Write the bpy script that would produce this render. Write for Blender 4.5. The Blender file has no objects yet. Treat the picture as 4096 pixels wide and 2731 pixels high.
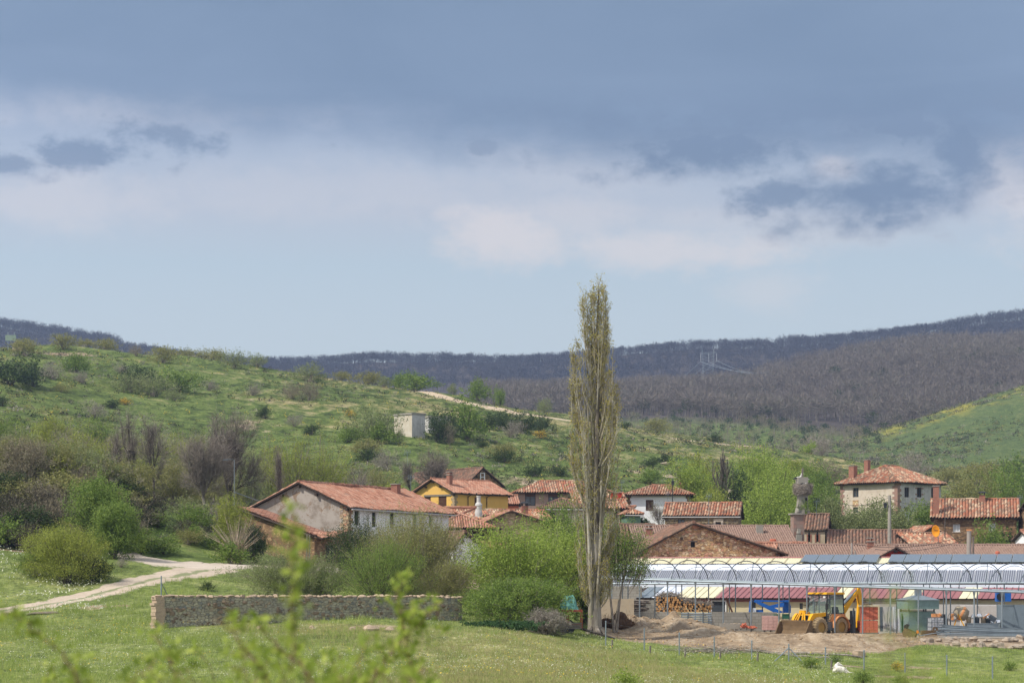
import bpy, math, random
import numpy as np
from mathutils import Vector, Matrix
R = math.radians
rng = np.random.default_rng(7)
random.seed(7)
C = bpy.context.scene.collection
sc = bpy.context.scene

# ------------------------------------------------------------------ camera, world, sun, exposure
F = 8500.0      # focal length in source pixels (4096 wide)
HZ = 2290.0     # horizon row in source pixels
CZ = 4.2        # camera height above the yard
cam_d = bpy.data.cameras.new('camera')
cam = bpy.data.objects.new('camera', cam_d); C.objects.link(cam)
cam.location = (0, 0, CZ); cam.rotation_euler = (R(90), 0, 0)
cam_d.sensor_width = 36; cam_d.lens = F / 4096 * 36
cam_d.shift_y = (HZ - 1365.5) / 4096
cam_d.clip_start = 0.3; cam_d.clip_end = 20000
cam_d.dof.use_dof = True; cam_d.dof.focus_distance = 150; cam_d.dof.aperture_fstop = 5.0
sc.camera = cam
sc.view_settings.view_transform = 'Standard'; sc.view_settings.look = 'None'
sc.view_settings.exposure = 0.2; sc.view_settings.gamma = 1
SUN_EL, SUN_AZ = R(48), R(-116)      # azimuth measured from +Y (view direction) clockwise to +X
sd = bpy.data.lights.new('sun', 'SUN'); sun = bpy.data.objects.new('sun', sd); C.objects.link(sun)
sd.energy = 4.3; sd.angle = R(0.6); sd.color = (1.0, 0.95, 0.86)
sdir = Vector((math.sin(SUN_AZ) * math.cos(SUN_EL), math.cos(SUN_AZ) * math.cos(SUN_EL), math.sin(SUN_EL)))
sun.rotation_euler = (-sdir).to_track_quat('-Z', 'Y').to_euler()
sun.location = (0, 0, 200)

class NT:
    """tiny node helper"""
    def __init__(s, tree): s.t = tree; s.n = tree.nodes; s.l = tree.links
    def node(s, typ, **kw):
        n = s.n.new(typ)
        for k, v in kw.items():
            if k.startswith('i_'):
                key = k[2:]; key = int(key) if key.isdigit() else key
                s.inp(n, key, v)
            else: setattr(n, k, v)
        return n
    def inp(s, n, key, v):
        sock = n.inputs[key]
        if isinstance(v, bpy.types.NodeSocket): s.l.new(v, sock)
        else: sock.default_value = v
    def math(s, op, a, b=0.0, clamp=False):
        n = s.n.new('ShaderNodeMath'); n.operation = op; n.use_clamp = clamp
        s.inp(n, 0, a); s.inp(n, 1, b); return n.outputs[0]
    def vmath(s, op, a, b=None):
        n = s.n.new('ShaderNodeVectorMath'); n.operation = op
        s.inp(n, 0, a)
        if b is not None: s.inp(n, 1, b)
        return n.outputs[0]
    def noise(s, vec, scale, detail=3, rough=0.55, dist=0.0):
        n = s.n.new('ShaderNodeTexNoise'); s.inp(n, 'Vector', vec); n.inputs['Scale'].default_value = scale
        n.inputs['Detail'].default_value = detail; n.inputs['Roughness'].default_value = rough
        n.inputs['Distortion'].default_value = dist
        return n.outputs['Fac']
    def ramp(s, fac, stops, interp='LINEAR'):
        n = s.n.new('ShaderNodeValToRGB'); r = n.color_ramp; r.interpolation = interp
        while len(r.elements) < len(stops): r.elements.new(0.5)
        for e, (p, c) in zip(r.elements, stops):
            e.position = p; e.color = (*c, 1) if len(c) == 3 else c
        s.inp(n, 0, fac); return n.outputs[0]
    def mix(s, fac, a, b, mode='MIX'):
        n = s.n.new('ShaderNodeMix'); n.data_type = 'RGBA'; n.blend_type = mode
        s.inp(n, 0, fac); s.inp(n, 6, (*a, 1) if isinstance(a, tuple) and len(a) == 3 else a)
        s.inp(n, 7, (*b, 1) if isinstance(b, tuple) and len(b) == 3 else b); return n.outputs[2]
    def step(s, x, a, b):
        n = s.n.new('ShaderNodeMapRange'); n.interpolation_type = 'SMOOTHSTEP'
        s.inp(n, 0, x); n.inputs[1].default_value = a; n.inputs[2].default_value = b
        return n.outputs[0]

def sky_world():
    w = bpy.data.worlds.new('World'); sc.world = w; w.use_nodes = True
    T = NT(w.node_tree); T.n.clear()
    sky = T.node('ShaderNodeTexSky', sky_type='NISHITA', sun_disc=False)
    sky.sun_elevation = SUN_EL; sky.sun_rotation = SUN_AZ; sky.altitude = 900; sky.air_density = 1.0; sky.dust_density = 1.2
    bgA = T.node('ShaderNodeBackground', i_Color=sky.outputs[0], i_Strength=0.08)
    co = T.node('ShaderNodeTexCoord').outputs['Generated']
    sp = T.node('ShaderNodeSeparateXYZ', i_0=co)
    x, y, z = sp.outputs
    az = T.math('ARCTAN2', x, y)
    el = T.math('ARCSINE', z)
    # cloud deck coordinates: angles in radians, stretched sideways as cloud bands are
    def vec(sx, sy, o=0.0):
        return T.node('ShaderNodeCombineXYZ', i_0=T.math('MULTIPLY', az, sx), i_1=T.math('MULTIPLY', el, sy), i_2=o).outputs[0]
    n1 = T.noise(vec(5.0, 13.0), 1.0, 6, 0.5, 0.3)
    n2 = T.noise(vec(11.0, 24.0, 3.3), 1.0, 8, 0.62, 0.15)
    n3 = T.noise(vec(30.0, 55.0, 8.1), 1.0, 6, 0.6)
    n4 = T.noise(vec(2.0, 34.0, 5.1), 1.0, 4, 0.5, 0.4)
    def px(u): return math.atan((u - 2048) / F)
    def py(v): return math.atan((HZ - v) / F)
    nn = T.math('ADD', T.math('MULTIPLY', T.math('SUBTRACT', n1, 0.5), 0.06), T.math('MULTIPLY', T.math('SUBTRACT', n2, 0.5), 0.055))
    nn = T.math('ADD', nn, T.math('MULTIPLY', T.math('SUBTRACT', n3, 0.5), 0.016))
    ew = T.math('ADD', el, nn)
    # base of the dark deck: lower on the right
    edge = T.math('MULTIPLY_ADD', az, -0.10); edge.node.inputs[2].default_value = 0.0
    e2 = T.math('ADD', ew, T.math('MULTIPLY', az, 0.07))
    deck = T.step(e2, py(700), py(400))
    n5 = T.noise(vec(85.0, 120.0, 2.2), 1.0, 5, 0.62)
    def blob(u, v, su, sv, n_amt=1.0, lo=1.55, hi=0.2, nz=None):
        dx = T.math('DIVIDE', T.math('SUBTRACT', az, px(u)), su / F)
        dy = T.math('DIVIDE', T.math('SUBTRACT', el, py(v)), sv / F)
        d = T.math('SQRT', T.math('ADD', T.math('MULTIPLY', dx, dx), T.math('MULTIPLY', dy, dy)))
        d = T.math('ADD', d, T.math('MULTIPLY', T.math('SUBTRACT', nz or n2, 0.5), 2.4 * n_amt))
        d = T.math('ADD', d, T.math('MULTIPLY', T.math('SUBTRACT', n3, 0.5), 3.0 * n_amt))
        d = T.math('ADD', d, T.math('MULTIPLY', T.math('SUBTRACT', n5, 0.5), 2.0 * n_amt))
        return T.step(d, lo, hi)
    dk = deck; bd = None
    for b, k, *_ in (((3480, 790, 430, 130, .6), 1.0), ((2800, 590, 650, 120, .7), 1.0), ((3130, 790, 190, 75), 0.9), ((3850, 600, 170, 230, .6), 1.0), ((3500, 520, 420, 110), .95),
                 ((620, 560, 260, 62, 1.3), 0.8), ((360, 640, 230, 52, 1.3), 0.85), ((20, 710, 130, 45, 1.2), 0.8), ((1950, 575, 110, 45), 0.7), ((2900, 440, 1400, 120), 0.8)):
        dk = T.math('MAXIMUM', dk, T.math('MULTIPLY', blob(*b), k))
        q = blob(*b); bd = q if bd is None else T.math('MAXIMUM', bd, q)
    # pale puffs under the deck
    pale = None
    for b, k in (((1990, 930, 230, 100), 0.95), ((2250, 860, 260, 90), 0.5), ((2700, 1010, 380, 70), 0.85), ((3200, 950, 420, 45), 0.45), ((4080, 740, 170, 190), 0.85), ((3370, 710, 60, 45), 1.0), ((230, 830, 330, 110), 0.5),
                 ((3330, 690, 70, 60), 0.95), ((3080, 1180, 160, 80), 0.4), ((560, 470, 520, 70), 0.35), ((1500, 760, 700, 90), 0.3), ((2300, 690, 420, 110), 0.3), ((3160, 900, 600, 60), 0.35)):
        q = T.math('MULTIPLY', blob(*b, .75, 1.75, .15), k)
        pale = q if pale is None else T.math('MAXIMUM', pale, q)
    base = T.ramp(T.step(el, py(1450), py(250)), [(0.0, (0.64, 0.73, 0.765)), (0.25, (0.58, 0.69, 0.74)), (0.5, (0.59, 0.63, 0.68)), (0.75, (0.50, 0.56, 0.64)), (1.0, (0.33, 0.40, 0.52))])
    col = T.mix(T.math('MULTIPLY', pale, 0.8), base, (0.92, 0.83, 0.77))
    dcol = T.mix(T.step(n1, 0.3, 0.7), (0.150, 0.222, 0.322), (0.20, 0.278, 0.388))
    dcol = T.mix(T.math('MULTIPLY', T.step(n4, 0.42, 0.7), 0.5), dcol, (0.27, 0.345, 0.465))
    dcol = T.mix(T.math('MULTIPLY', bd, T.math('MULTIPLY', T.step(el, py(300), py(560)), .8)), dcol, (0.135, 0.195, 0.29))
    col = T.mix(T.math('MULTIPLY', dk, 0.95), col, dcol)
    # extra bright cloud added in the unseen sky overhead and behind, for fill
    lit = T.math('MAXIMUM', T.step(el, R(19), R(42)), T.math('MULTIPLY', T.step(y, 0.1, -0.5), .8))
    col = T.mix(T.math('MULTIPLY', lit, .85), col, (1.25, 1.28, 1.36))
    bgB = T.node('ShaderNodeBackground', i_Color=col, i_Strength=0.87)
    # broken cloud higher up and behind lets the sky texture through
    holes = T.noise(T.vmath('MULTIPLY', co, (3.0, 3.0, 6.0)), 1.0, 4, 0.5)
    up = T.math('MULTIPLY', T.step(el, R(17), R(35)), T.step(holes, 0.42, 0.6))
    fac = T.math('SUBTRACT', 0.93, T.math('MULTIPLY', up, 0.55))
    ms = T.node('ShaderNodeMixShader', i_0=fac, i_1=bgA.outputs[0], i_2=bgB.outputs[0])
    out = T.node('ShaderNodeOutputWorld', i_0=ms.outputs[0])
sky_world()
USE_HAZE = True

# ------------------------------------------------------------------ helpers
def P(px, py, D): return Vector(((px - 2048) / F * D, D, CZ + (HZ - py) / F * D))
def XY(px, D): return ((px - 2048) / F * D, D)

def tag(o, label=None, cat=None, group=None, kind=None):
    if label: o['label'] = label
    if cat: o['category'] = cat
    if group: o['group'] = group
    if kind: o['kind'] = kind
    return o

def empty(name, loc, rz=0, label=None, cat=None, group=None):
    o = bpy.data.objects.new(name, None); C.objects.link(o)
    o.location = loc; o.rotation_euler = (0, 0, rz); o.empty_display_size = 0.3
    return tag(o, label, cat, group)

class MB:
    def __init__(s): s.v = []; s.f = []; s.uv = []; s.mi = []; s.g = []
    def mark(s): s.g.append((len(s.v), len(s.f), len(s.uv)))
    def face(s, pts, uvs=None, mi=0):
        b = len(s.v); s.v += [tuple(p) for p in pts]; s.f.append(tuple(range(b, b + len(pts))))
        s.uv += list(uvs) if uvs else [(0, 0)] * len(pts); s.mi.append(mi)
    def box(s, c, d, M=None, mi=0, taper=1.0):
        s.mark()
        cx, cy, cz = c; dx, dy, dz = d[0] / 2, d[1] / 2, d[2] / 2
        q = [(-dx, -dy, -dz), (dx, -dy, -dz), (dx, dy, -dz), (-dx, dy, -dz)]
        q += [(-dx * taper, -dy * taper, dz), (dx * taper, -dy * taper, dz), (dx * taper, dy * taper, dz), (-dx * taper, dy * taper, dz)]
        pts = []
        for p in q:
            p = Vector(p)
            if M is not None: p = M @ p
            pts.append(p + Vector((cx, cy, cz)))
        D_ = (2 * dx, 2 * dy, 2 * dz)
        for idx, (a, b_) in (((0, 3, 2, 1), (0, 1)), ((4, 5, 6, 7), (0, 1)), ((0, 1, 5, 4), (0, 2)), ((2, 3, 7, 6), (0, 2)), ((1, 2, 6, 5), (1, 2)), ((3, 0, 4, 7), (1, 2))):
            P4 = [pts[i] for i in idx]
            uu = (P4[1] - P4[0]).length; vv = (P4[2] - P4[1]).length
            s.face(P4, [(0, 0), (uu, 0), (uu, vv), (0, vv)], mi)
    def box2(s, a, b, mi=0):
        s.box([(a[i] + b[i]) / 2 for i in range(3)], [abs(b[i] - a[i]) for i in range(3)], None, mi)
    def tube(s, pts, r, n=6, mi=0, cap=True):
        s.mark()
        pts = [Vector(p) for p in pts]; m = len(pts)
        rs = r if isinstance(r, (list, tuple)) else [r] * m
        rings = []
        for i, p in enumerate(pts):
            t = (pts[min(i + 1, m - 1)] - pts[max(i - 1, 0)]).normalized()
            a = Vector((0, 0, 1)) if abs(t.z) < 0.9 else Vector((1, 0, 0))
            x = t.cross(a).normalized(); y = t.cross(x)
            rings.append([p + (x * math.cos(k * 2 * math.pi / n) + y * math.sin(k * 2 * math.pi / n)) * rs[i] for k in range(n)])
        b = len(s.v)
        for rg in rings: s.v += [tuple(p) for p in rg]
        for i in range(m - 1):
            for k in range(n):
                s.f.append((b + i * n + k, b + i * n + (k + 1) % n, b + (i + 1) * n + (k + 1) % n, b + (i + 1) * n + k)); s.mi.append(mi)
                s.uv += [(0, 0), (.1, 0), (.1, .1), (0, .1)]
        if cap:
            s.f.append(tuple(b + k for k in reversed(range(n)))); s.uv += [(0, 0)] * n; s.mi.append(mi)
            s.f.append(tuple(b + (m - 1) * n + k for k in range(n))); s.uv += [(0, 0)] * n; s.mi.append(mi)
    def lathe(s, prof, c=(0, 0, 0), n=16, M=None, mi=0, caps=True):
        s.mark()
        c = Vector(c); b = len(s.v); m = len(prof)
        for (r, z) in prof:
            for k in range(n):
                a = k * 2 * math.pi / n; p = Vector((r * math.cos(a), r * math.sin(a), z))
                if M is not None: p = M @ p
                s.v.append(tuple(p + c))
        for i in range(m - 1):
            for k in range(n):
                s.f.append((b + i * n + k, b + i * n + (k + 1) % n, b + (i + 1) * n + (k + 1) % n, b + (i + 1) * n + k)); s.mi.append(mi)
                s.uv += [(k / n, prof[i][1]), ((k + 1) / n, prof[i][1]), ((k + 1) / n, prof[i + 1][1]), (k / n, prof[i + 1][1])]
        for base, rev in ((0, True), ((m - 1) * n, False)) if caps else ():
            idx = [b + base + k for k in range(n)]
            s.f.append(tuple(reversed(idx) if rev else idx)); s.uv += [(0, 0)] * n; s.mi.append(mi)
    def prism(s, poly, axis, a, b, mi=0):
        """poly: 2D points; axis 'y' extrudes an xz outline from y=a to b, 'x' a yz outline, 'z' an xy outline"""
        s.mark()
        def mk(p, t): return {'y': (p[0], t, p[1]), 'x': (t, p[0], p[1]), 'z': (p[0], p[1], t)}[axis]
        A = [mk(p, a) for p in poly]; B = [mk(p, b) for p in poly]
        s.face(A, poly, mi); s.face(list(reversed(B)), list(reversed(poly)), mi)
        for i in range(len(poly)):
            j = (i + 1) % len(poly)
            s.face([A[j], A[i], B[i], B[j]], [(0, 0), (1, 0), (1, 1), (0, 1)], mi)
    def blob(s, c, r, seed=0, n=7, mi=0, squash=0.75, rough=0.22):
        s.mark()
        rn = random.Random(seed); c = Vector(c); b = len(s.v); rows = n - 1
        ph = [rn.uniform(0, 6.28) for _ in range(6)]
        for i in range(rows + 1):
            th = math.pi * i / rows
            for k in range(n + 2):
                a = 2 * math.pi * k / (n + 2)
                d = Vector((math.sin(th) * math.cos(a), math.sin(th) * math.sin(a), math.cos(th)))
                q = 1 + rough * (math.sin(3 * d.x + ph[0]) + math.sin(4 * d.y + ph[1]) + math.sin(3.5 * d.z + ph[2])) * 0.6 + rn.uniform(-.06, .06)
                rr = r if not isinstance(r, (tuple, list)) else 1
                p = d * q * rr
                if isinstance(r, (tuple, list)): p = Vector((p.x * r[0], p.y * r[1], p.z * r[2]))
                else: p.z *= squash
                s.v.append(tuple(p + c))
        m = n + 2
        for i in range(rows):
            for k in range(m):
                s.f.append((b + i * m + k, b + (i + 1) * m + k, b + (i + 1) * m + (k + 1) % m, b + i * m + (k + 1) % m)); s.mi.append(mi)
                s.uv += [(0, 0)] * 4
    def build(s, name, mat, parent=None, smooth=False, loc=None, rot=None):
        me = bpy.data.meshes.new(name); me.from_pydata(s.v, [], s.f)
        for m in (mat if isinstance(mat, (list, tuple)) else [mat]): me.materials.append(m)
        me.polygons.foreach_set('material_index', s.mi)
        uvl = me.uv_layers.new(name='UVMap')
        uvl.data.foreach_set('uv', np.array(s.uv, dtype=np.float32).ravel())
        if smooth: me.polygons.foreach_set('use_smooth', [True] * len(s.f))
        me.update()
        o = bpy.data.objects.new(name, me); C.objects.link(o)
        if parent: o.parent = parent
        if loc is not None: o.location = loc
        if rot is not None: o.rotation_euler = rot
        return o

def build_each(mb, name, mat, parent=None, smooth=False):
    """every primitive of the builder becomes an object of its own"""
    out = []; ends = mb.g[1:] + [(len(mb.v), len(mb.f), len(mb.uv))]
    for (v0, f0, u0), (v1, f1, u1) in zip(mb.g, ends):
        q = MB(); q.v = mb.v[v0:v1]; q.f = [tuple(i - v0 for i in f) for f in mb.f[f0:f1]]; q.uv = mb.uv[u0:u1]; q.mi = mb.mi[f0:f1]
        out.append(q.build(name, mat, parent, smooth))
    return out

def np_mesh(name, verts, faces, mats, mi=None, parent=None, smooth=False):
    """verts (N,3), faces (M,k) arrays"""
    k = faces.shape[1]; me = bpy.data.meshes.new(name)
    me.vertices.add(len(verts)); me.vertices.foreach_set('co', verts.astype(np.float32).ravel())
    me.loops.add(faces.size); me.loops.foreach_set('vertex_index', faces.astype(np.int32).ravel())
    me.polygons.add(len(faces)); me.polygons.foreach_set('loop_start', np.arange(0, faces.size, k, dtype=np.int32))
    if mi is not None: me.polygons.foreach_set('material_index', mi.astype(np.int32))
    if smooth: me.polygons.foreach_set('use_smooth', np.ones(len(faces), dtype=bool))
    for m in mats: me.materials.append(m)
    me.update(calc_edges=True); me.validate()
    o = bpy.data.objects.new(name, me); C.objects.link(o)
    if parent: o.parent = parent
    return o

def rand_dirs(n, r=None):
    d = (r or rng).normal(size=(n, 3)); return d / np.linalg.norm(d, axis=1, keepdims=True)

def leaf_quads(c, size, rn, aspect=0.6, up=0.0):
    """rhombic leaves; returns verts, faces(4)"""
    n = len(c); size = np.broadcast_to(size, (n,))[:, None]
    a = rand_dirs(n, rn); a[:, 2] += up; a /= np.linalg.norm(a, axis=1, keepdims=True)
    b = np.cross(a, rand_dirs(n, rn)); b /= np.linalg.norm(b, axis=1, keepdims=True) + 1e-9
    v = np.stack([c - a * size / 2, c + b * size * aspect / 2, c + a * size / 2, c - b * size * aspect / 2], 1).reshape(-1, 3)
    f = np.arange(n * 4).reshape(n, 4); return v, f

def slivers(p0, p1, w, rn):
    """thin triangles from p0 to p1: twigs or blades"""
    n = len(p0); d = p1 - p0
    b = np.cross(d, rand_dirs(n, rn)); b /= np.linalg.norm(b, axis=1, keepdims=True) + 1e-9
    w = np.broadcast_to(w, (n,))[:, None]
    v = np.stack([p0 - b * w / 2, p0 + b * w / 2, p1 + b * w * .15, p1 - b * w * .15], 1).reshape(-1, 3)
    return v, np.arange(n * 4).reshape(n, 4)

def seg_mesh(S, k=4):
    """S (n,8): p0 p1 r0 r1 -> k-sided tapered prisms"""
    S = np.asarray(S, dtype=float); n = len(S); p0, p1, r0, r1 = S[:, 0:3], S[:, 3:6], S[:, 6:7], S[:, 7:8]
    d = p1 - p0; d /= np.linalg.norm(d, axis=1, keepdims=True) + 1e-9
    ref = np.where(np.abs(d[:, 2:3]) < .9, np.array([[0, 0, 1.]]), np.array([[1., 0, 0]]))
    x = np.cross(d, ref); x /= np.linalg.norm(x, axis=1, keepdims=True); y = np.cross(d, x)
    vs = []
    for pp, rr in ((p0, r0), (p1, r1)):
        for i in range(k):
            a = 2 * math.pi * i / k; vs.append(pp + (x * math.cos(a) + y * math.sin(a)) * rr)
    v = np.stack(vs, 1).reshape(-1, 3)
    base = (np.arange(n) * 2 * k)[:, None]
    f = np.concatenate([base + np.array([[i, (i + 1) % k, k + (i + 1) % k, k + i]]) for i in range(k)], 0)
    return v, f

def cat_mesh(parts):
    """[(v,f,mi)] -> v,f,mi"""
    V, Fc, M, o = [], [], [], 0
    for v, f, m in parts:
        V.append(v); Fc.append(f + o); M.append(np.full(len(f), m)); o += len(v)
    return np.concatenate(V), np.concatenate(Fc), np.concatenate(M)

# ------------------------------------------------------------------ materials
MATS = {}
def new_mat(name):
    m = bpy.data.materials.new(name); m.use_nodes = True; T = NT(m.node_tree)
    b = T.n['Principled BSDF']; MATS[name] = m; return m, T, b
def srgb(r, g, b): return tuple(((c / 255 + .055) / 1.055) ** 2.4 if c > 10 else c / 255 / 12.92 for c in (r, g, b))

def plain(name, col, rough=0.7, metal=0.0, var=0.15, scale=1.5, bump=0.0, spec=0.3):
    m, T, b = new_mat(name)
    co = T.node('ShaderNodeTexCoord').outputs['Object']
    n = T.noise(co, scale, 5, .6); n2 = T.noise(co, scale * 9, 3, .6)
    k = T.math('ADD', T.math('MULTIPLY', n, .65), T.math('MULTIPLY', n2, .35))
    c = T.ramp(k, [(0.25, tuple(x * (1 - var * 1.6) for x in col)), (0.5, col), (0.75, tuple(min(1, x * (1 + var)) for x in col))])
    T.inp(b, 'Base Color', c); b.inputs['Roughness'].default_value = rough; b.inputs['Metallic'].default_value = metal
    b.inputs['Specular IOR Level'].default_value = spec
    if bump:
        bn = T.node('ShaderNodeBump', i_Strength=bump, i_Distance=0.03, i_Height=n2); T.inp(b, 'Normal', bn.outputs[0])
    return m

def foliage(name, cols, transl=0.42, rough=0.6, nscale=0.6):
    m, T, b = new_mat(name)
    g = T.node('ShaderNodeNewGeometry'); co = T.node('ShaderNodeTexCoord').outputs['Object']
    cols = [tuple(min(.85, x * 1.05 * .88 + .12 * (sum(c) / 3)) for x in c) for c in cols]
    rnd = g.outputs['Random Per Island']; n = T.noise(co, nscale, 2, .5)
    k = T.math('ADD', T.math('MULTIPLY', rnd, .55), T.math('MULTIPLY', n, .5), True)
    st = [(0.12 + 0.76 * i / (len(cols) - 1), c) for i, c in enumerate(cols)]
    c = T.ramp(k, st)
    T.inp(b, 'Base Color', c); b.inputs['Roughness'].default_value = rough; b.inputs['Specular IOR Level'].default_value = 0.2
    tr = T.node('ShaderNodeBsdfTranslucent', i_Color=c)
    mx = T.node('ShaderNodeMixShader', i_0=transl, i_1=b.outputs[0], i_2=tr.outputs[0])
    T.inp(T.n['Material Output'], 0, mx.outputs[0]); return m

def bark(name, cols, scale=(6, 6, 1.2)):
    m, T, b = new_mat(name)
    co = T.node('ShaderNodeTexCoord').outputs['Object']
    v = T.vmath('MULTIPLY', co, scale); n = T.noise(v, 1.0, 5, .65)
    g = T.node('ShaderNodeNewGeometry').outputs['Random Per Island']
    k = T.math('ADD', T.math('MULTIPLY', n, .8), T.math('MULTIPLY', g, .2))
    c = T.ramp(k, [(0.28 + .44 * i / (len(cols) - 1), c) for i, c in enumerate(cols)])
    T.inp(b, 'Base Color', c); b.inputs['Roughness'].default_value = .9; b.inputs['Specular IOR Level'].default_value = .1
    bn = T.node('ShaderNodeBump', i_Strength=.6, i_Distance=.05, i_Height=n); T.inp(b, 'Normal', bn.outputs[0])
    return m

def tiles(name, cols, dirt=(0.06, 0.055, 0.045), lichen=0.35):
    """curved clay tiles: UV = (tile column, tile row)"""
    cols = [tuple(k * x * .88 + .12 * (c[0] + c[1] * 2 + c[2]) / 4 for x, k in zip(c, (.97, 1.0, .9))) for c in cols]
    m, T, b = new_mat(name)
    uv = T.node('ShaderNodeUVMap').outputs[0]; co = T.node('ShaderNodeTexCoord').outputs['Object']
    fl = T.vmath('FLOOR', uv); wn = T.node('ShaderNodeTexWhiteNoise', noise_dimensions='2D'); T.inp(wn, 'Vector', fl)
    n = T.noise(co, 0.5, 4, .6); n2 = T.noise(co, 2.3, 4, .7)
    wc = T.node('ShaderNodeTexWhiteNoise', noise_dimensions='1D'); T.inp(wc, 'W', T.node('ShaderNodeSeparateXYZ', i_0=fl).outputs[0])
    k = T.math('ADD', T.math('ADD', T.math('MULTIPLY', wn.outputs[0], .42), T.math('MULTIPLY', wc.outputs[0], .3)), T.math('MULTIPLY', n, .36))
    c = T.ramp(k, [(0.12 + .8 * i / (len(cols) - 1), c) for i, c in enumerate(cols)])
    c = T.mix(T.math('MULTIPLY', T.step(n2, .5, .72), lichen), c, dirt)
    fr = T.vmath('FRACTION', uv); s = T.node('ShaderNodeSeparateXYZ', i_0=fr)
    gap = T.step(s.outputs[1], 0.16, 0.0); c = T.mix(T.math('MULTIPLY', gap, .7), c, (0.03, 0.02, 0.016))
    T.inp(b, 'Base Color', c); b.inputs['Roughness'].default_value = .85; b.inputs['Specular IOR Level'].default_value = .15
    return m

def stone(name, cols, mortar, scale=3.2, squash=1.7, mw=0.06, stain=0.3):
    """rubble stone: UV in metres"""
    cols = [(c[0] * 1.12, c[1] * 1.22, c[2] * 1.22) for c in cols]
    m, T, b = new_mat(name)
    uv = T.node('ShaderNodeUVMap').outputs[0]
    wv = T.vmath('ADD', T.vmath('MULTIPLY', uv, (scale, scale * squash, 0)), T.node('ShaderNodeCombineXYZ', i_0=T.math('MULTIPLY', T.noise(uv, 5.5, 4), 1.6), i_1=T.math('MULTIPLY', T.noise(uv, 6.1, 4), 1.6)).outputs[0])
    vo = T.node('ShaderNodeTexVoronoi', voronoi_dimensions='2D', feature='F1', i_Vector=wv, i_Scale=1.0); vo.inputs['Randomness'].default_value = .85
    ve = T.node('ShaderNodeTexVoronoi', voronoi_dimensions='2D', feature='DISTANCE_TO_EDGE', i_Vector=wv, i_Scale=1.0); ve.inputs['Randomness'].default_value = .85
    s = T.node('ShaderNodeSeparateColor', i_0=vo.outputs['Color'])
    n = T.noise(uv, 9, 4, .7)
    k = T.math('ADD', T.math('MULTIPLY', s.outputs[0], .8), T.math('MULTIPLY', n, .25))
    c = T.ramp(k, [(0.1 + .8 * i / (len(cols) - 1), c) for i, c in enumerate(cols)])
    mk = T.step(T.math('ADD', ve.outputs['Distance'], T.math('MULTIPLY', T.math('SUBTRACT', n, .5), .22)), -.02, mw * 1.7)
    c = T.mix(T.math('ADD', T.math('MULTIPLY', mk, .72), .28), mortar, c)
    st = T.noise(uv, .7, 4, .6); c = T.mix(T.math('MULTIPLY', T.step(st, .5, .75), stain), c, tuple(x * .45 for x in mortar))
    T.inp(b, 'Base Color', c); b.inputs['Roughness'].default_value = .92; b.inputs['Specular IOR Level'].default_value = .1
    h = T.math('ADD', mk, T.math('MULTIPLY', n, .4))
    bn = T.node('ShaderNodeBump', i_Strength=.9, i_Distance=.05, i_Height=h); T.inp(b, 'Normal', bn.outputs[0])
    return m

def plaster(name, col, stains, amt=0.5, patch=None, patch_amt=0.0, streak=0.0):
    m, T, b = new_mat(name)
    uv = T.node('ShaderNodeUVMap').outputs[0]
    n = T.noise(uv, 1.1, 6, .65); n2 = T.noise(uv, 6, 4, .6)
    c = T.mix(T.math('MULTIPLY', T.step(n, .42, .75), amt), col, stains)
    if streak:
        sn = T.noise(T.vmath('MULTIPLY', uv, (3.0, .25, 1)), 1.0, 3, .6); c = T.mix(T.math('MULTIPLY', T.step(sn, .5, .7), streak), c, stains)
    if patch:
        pn = T.noise(uv, .9, 5, .75, .3); c = T.mix(T.step(pn, .62 - patch_amt * .3, .64 - patch_amt * .3), c, patch)
    c = T.mix(T.math('MULTIPLY', n2, .12), c, tuple(x * .5 for x in col))
    T.inp(b, 'Base Color', c); b.inputs['Roughness'].default_value = .9; b.inputs['Specular IOR Level'].default_value = .1
    bn = T.node('ShaderNodeBump', i_Strength=.3, i_Distance=.02, i_Height=n2); T.inp(b, 'Normal', bn.outputs[0])
    return m

def blocks(name, c1, c2, mortar, w, h):
    m, T, b = new_mat(name); uv = T.node('ShaderNodeUVMap').outputs[0]
    t = T.node('ShaderNodeTexBrick', i_Vector=uv, i_Scale=1.0); t.inputs['Brick Width'].default_value = w; t.inputs['Row Height'].default_value = h; t.inputs['Mortar Size'].default_value = .012; t.inputs['Bias'].default_value = 0
    for k, c in ((1, c1), (2, c2), (3, mortar)): t.inputs[k].default_value = (*c, 1)
    n = T.noise(uv, 1.3, 5, .65); c = T.mix(T.math('MULTIPLY', T.step(n, .45, .7), .35), t.outputs[0], tuple(x * .5 for x in c1)); T.inp(b, 'Base Color', c); b.inputs['Roughness'].default_value = .9; return m
M_TILE = tiles('old_tile', [srgb(118, 82, 70), srgb(160, 104, 84), srgb(174, 120, 100), srgb(186, 138, 120), srgb(142, 114, 102)], lichen=.35)
M_TILE_MIX = tiles('mixed_tile', [srgb(96, 80, 70), srgb(166, 98, 74), srgb(180, 120, 94), srgb(128, 98, 84), srgb(204, 172, 146), srgb(180, 106, 80)], lichen=.3)
M_TILE_DARK = tiles('weathered_tile', [srgb(76, 66, 60), srgb(140, 96, 80), srgb(112, 92, 82), srgb(158, 114, 96), srgb(100, 92, 84)], lichen=.6)
M_TILE_BROWN = tiles('brown_tile', [srgb(126, 100, 92), srgb(142, 112, 102), srgb(152, 122, 112), srgb(136, 106, 98)], lichen=.12)
M_STONE = stone('rubble_stone', [srgb(124, 94, 72), srgb(176, 136, 98), srgb(202, 166, 122), srgb(152, 124, 104), srgb(226, 200, 162), srgb(188, 134, 108)], srgb(112, 94, 76), scale=3.8, squash=1.6)
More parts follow.
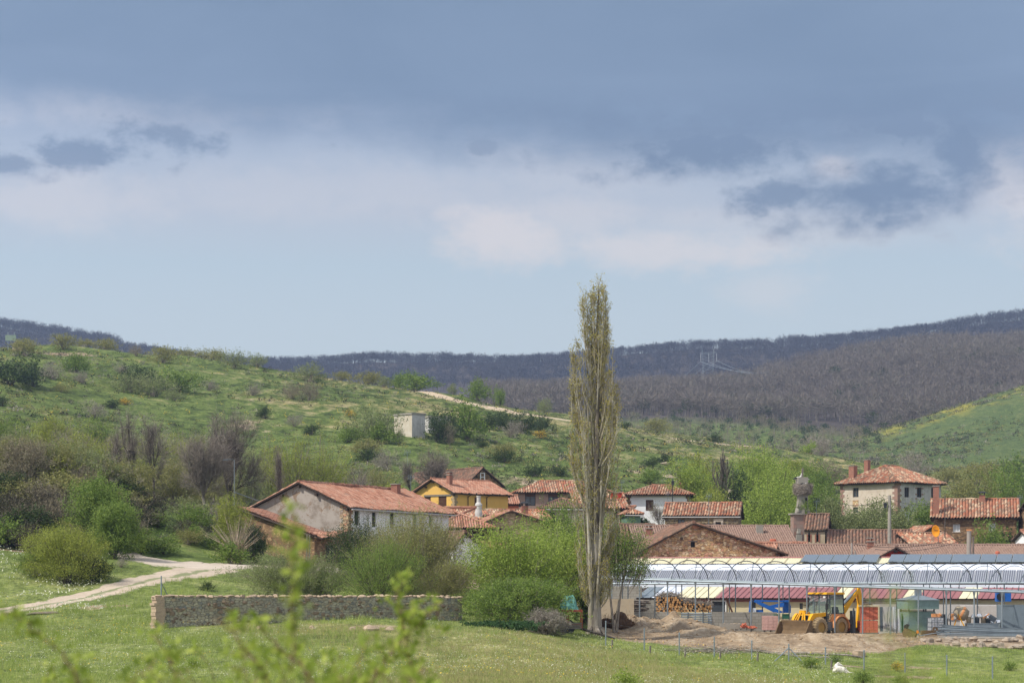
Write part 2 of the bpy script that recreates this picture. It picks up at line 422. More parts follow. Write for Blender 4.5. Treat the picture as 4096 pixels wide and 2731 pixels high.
M_STONE_TAN = stone('tan_stone', [srgb(146, 122, 98), srgb(176, 150, 118), srgb(160, 132, 104), srgb(196, 172, 138)], srgb(150, 134, 110), scale=2.6, squash=2.2)
M_STONE_DARK = stone('dark_stone', [srgb(98, 74, 58), srgb(140, 108, 80), srgb(118, 92, 74), srgb(166, 132, 100)], srgb(86, 70, 58), scale=3.4, squash=2.0)
M_STONE_GREY = stone('grey_field_stone', [srgb(126, 118, 108), srgb(150, 140, 122), srgb(138, 128, 112), srgb(166, 154, 132), srgb(112, 110, 106), srgb(156, 136, 112)], srgb(108, 98, 84), scale=4.6, squash=1.6, mw=.05)
M_STONE_COTT = stone('cottage_stone', [srgb(104, 86, 70), srgb(140, 118, 92), srgb(94, 84, 76), srgb(160, 138, 110)], srgb(150, 134, 112), scale=3.4, squash=1.5)
M_ASHLAR = blocks('red_block_stone', srgb(152, 116, 102), srgb(138, 124, 114), srgb(118, 104, 94), .62, .36)
M_REND = plaster('worn_render', srgb(172, 162, 152), srgb(120, 106, 92), .9, srgb(142, 122, 104), .18)
M_WHITE = plaster('white_wash', (.88, .88, .89), (.72, .72, .73), .35)
M_WHITE2 = plaster('weathered_white', (.54, .52, .49), (.28, .26, .23), .7, streak=.6)
M_CREAM = plaster('cream_plaster', srgb(202, 188, 172), srgb(164, 146, 126), .6, streak=.2)
M_BEIGE = plaster('beige_plaster', srgb(186, 172, 148), srgb(150, 136, 112), .4)
M_YELLOW = plaster('yellow_paint', srgb(220, 176, 98), srgb(200, 156, 84), .4)
M_REDWALL = plaster('red_paint', srgb(176, 62, 46), srgb(150, 52, 40), .4)
M_BRICKW = blocks('small_brick', srgb(152, 118, 104), srgb(138, 104, 92), srgb(172, 158, 148), .26, .09)
M_BRICK = blocks('chimney_brick', srgb(158, 96, 74), srgb(132, 80, 64), srgb(150, 124, 108), .26, .09)
M_CONC = plaster('grey_concrete', srgb(150, 144, 134), srgb(120, 112, 100), .5)
M_BLOCK = blocks('concrete_block', srgb(150, 146, 138), srgb(134, 130, 120), srgb(118, 112, 102), .42, .2)
M_WOODD = plain('dark_timber', srgb(66, 54, 46), .9, var=.3, scale=3)
M_WOODG = plain('grey_timber', srgb(118, 110, 102), .9, var=.3, scale=3)
M_WOODB = plain('brown_shutter', srgb(88, 58, 42), .7, var=.1)
M_GREENSH = plain('green_shutter', srgb(96, 124, 104), .7, var=.1)
M_DARK = plain('dark_opening', (0.012, 0.011, 0.012), .6)
M_GLASS = plain('window_glass', (0.05, 0.06, 0.07), .12, spec=.6)
M_CURT = plain('lace_curtain', (.55, .56, .56), .8)
M_WFRAME = plain('white_frame', (.72, .72, .72), .5)
M_GUTTER = plain('pale_gutter', srgb(176, 172, 168), .5, var=.15)
M_GALV = plain('galvanised_steel', srgb(138, 148, 154), .45, .5, .18, 2)
M_GALVD = plain('dull_steel', srgb(96, 104, 110), .5, .4, .2, 2)
M_POLE = plain('weathered_pole', srgb(150, 144, 134), .8, var=.2, scale=3)
M_BLACK = plain('black_metal', (0.02, 0.021, 0.023), .5)
M_RUBBER = plain('muddy_rubber', srgb(150, 130, 100), .95, var=.25, scale=6, bump=.5)
M_MUD = plain('muddy_steel', srgb(112, 92, 68), .8, .2, .35, 2.5, bump=.3)
M_YEL = plain('machine_yellow', srgb(226, 164, 20), .45, var=.12, scale=2)
M_ORANGE = plain('faded_orange', srgb(206, 142, 92), .6, var=.15)
M_CGLASS = plain('cab_glass', (0.10, 0.16, 0.17), .08, spec=.8)
M_BLUE = plain('blue_paint', srgb(28, 92, 170), .45, var=.15)
M_TERRA = plain('terracotta_block', srgb(188, 106, 82), .85, var=.25, scale=3)
M_TEAL = plain('pale_green_sheet', srgb(122, 146, 142), .55, .15, .2, .8)
M_WPLAS = plain('white_plastic', (.62, .64, .68), .5, var=.15)
M_REDROOF = plain('red_sheet', srgb(146, 94, 94), .5, var=.12, scale=1)
M_CREAMROOF = plain('cream_sheet', srgb(214, 206, 172), .5, var=.1, scale=1)
M_CREAMPAN = plain('cream_panel', srgb(196, 184, 150), .6, var=.08, scale=.6)
M_GREYPAN = plain('pale_grey_panel', srgb(176, 172, 168), .6, var=.1, scale=.6)
M_SHEETW = plain('clear_white_sheet', (.72, .76, .84), .25, var=.08, scale=.8, spec=.6)
M_BEND = plain('log_end', srgb(196, 148, 96), .9, var=.25, scale=4)
M_BARK = bark('grey_bark', [srgb(70, 62, 56), srgb(120, 112, 102), srgb(168, 160, 148)])
M_BARKD = bark('dark_bark', [srgb(46, 40, 36), srgb(84, 76, 70), srgb(120, 112, 104)])
M_TWIG = bark('bare_twig', [srgb(104, 94, 86), srgb(138, 128, 118), srgb(168, 158, 146)], (2, 2, 2))
M_ROCK = plain('pale_rock', srgb(156, 142, 126), .95, var=.3, scale=1.2, bump=.6)
M_ROCKR = plain('reddish_rock', srgb(168, 148, 126), .95, var=.3, scale=1.5, bump=.6)
M_ROOTS = plain('root_soil', srgb(92, 68, 48), .98, var=.45, scale=4, bump=1.0)

G = lambda *a: srgb(*a)
L_BRIGHT = foliage('leaf_bright', [G(88, 108, 36), G(128, 150, 50), G(156, 176, 64), G(182, 196, 90)])
L_MID = foliage('leaf_mid', [G(64, 86, 30), G(100, 126, 44), G(128, 150, 58), G(152, 168, 78)])
L_GREYG = foliage('leaf_grey_green', [G(80, 90, 50), G(114, 124, 72), G(140, 150, 90), G(162, 168, 112)])
L_DARK = foliage('leaf_dark', [G(28, 42, 20), G(48, 66, 30), G(70, 88, 42), G(90, 110, 54)])
L_OLIVE = foliage('leaf_olive', [G(92, 96, 46), G(124, 124, 62), G(150, 148, 84), G(172, 166, 100)])
L_YG = foliage('leaf_yellow_green', [G(100, 108, 34), G(132, 142, 46), G(156, 164, 58), G(176, 182, 78)])
L_POP = foliage('leaf_poplar', [G(104, 94, 28), G(142, 132, 44), G(166, 156, 58), G(186, 176, 82), G(146, 114, 44)])
L_GREY = foliage('twig_grey', [G(106, 98, 90), G(132, 124, 112), G(156, 146, 132), G(128, 128, 100)], .2)
L_BROWN = foliage('twig_brown', [G(98, 90, 70), G(124, 114, 90), G(140, 128, 102), G(118, 120, 80)], .2)
L_HEATH = foliage('heath', [G(40, 36, 30), G(64, 56, 44), G(74, 76, 44), G(96, 84, 70)], .1)
L_GORSE = foliage('gorse_flower', [G(120, 110, 20), G(210, 170, 20), G(236, 190, 24)], .2)
L_FORE = foliage('leaf_near', [G(108, 130, 34), G(136, 156, 46), G(162, 178, 60), G(186, 192, 84)], .5)
L_FERN = foliage('fern', [G(34, 60, 32), G(54, 86, 44), G(84, 116, 66)], .3)
L_GRASS = foliage('grass_blade', [G(108, 130, 52), G(138, 158, 68), G(162, 176, 84), G(182, 184, 102)], .4, nscale=.12)
L_GRASSD = foliage('dry_grass_blade', [G(140, 138, 78), G(164, 156, 100), G(184, 174, 122)], .3, nscale=.2)
L_FLOW = foliage('white_flower', [G(190, 194, 160), G(212, 212, 186), G(226, 226, 206)], .2)
L_FLOWY = foliage('yellow_flower', [G(214, 182, 30), G(232, 200, 50)], .2)
# ------------------------------------------------------------------ terrain
U0 = [-1000, 0, 500, 1000, 1500, 2000, 2500, 3000, 3500, 4096, 5000]
ROWS = [  # distance, ground row in the picture at each column
 (80,  [2750, 2745, 2740, 2738, 2738, 2745, 2770, 2790, 2830, 2850, 2860]),
 (95,  [2618, 2615, 2615, 2615, 2628, 2645, 2680, 2700, 2725, 2735, 2740]),
 (112, [2500, 2500, 2496, 2494, 2494, 2520, 2600, 2618, 2630, 2635, 2640]),
 (125, [2430, 2428, 2405, 2400, 2430, 2470, 2552, 2566, 2570, 2572, 2575]),
 (134, [2330, 2330, 2335, 2345, 2385, 2440, 2520, 2550, 2552, 2552, 2555]),
 (142, [2215, 2215, 2270, 2312, 2360, 2420, 2500, 2532, 2540, 2540, 2545]),
 (150, [2185, 2185, 2232, 2264, 2320, 2400, 2480, 2520, 2525, 2525, 2530]),
 (160, [1960, 1980, 2120, 2240, 2290, 2370, 2470, 2505, 2510, 2510, 2510]),
 (168, [1860, 1870, 2000, 2222, 2265, 2350, 2460, 2500, 2500, 2500, 2495]),
 (180, [1850, 1860, 1965, 2190, 2215, 2320, 2440, 2480, 2480, 2480, 2470]),
 (200, [1850, 1862, 1990, 2130, 2170, 2250, 2360, 2410, 2410, 2410, 2400]),
 (230, [1820, 1835, 1960, 2060, 2110, 2150, 2190, 2250, 2270, 2280, 2250]),
 (270, [1730, 1740, 1880, 1980, 2000, 2030, 2050, 2100, 2115, 2110, 2080]),
 (330, [1570, 1580, 1690, 1760, 1765, 1830, 1880, 1950, 1990, 2030, 2030]),
 (400, [1430, 1440, 1515, 1570, 1620, 1690, 1750, 1820, 1880, 1960, 1990]),
 (430, [1392, 1402, 1440, 1500, 1570, 1640, 1712, 1795, 1868, 1950, 1985]),
 (460, [1382, 1392, 1415, 1468, 1548, 1617, 1697, 1782, 1862, 1950, 1980]),
 (500, [1400, 1405, 1432, 1485, 1562, 1640, 1720, 1805, 1885, 1945, 1965]),
 (600, [1600, 1600, 1640, 1700, 1750, 1800, 1860, 1890, 1895, 1850, 1830]),
 (700, [1700, 1700, 1700, 1720, 1740, 1760, 1775, 1790, 1810, 1690, 1620]),
 (790, [1650, 1650, 1650, 1680, 1700, 1715, 1722, 1730, 1735, 1532, 1400]),
 (870, [1600, 1600, 1600, 1660, 1680, 1690, 1690, 1700, 1760, 1640, 1560]),
 (960, [1560, 1560, 1580, 1640, 1660, 1655, 1650, 1660, 1660, 1600, 1520]),
 (1100,[1500, 1500, 1520, 1600, 1620, 1610, 1600, 1580, 1500, 1440, 1400]),
 (1300,[1470, 1480, 1500, 1570, 1590, 1592, 1590, 1535, 1418, 1378, 1350]),
 (1420,[1470, 1480, 1500, 1575, 1600, 1600, 1605, 1560, 1440, 1400, 1370]),
 (1600,[1400, 1440, 1480, 1540, 1580, 1590, 1590, 1560, 1480, 1420, 1380]),
 (1900,[1150, 1306, 1408, 1462, 1462, 1448, 1428, 1405, 1352, 1282, 1150]),
 (2000,[1160, 1312, 1412, 1466, 1466, 1452, 1434, 1410, 1358, 1290, 1160]),
 (2600,[1500, 1500, 1550, 1600, 1600, 1600, 1600, 1600, 1580, 1500, 1500]),
]
ROWFIX = {  # finer skyline shape where the picture needs it
 460: ([-1000, 0, 250, 500, 750, 1050, 1300, 1500, 1700, 2000, 2280, 2500, 2800, 3000, 3300, 3500, 3750, 4096, 5000],
       [1382, 1392, 1392, 1412, 1436, 1476, 1518, 1548, 1568, 1617, 1668, 1702, 1748, 1786, 1836, 1868, 1905, 1950, 1980]),
 1900: ([-1000, 0, 300, 600, 850, 1000, 1200, 1400, 1560, 1800, 2240, 2300, 2450, 2800, 3200, 3600, 4096, 5000],
        [1180, 1310, 1358, 1420, 1458, 1466, 1472, 1462, 1455, 1452, 1446, 1444, 1430, 1404, 1384, 1346, 1284, 1180]),
 790: ([-1000, 500, 1000, 2000, 3000, 3350, 3500, 3700, 3900, 4096, 5000], [1650, 1650, 1680, 1715, 1735, 1785, 1735, 1668, 1595, 1532, 1350]),
}
UG = np.arange(-1000, 5001, 12.0)
ds = []
d = -60.0
while d < 2600:
    ds.append(d); d += 4 if d < 60 else (1.0 if d < 80 else (.42 if d < 165 else (1.1 if d < 500 else 5)))
DG = np.array(ds)
kd, kz = [], []
for D_, row in [(-60, 3.4), (0, 2.6), (12, 2.2), (30, .9), (60, -.45)]:
    kd.append(D_); kz.append(np.full(len(UG), row) - (np.clip((UG - 500) / 3500, 0, 1) * (.9 * D_ / 60 if D_ > 0 else 0)))
for D_, row in ROWS:
    uu, pp = ROWFIX.get(D_, (U0, row))
    kd.append(D_); kz.append(CZ + (HZ - np.interp(UG, uu, pp)) / F * D_)
kd = np.array(kd); kz = np.array(kz)
ZG = np.stack([np.interp(DG, kd, kz[:, j]) for j in range(len(UG))], 1)
def smooth(Z, k, axis):
    ker = np.hanning(k + 2)[1:-1]; ker /= ker.sum(); pad = k // 2
    Zp = np.concatenate([np.repeat(np.take(Z, [0], axis), pad, axis), Z, np.repeat(np.take(Z, [-1], axis), pad, axis)], axis)
    return np.apply_along_axis(lambda a: np.convolve(a, ker, 'valid'), axis, Zp)
ZG = smooth(ZG, 15, 1)
ZG = smooth(ZG, 7, 0)
def vnoise(x, y, s, seed):
    """smooth value noise"""
    r = np.random.default_rng(seed); tab = r.random((256, 256))
    X = x / s + 1000; Y = y / s + 1000; xi = np.floor(X).astype(int); yi = np.floor(Y).astype(int)
    fx = X - xi; fy = Y - yi; fx = fx * fx * (3 - 2 * fx); fy = fy * fy * (3 - 2 * fy)
    g = lambda a, b: tab[a % 256, b % 256]
    return (g(xi, yi) * (1 - fx) + g(xi + 1, yi) * fx) * (1 - fy) + (g(xi, yi + 1) * (1 - fx) + g(xi + 1, yi + 1) * fx) * fy - .5
WID = np.maximum(DG, 60)[:, None]
XG = (UG[None, :] - 2048) / F * WID; YG = np.repeat(DG[:, None], len(UG), 1)
def lerp(a, b, t): return a + (b - a) * t
amp_far = np.clip((YG - 170) / 300, 0, 1)
ZG += vnoise(XG, YG, 14, 1) * 1.5 * amp_far + vnoise(XG, YG, 5, 2) * .55 * np.clip((YG - 60) / 200, .12, 1) + vnoise(XG, YG, 1.6, 3) * .16
ZG += vnoise(XG, YG, 60, 4) * 5 * np.clip((YG - 520) / 500, 0, 1)
# earth heaps along the edge of the yard (dug soil)
def mound(px, D, h, sx, sy):
    global ZG
    x0, y0 = XY(px, D)
    q = np.exp(-((XG - x0) / sx) ** 2 - ((YG - y0) / sy) ** 2)
    ZG += h * (q * (1 + 1.2 * vnoise(XG, YG, 1.3, 11)) + q ** .5 * .5 * (vnoise(XG, YG, .55, 12) + .2))
for a in ((2700, 137, .75, 3.0, 2.2), (2640, 134, .45, 2.5, 2), (2790, 132, .5, 2.6, 2.0), (2880, 128, .35, 2.8, 1.8), (3020, 125, .28, 3, 1.6), (3200, 122, .30, 3, 1.8), (3330, 121, .25, 3, 1.6), (2560, 139, .5, 2.0, 2), (3420, 120, .2, 3, 1.8), (2950, 122, .3, 2, 1.2)):
    mound(*a)
def ground(x, y):
    x = np.asarray(x, float); y = np.asarray(y, float)
    u = np.clip(2048 + F * x / np.maximum(y, 60), UG[0], UG[-1] - 1e-3); fu = (u - UG[0]) / 12; iu = np.clip(fu.astype(int), 0, len(UG) - 2); fu = fu - iu
    iy = np.clip(np.searchsorted(DG, y) - 1, 0, len(DG) - 2); fy = np.clip((y - DG[iy]) / (DG[iy + 1] - DG[iy]), 0, 1)
    return (ZG[iy, iu] * (1 - fu) + ZG[iy, iu + 1] * fu) * (1 - fy) + (ZG[iy + 1, iu] * (1 - fu) + ZG[iy + 1, iu + 1] * fu) * fy
def gz(px, D): return float(ground((px - 2048) / F * D, D))
def gp(px, D, dz=0.0): x, y = XY(px, D); return Vector((x, y, float(ground(x, y)) + dz))

def poly_mask(pts, soft):
    """pts (px, D) polygon -> soft mask on the grid"""
    A = np.array([XY(a, b) for a, b in pts]); x, y = XG, YG
    inside = np.zeros(x.shape, bool); dist = np.full(x.shape, 1e9)
    for i in range(len(A)):
        x1, y1 = A[i]; x2, y2 = A[(i + 1) % len(A)]
        c = ((y1 > y) != (y2 > y)) & (x < (x2 - x1) * (y - y1) / (y2 - y1 + 1e-12) + x1); inside ^= c
        t = np.clip(((x - x1) * (x2 - x1) + (y - y1) * (y2 - y1)) / ((x2 - x1) ** 2 + (y2 - y1) ** 2 + 1e-9), 0, 1)
        dist = np.minimum(dist, np.hypot(x - x1 - t * (x2 - x1), y - y1 - t * (y2 - y1)))
    s = np.where(inside, dist, -dist); return np.clip(s / soft + .5, 0, 1)
dirt = poly_mask([(2385, 126), (2560, 121), (2800, 117), (3150, 114), (3500, 116), (3760, 122), (4200, 121), (4900, 122), (4900, 175), (2300, 175), (2330, 135)], 2.0)
dirt = np.maximum(dirt, poly_mask([(1000, 155), (1450, 150), (1900, 158), (2300, 170), (3600, 190), (4100, 215), (3900, 236), (1400, 225), (1250, 190)], 4) * .6)
for a in ((1500, 111, 2.0, .6, .9), (1180, 110.5, 1.4, .5, .7), (375, 122, .9, 1.4, 1), (490, 123, .7, 1.2, .9), (230, 147, 3, 2.2, 1), (20, 148, 3, 2.5, .9), (3600, 98, 2, 1.2, .8), (3420, 104, 1.2, .7, .8), (3700, 105, 1.6, .9, .7), (1000, 345, 8, 12, .5), (2060, 300, 14, 8, .55), (2900, 400, 9, 14, .5), (2650, 330, 16, 8, .5), (260, 440, 9, 8, .8)):
    x0, y0 = XY(a[0], a[1]); dirt = np.maximum(dirt, a[4] * np.exp(-((XG - x0) / a[2]) ** 2 - ((YG - y0) / a[3]) ** 2))
# dry, stony upper slope of the near hill and wood floor
dry = np.clip((YG - 330) / 60, 0, 1) * np.clip((520 - YG) / 40, 0, 1) * np.clip((UG[None, :] - 600) / 900, 0, 1) * .32
dry = np.maximum(dry, .75 * np.clip(1 - np.abs(XG - XY(2300, 95)[0] + (YG - 95) * .9) / 11, 0, 1) * (YG < 112) * (YG > 70))
dry = np.maximum(dry, poly_mask([(2400, 112), (2000, 117), (1500, 80), (3400, 78)], 6) * .8)
wood = np.clip((YG - 860) / 40, 0, 1)
wood = np.maximum(wood, .0)
side = np.clip((UG[None, :] - 3300) / 300, 0, 1) * np.clip((YG - 560) / 60, 0, 1) * (1 - wood)
gold = side * np.clip((YG - 740) / 30, 0, 1)

def build_ground():
    nr, nc = XG.shape
    v = np.stack([XG, YG, ZG], -1).reshape(-1, 3)
    i = np.arange(nr - 1)[:, None] * nc + np.arange(nc - 1)[None, :]
    f = np.stack([i, i + 1, i + nc + 1, i + nc], -1).reshape(-1, 4)
    m, T, b = new_mat('hill_ground')
    o = np_mesh('ground', v, f, [m], smooth=True); tag(o, kind='structure')
    for nm, arr in (('dirt', dirt), ('dry', dry), ('wood', wood), ('gold', gold), ('side', side), ('meadow', np.clip((150 - YG) / 14, 0, 1))):
        a = o.data.attributes.new(nm, 'FLOAT', 'POINT'); a.data.foreach_set('value', arr.astype(np.float32).ravel())
    A = lambda n: T.node('ShaderNodeAttribute', attribute_name=n).outputs['Fac']
    co = T.node('ShaderNodeTexCoord').outputs['Object']
    co2 = T.vmath('MULTIPLY', co, (1, .5, 1))
    n60, n12, n3, n1 = T.noise(co2, .022, 4, .6), T.noise(co2, .09, 5, .6, .4), T.noise(co2, .45, 5, .65), T.noise(co, 2.2, 4, .7)
    g = T.ramp(T.math('ADD', T.math('MULTIPLY', n12, .35), T.math('MULTIPLY', n3, .65)),
               [(0.38, (.042, .060, .020)), (0.46, (.082, .116, .031)), (0.53, (.122, .164, .045)), (0.64, (.18, .205, .07))])
    fine = T.ramp(n1, [(.36, (.5, .52, .5)), (.5, (1, 1, 1)), (.64, (1.4, 1.34, 1.25))])
    olive = T.ramp(n3, [(.36, (.10, .095, .045)), (.5, (.22, .20, .09)), (.64, (.36, .30, .17))])
    k = T.math('ADD', A('dry'), T.math('MULTIPLY', T.math('SUBTRACT', T.math('ADD', T.math('MULTIPLY', n12, .6), T.math('MULTIPLY', n3, .5)), .5), 2.6))
    c = T.mix(T.step(k, .28, .75), g, olive)
    c = T.mix(T.math('MULTIPLY', A('meadow'), .55), c, T.ramp(n3, [(.38, (.15, .19, .05)), (.6, (.29, .31, .12))]))
    # cloud shade on the far side hill is painted into its grass, flowering broom gilds its crest
    c = T.mix(T.math('MULTIPLY', A('side'), .6), c, (.072, .102, .042))
    gn = T.noise(co2, .12, 5, .7)
    c = T.mix(T.math('MULTIPLY', T.math('MAXIMUM', A('gold'), T.math('MULTIPLY', T.math('SUBTRACT', n60, .5), .9)), T.step(gn, .46, .6)), c, (.27, .245, .045))
    c = T.mix(1.0, c, fine, 'MULTIPLY')
    wc = T.ramp(n12, [(.35, (.055, .046, .044)), (.6, (.085, .07, .064))])
    c = T.mix(A('wood'), c, wc)
    dc = T.ramp(T.math('ADD', T.math('MULTIPLY', n3, .5), T.math('MULTIPLY', n1, .5)), [(.36, (.15, .105, .068)), (.5, (.29, .215, .142)), (.64, (.47, .375, .27))])
    dk = T.math('ADD', A('dirt'), T.math('MULTIPLY', T.math('SUBTRACT', n3, .5), .9))
    dk = T.math('ADD', dk, T.math('MULTIPLY', T.math('SUBTRACT', n1, .5), .5))
    c = T.mix(T.step(dk, .42, .62), c, dc)
    T.inp(b, 'Base Color', c); b.inputs['Roughness'].default_value = .95; b.inputs['Specular IOR Level'].default_value = .1
    hh = T.math('ADD', n1, T.math('MULTIPLY', T.noise(co, 7.0, 3, .7), .6))
    bn = T.node('ShaderNodeBump', i_Strength=.8, i_Distance=.18, i_Height=hh); T.inp(b, 'Normal', bn.outputs[0])
build_ground()

def strip(name, line, halfw, mat, lift=.04, nw=14, nl=6, seed=3, far=False):
    """track sheet draped on the ground; line of (px, D), halfw per point"""
    P_ = [Vector((*XY(a, b), 0)) for a, b in line]
    pts, ws = [], []
    for i in range(len(P_) - 1):
        n = max(2, int((P_[i + 1] - P_[i]).length / (.5 if not far else 2.5)))
        for k in range(n):
            t = k / n
            a, b_, c_, d_ = P_[max(i - 1, 0)], P_[i], P_[i + 1], P_[min(i + 2, len(P_) - 1)]
            q = .5 * ((2 * b_) + (c_ - a) * t + (2 * a - 5 * b_ + 4 * c_ - d_) * t * t + (-a + 3 * b_ - 3 * c_ + d_) * t ** 3)
            pts.append(q); ws.append(halfw[i] + (halfw[i + 1] - halfw[i]) * t)
    pts.append(P_[-1]); ws.append(halfw[-1])
    V = np.zeros((len(pts), nw + 1, 3)); UV = np.zeros((len(pts), nw + 1, 2)); L = 0
    rr = np.random.default_rng(seed)
    for i, p in enumerate(pts):
        t = (pts[min(i + 1, len(pts) - 1)] - pts[max(i - 1, 0)]).normalized(); nrm = Vector((-t.y, t.x, 0))
        if i: L += (p - pts[i - 1]).length
        jl, jr = rr.uniform(.85, 1.15), rr.uniform(.85, 1.15)
        for k in range(nw + 1):
            s = -1 + 2 * k / nw; q = p + nrm * s * ws[i] * (jl if s < 0 else jr)
            V[i, k] = (q.x, q.y, 0); UV[i, k] = (s, L)
    V[..., 2] = ground(V[..., 0], V[..., 1]) + lift
    V[:, 0, 2] -= lift * 1.6; V[:, -1, 2] -= lift * 1.6
    nr = len(pts); i = np.arange(nr - 1)[:, None] * (nw + 1) + np.arange(nw)[None, :]
    f = np.stack([i, i + 1, i + nw + 2, i + nw + 1], -1).reshape(-1, 4)
    o = np_mesh(name, V.reshape(-1, 3), f, [mat], smooth=True)
    uvl = o.data.uv_layers.new(name='UVMap'); li = f.ravel()
    uvl.data.foreach_set('uv', UV.reshape(-1, 2)[li].astype(np.float32).ravel())
    return tag(o, kind='structure')

def track_mat(name, c0, c1, grass, mid=True):
    m, T, b = new_mat(name)
    uv = T.node('ShaderNodeUVMap').outputs[0]; s = T.node('ShaderNodeSeparateXYZ', i_0=uv); co = T.node('ShaderNodeTexCoord').outputs['Object']
    n = T.noise(co, 1.1, 5, .7); n2 = T.noise(co, 6, 4, .7)
    c = T.ramp(T.math('ADD', T.math('MULTIPLY', n, .5), T.math('MULTIPLY', n2, .5)), [(.35, c0), (.65, c1)])
    a = T.math('ABSOLUTE', s.outputs[0])
    edge = T.step(T.math('ADD', a, T.math('MULTIPLY', T.math('SUBTRACT', n, .5), .9)), .80, .98)
    if mid:
        md = T.step(T.math('ADD', T.math('ABSOLUTE', T.math('ADD', s.outputs[0], .12)), T.math('MULTIPLY', T.math('SUBTRACT', n, .5), .8)), .20, .08); edge = T.math('MAXIMUM', edge, T.math('MULTIPLY', md, .85))
    c = T.mix(edge, c, grass); T.inp(b, 'Base Color', c); b.inputs['Roughness'].default_value = .95
    bn = T.node('ShaderNodeBump', i_Strength=.5, i_Distance=.05, i_Height=n2); T.inp(b, 'Normal', bn.outputs[0]); return m
TM1 = track_mat('track_dirt', (.36, .285, .21), (.54, .44, .34), (.15, .18, .065))
TM2 = track_mat('track_dirt_wide', (.40, .33, .26), (.58, .49, .40), (.16, .18, .075), False)
TM3 = track_mat('hill_track_dirt', (.42, .32, .21), (.56, .44, .30), (.14, .16, .06), False)
strip('track', [(-700, 107), (-300, 114), (0, 121.5), (200, 125), (400, 129.5), (560, 134.5), (700, 140), (860, 146)], [1.3, 1.3, 1.35, 1.4, 1.5, 1.6, 1.9, 2.2], TM1)
strip('track', [(470, 152), (560, 150), (680, 148), (820, 147.5), (950, 149), (1060, 150.5), (1250, 155), (1460, 163)], [1.0, 1.7, 3.2, 3.0, 2.0, 1.7, 2.0, 2.4], TM2, lift=.06)
strip('hill_track', [(1660, 462), (1800, 451), (1950, 440), (2100, 428), (2250, 424), (2450, 430), (2600, 436), (2800, 440), (3050, 452)], [1.2, 3, 4.5, 4.5, 3, 2.4, 2.2, 2.0, 1.6], TM3, lift=.12, far=True)

# ------------------------------------------------------------------ plants
def crown_pts(n, rn, lobes):
    """points spread in a union of lobes (cx,cy,cz,rx,ry,rz), denser near the surface"""
    w = np.array([l[3] * l[4] * l[5] for l in lobes]) ** .8; w /= w.sum()
    idx = rn.choice(len(lobes), n, p=w); L = np.array(lobes)[idx]
    dd = rand_dirs(n, rn); r = rn.random(n) ** .45
    wob = 1 + .22 * np.sin(dd[:, 0] * 5 + L[:, 0] * 3) * np.sin(dd[:, 1] * 4 + L[:, 1] * 5) + .15 * np.sin(dd[:, 2] * 7 + idx)
    return L[:, :3] + dd * (r * wob)[:, None] * L[:, 3:6]

def make_lobes(w, h, rn, n, flat=.3, base=.12):
    out = []
    for i in range(n):
        a = rn.uniform(0, 6.28); rr = rn.uniform(0, .30) * w
        s = rn.uniform(.20, .34) * w; zz = rn.uniform(base, .74) * h
        out.append((math.cos(a) * rr, math.sin(a) * rr * .8, zz, s, s * .9, min(rn.uniform(.20, .36) * h, zz * .95, h * 1.02 - zz + .02 * h)))
    out.append((0, 0, h * .38, w * .42, w * .40, h * .38))
    return out

def bush_meshes(w, h, seed, nleaf, lsize, nstem=40, lobes=8, twiggy=.3, aspect=.6, up=.2, lobe_list=None, sub=9, spread=.16):
    """returns (crown v,f) (stems v,f)"""
    rn = np.random.default_rng(seed)
    L = lobe_list or make_lobes(w, h, rn, lobes)
    nt = max(12, nleaf // sub)
    tips = crown_pts(nt, rn, L)
    if lobe_list is None:
        tips[:, :2] *= .46 * w / np.percentile(np.abs(tips[:, :1]), 93); tips[:, 2] *= .95 * h / np.percentile(tips[:, 2], 97)
    tips[:, 2] = np.maximum(tips[:, 2], .04 * h)
    out = tips - np.array([0, 0, h * .25]); out /= np.linalg.norm(out, axis=1, keepdims=True) + 1e-9
    out[:, 2] += .35
    c = np.repeat(tips, sub, 0); t = np.tile(np.linspace(0, 1, sub), nt)[:, None]
    tl = np.repeat(rn.uniform(.5, 1.2, nt), sub)[:, None] * spread * min(w, h)
    c = c + np.repeat(out, sub, 0) * t * tl + rn.normal(size=c.shape) * (spread * .30 * min(w, h))
    c[:, 2] = np.maximum(c[:, 2], .02)
    lv, lf = leaf_quads(c, lsize * rn.uniform(.6, 1.3, len(c)), rn, aspect, up)
    # stems: curved from the base to some tips, twigs at the rest
    S = []
    pick = rn.choice(nt, min(nstem, nt), replace=False)
    for j in pick:
        b = np.array([rn.normal() * w * .04, rn.normal() * w * .04, -.05]); e = tips[j]; m_ = (b + e) / 2; m_[2] += np.linalg.norm(e[:2]) * .12; m_[:2] = m_[:2] * .8
        r = .012 + .010 * h; S.append((*b, *m_, r, r * .6)); S.append((*m_, *e, r * .6, r * .25))
    sv, sf = seg_mesh(S, 4)
    nt2 = int(nt * twiggy)
    if nt2:
        q = rn.choice(nt, nt2); tv, tf = slivers(tips[q] - out[q] * .25 * spread * 4 * min(w, h) * rn.uniform(.3, 1, (nt2, 1)), tips[q] + out[q] * .20 * min(w, h) * rn.uniform(.3, 1, (nt2, 1)), .012 + .003 * h, rn)
        sv, sf = np.concatenate([sv, tv]), np.concatenate([sf, tf + len(sv)])
    return (lv, lf), (sv, sf)

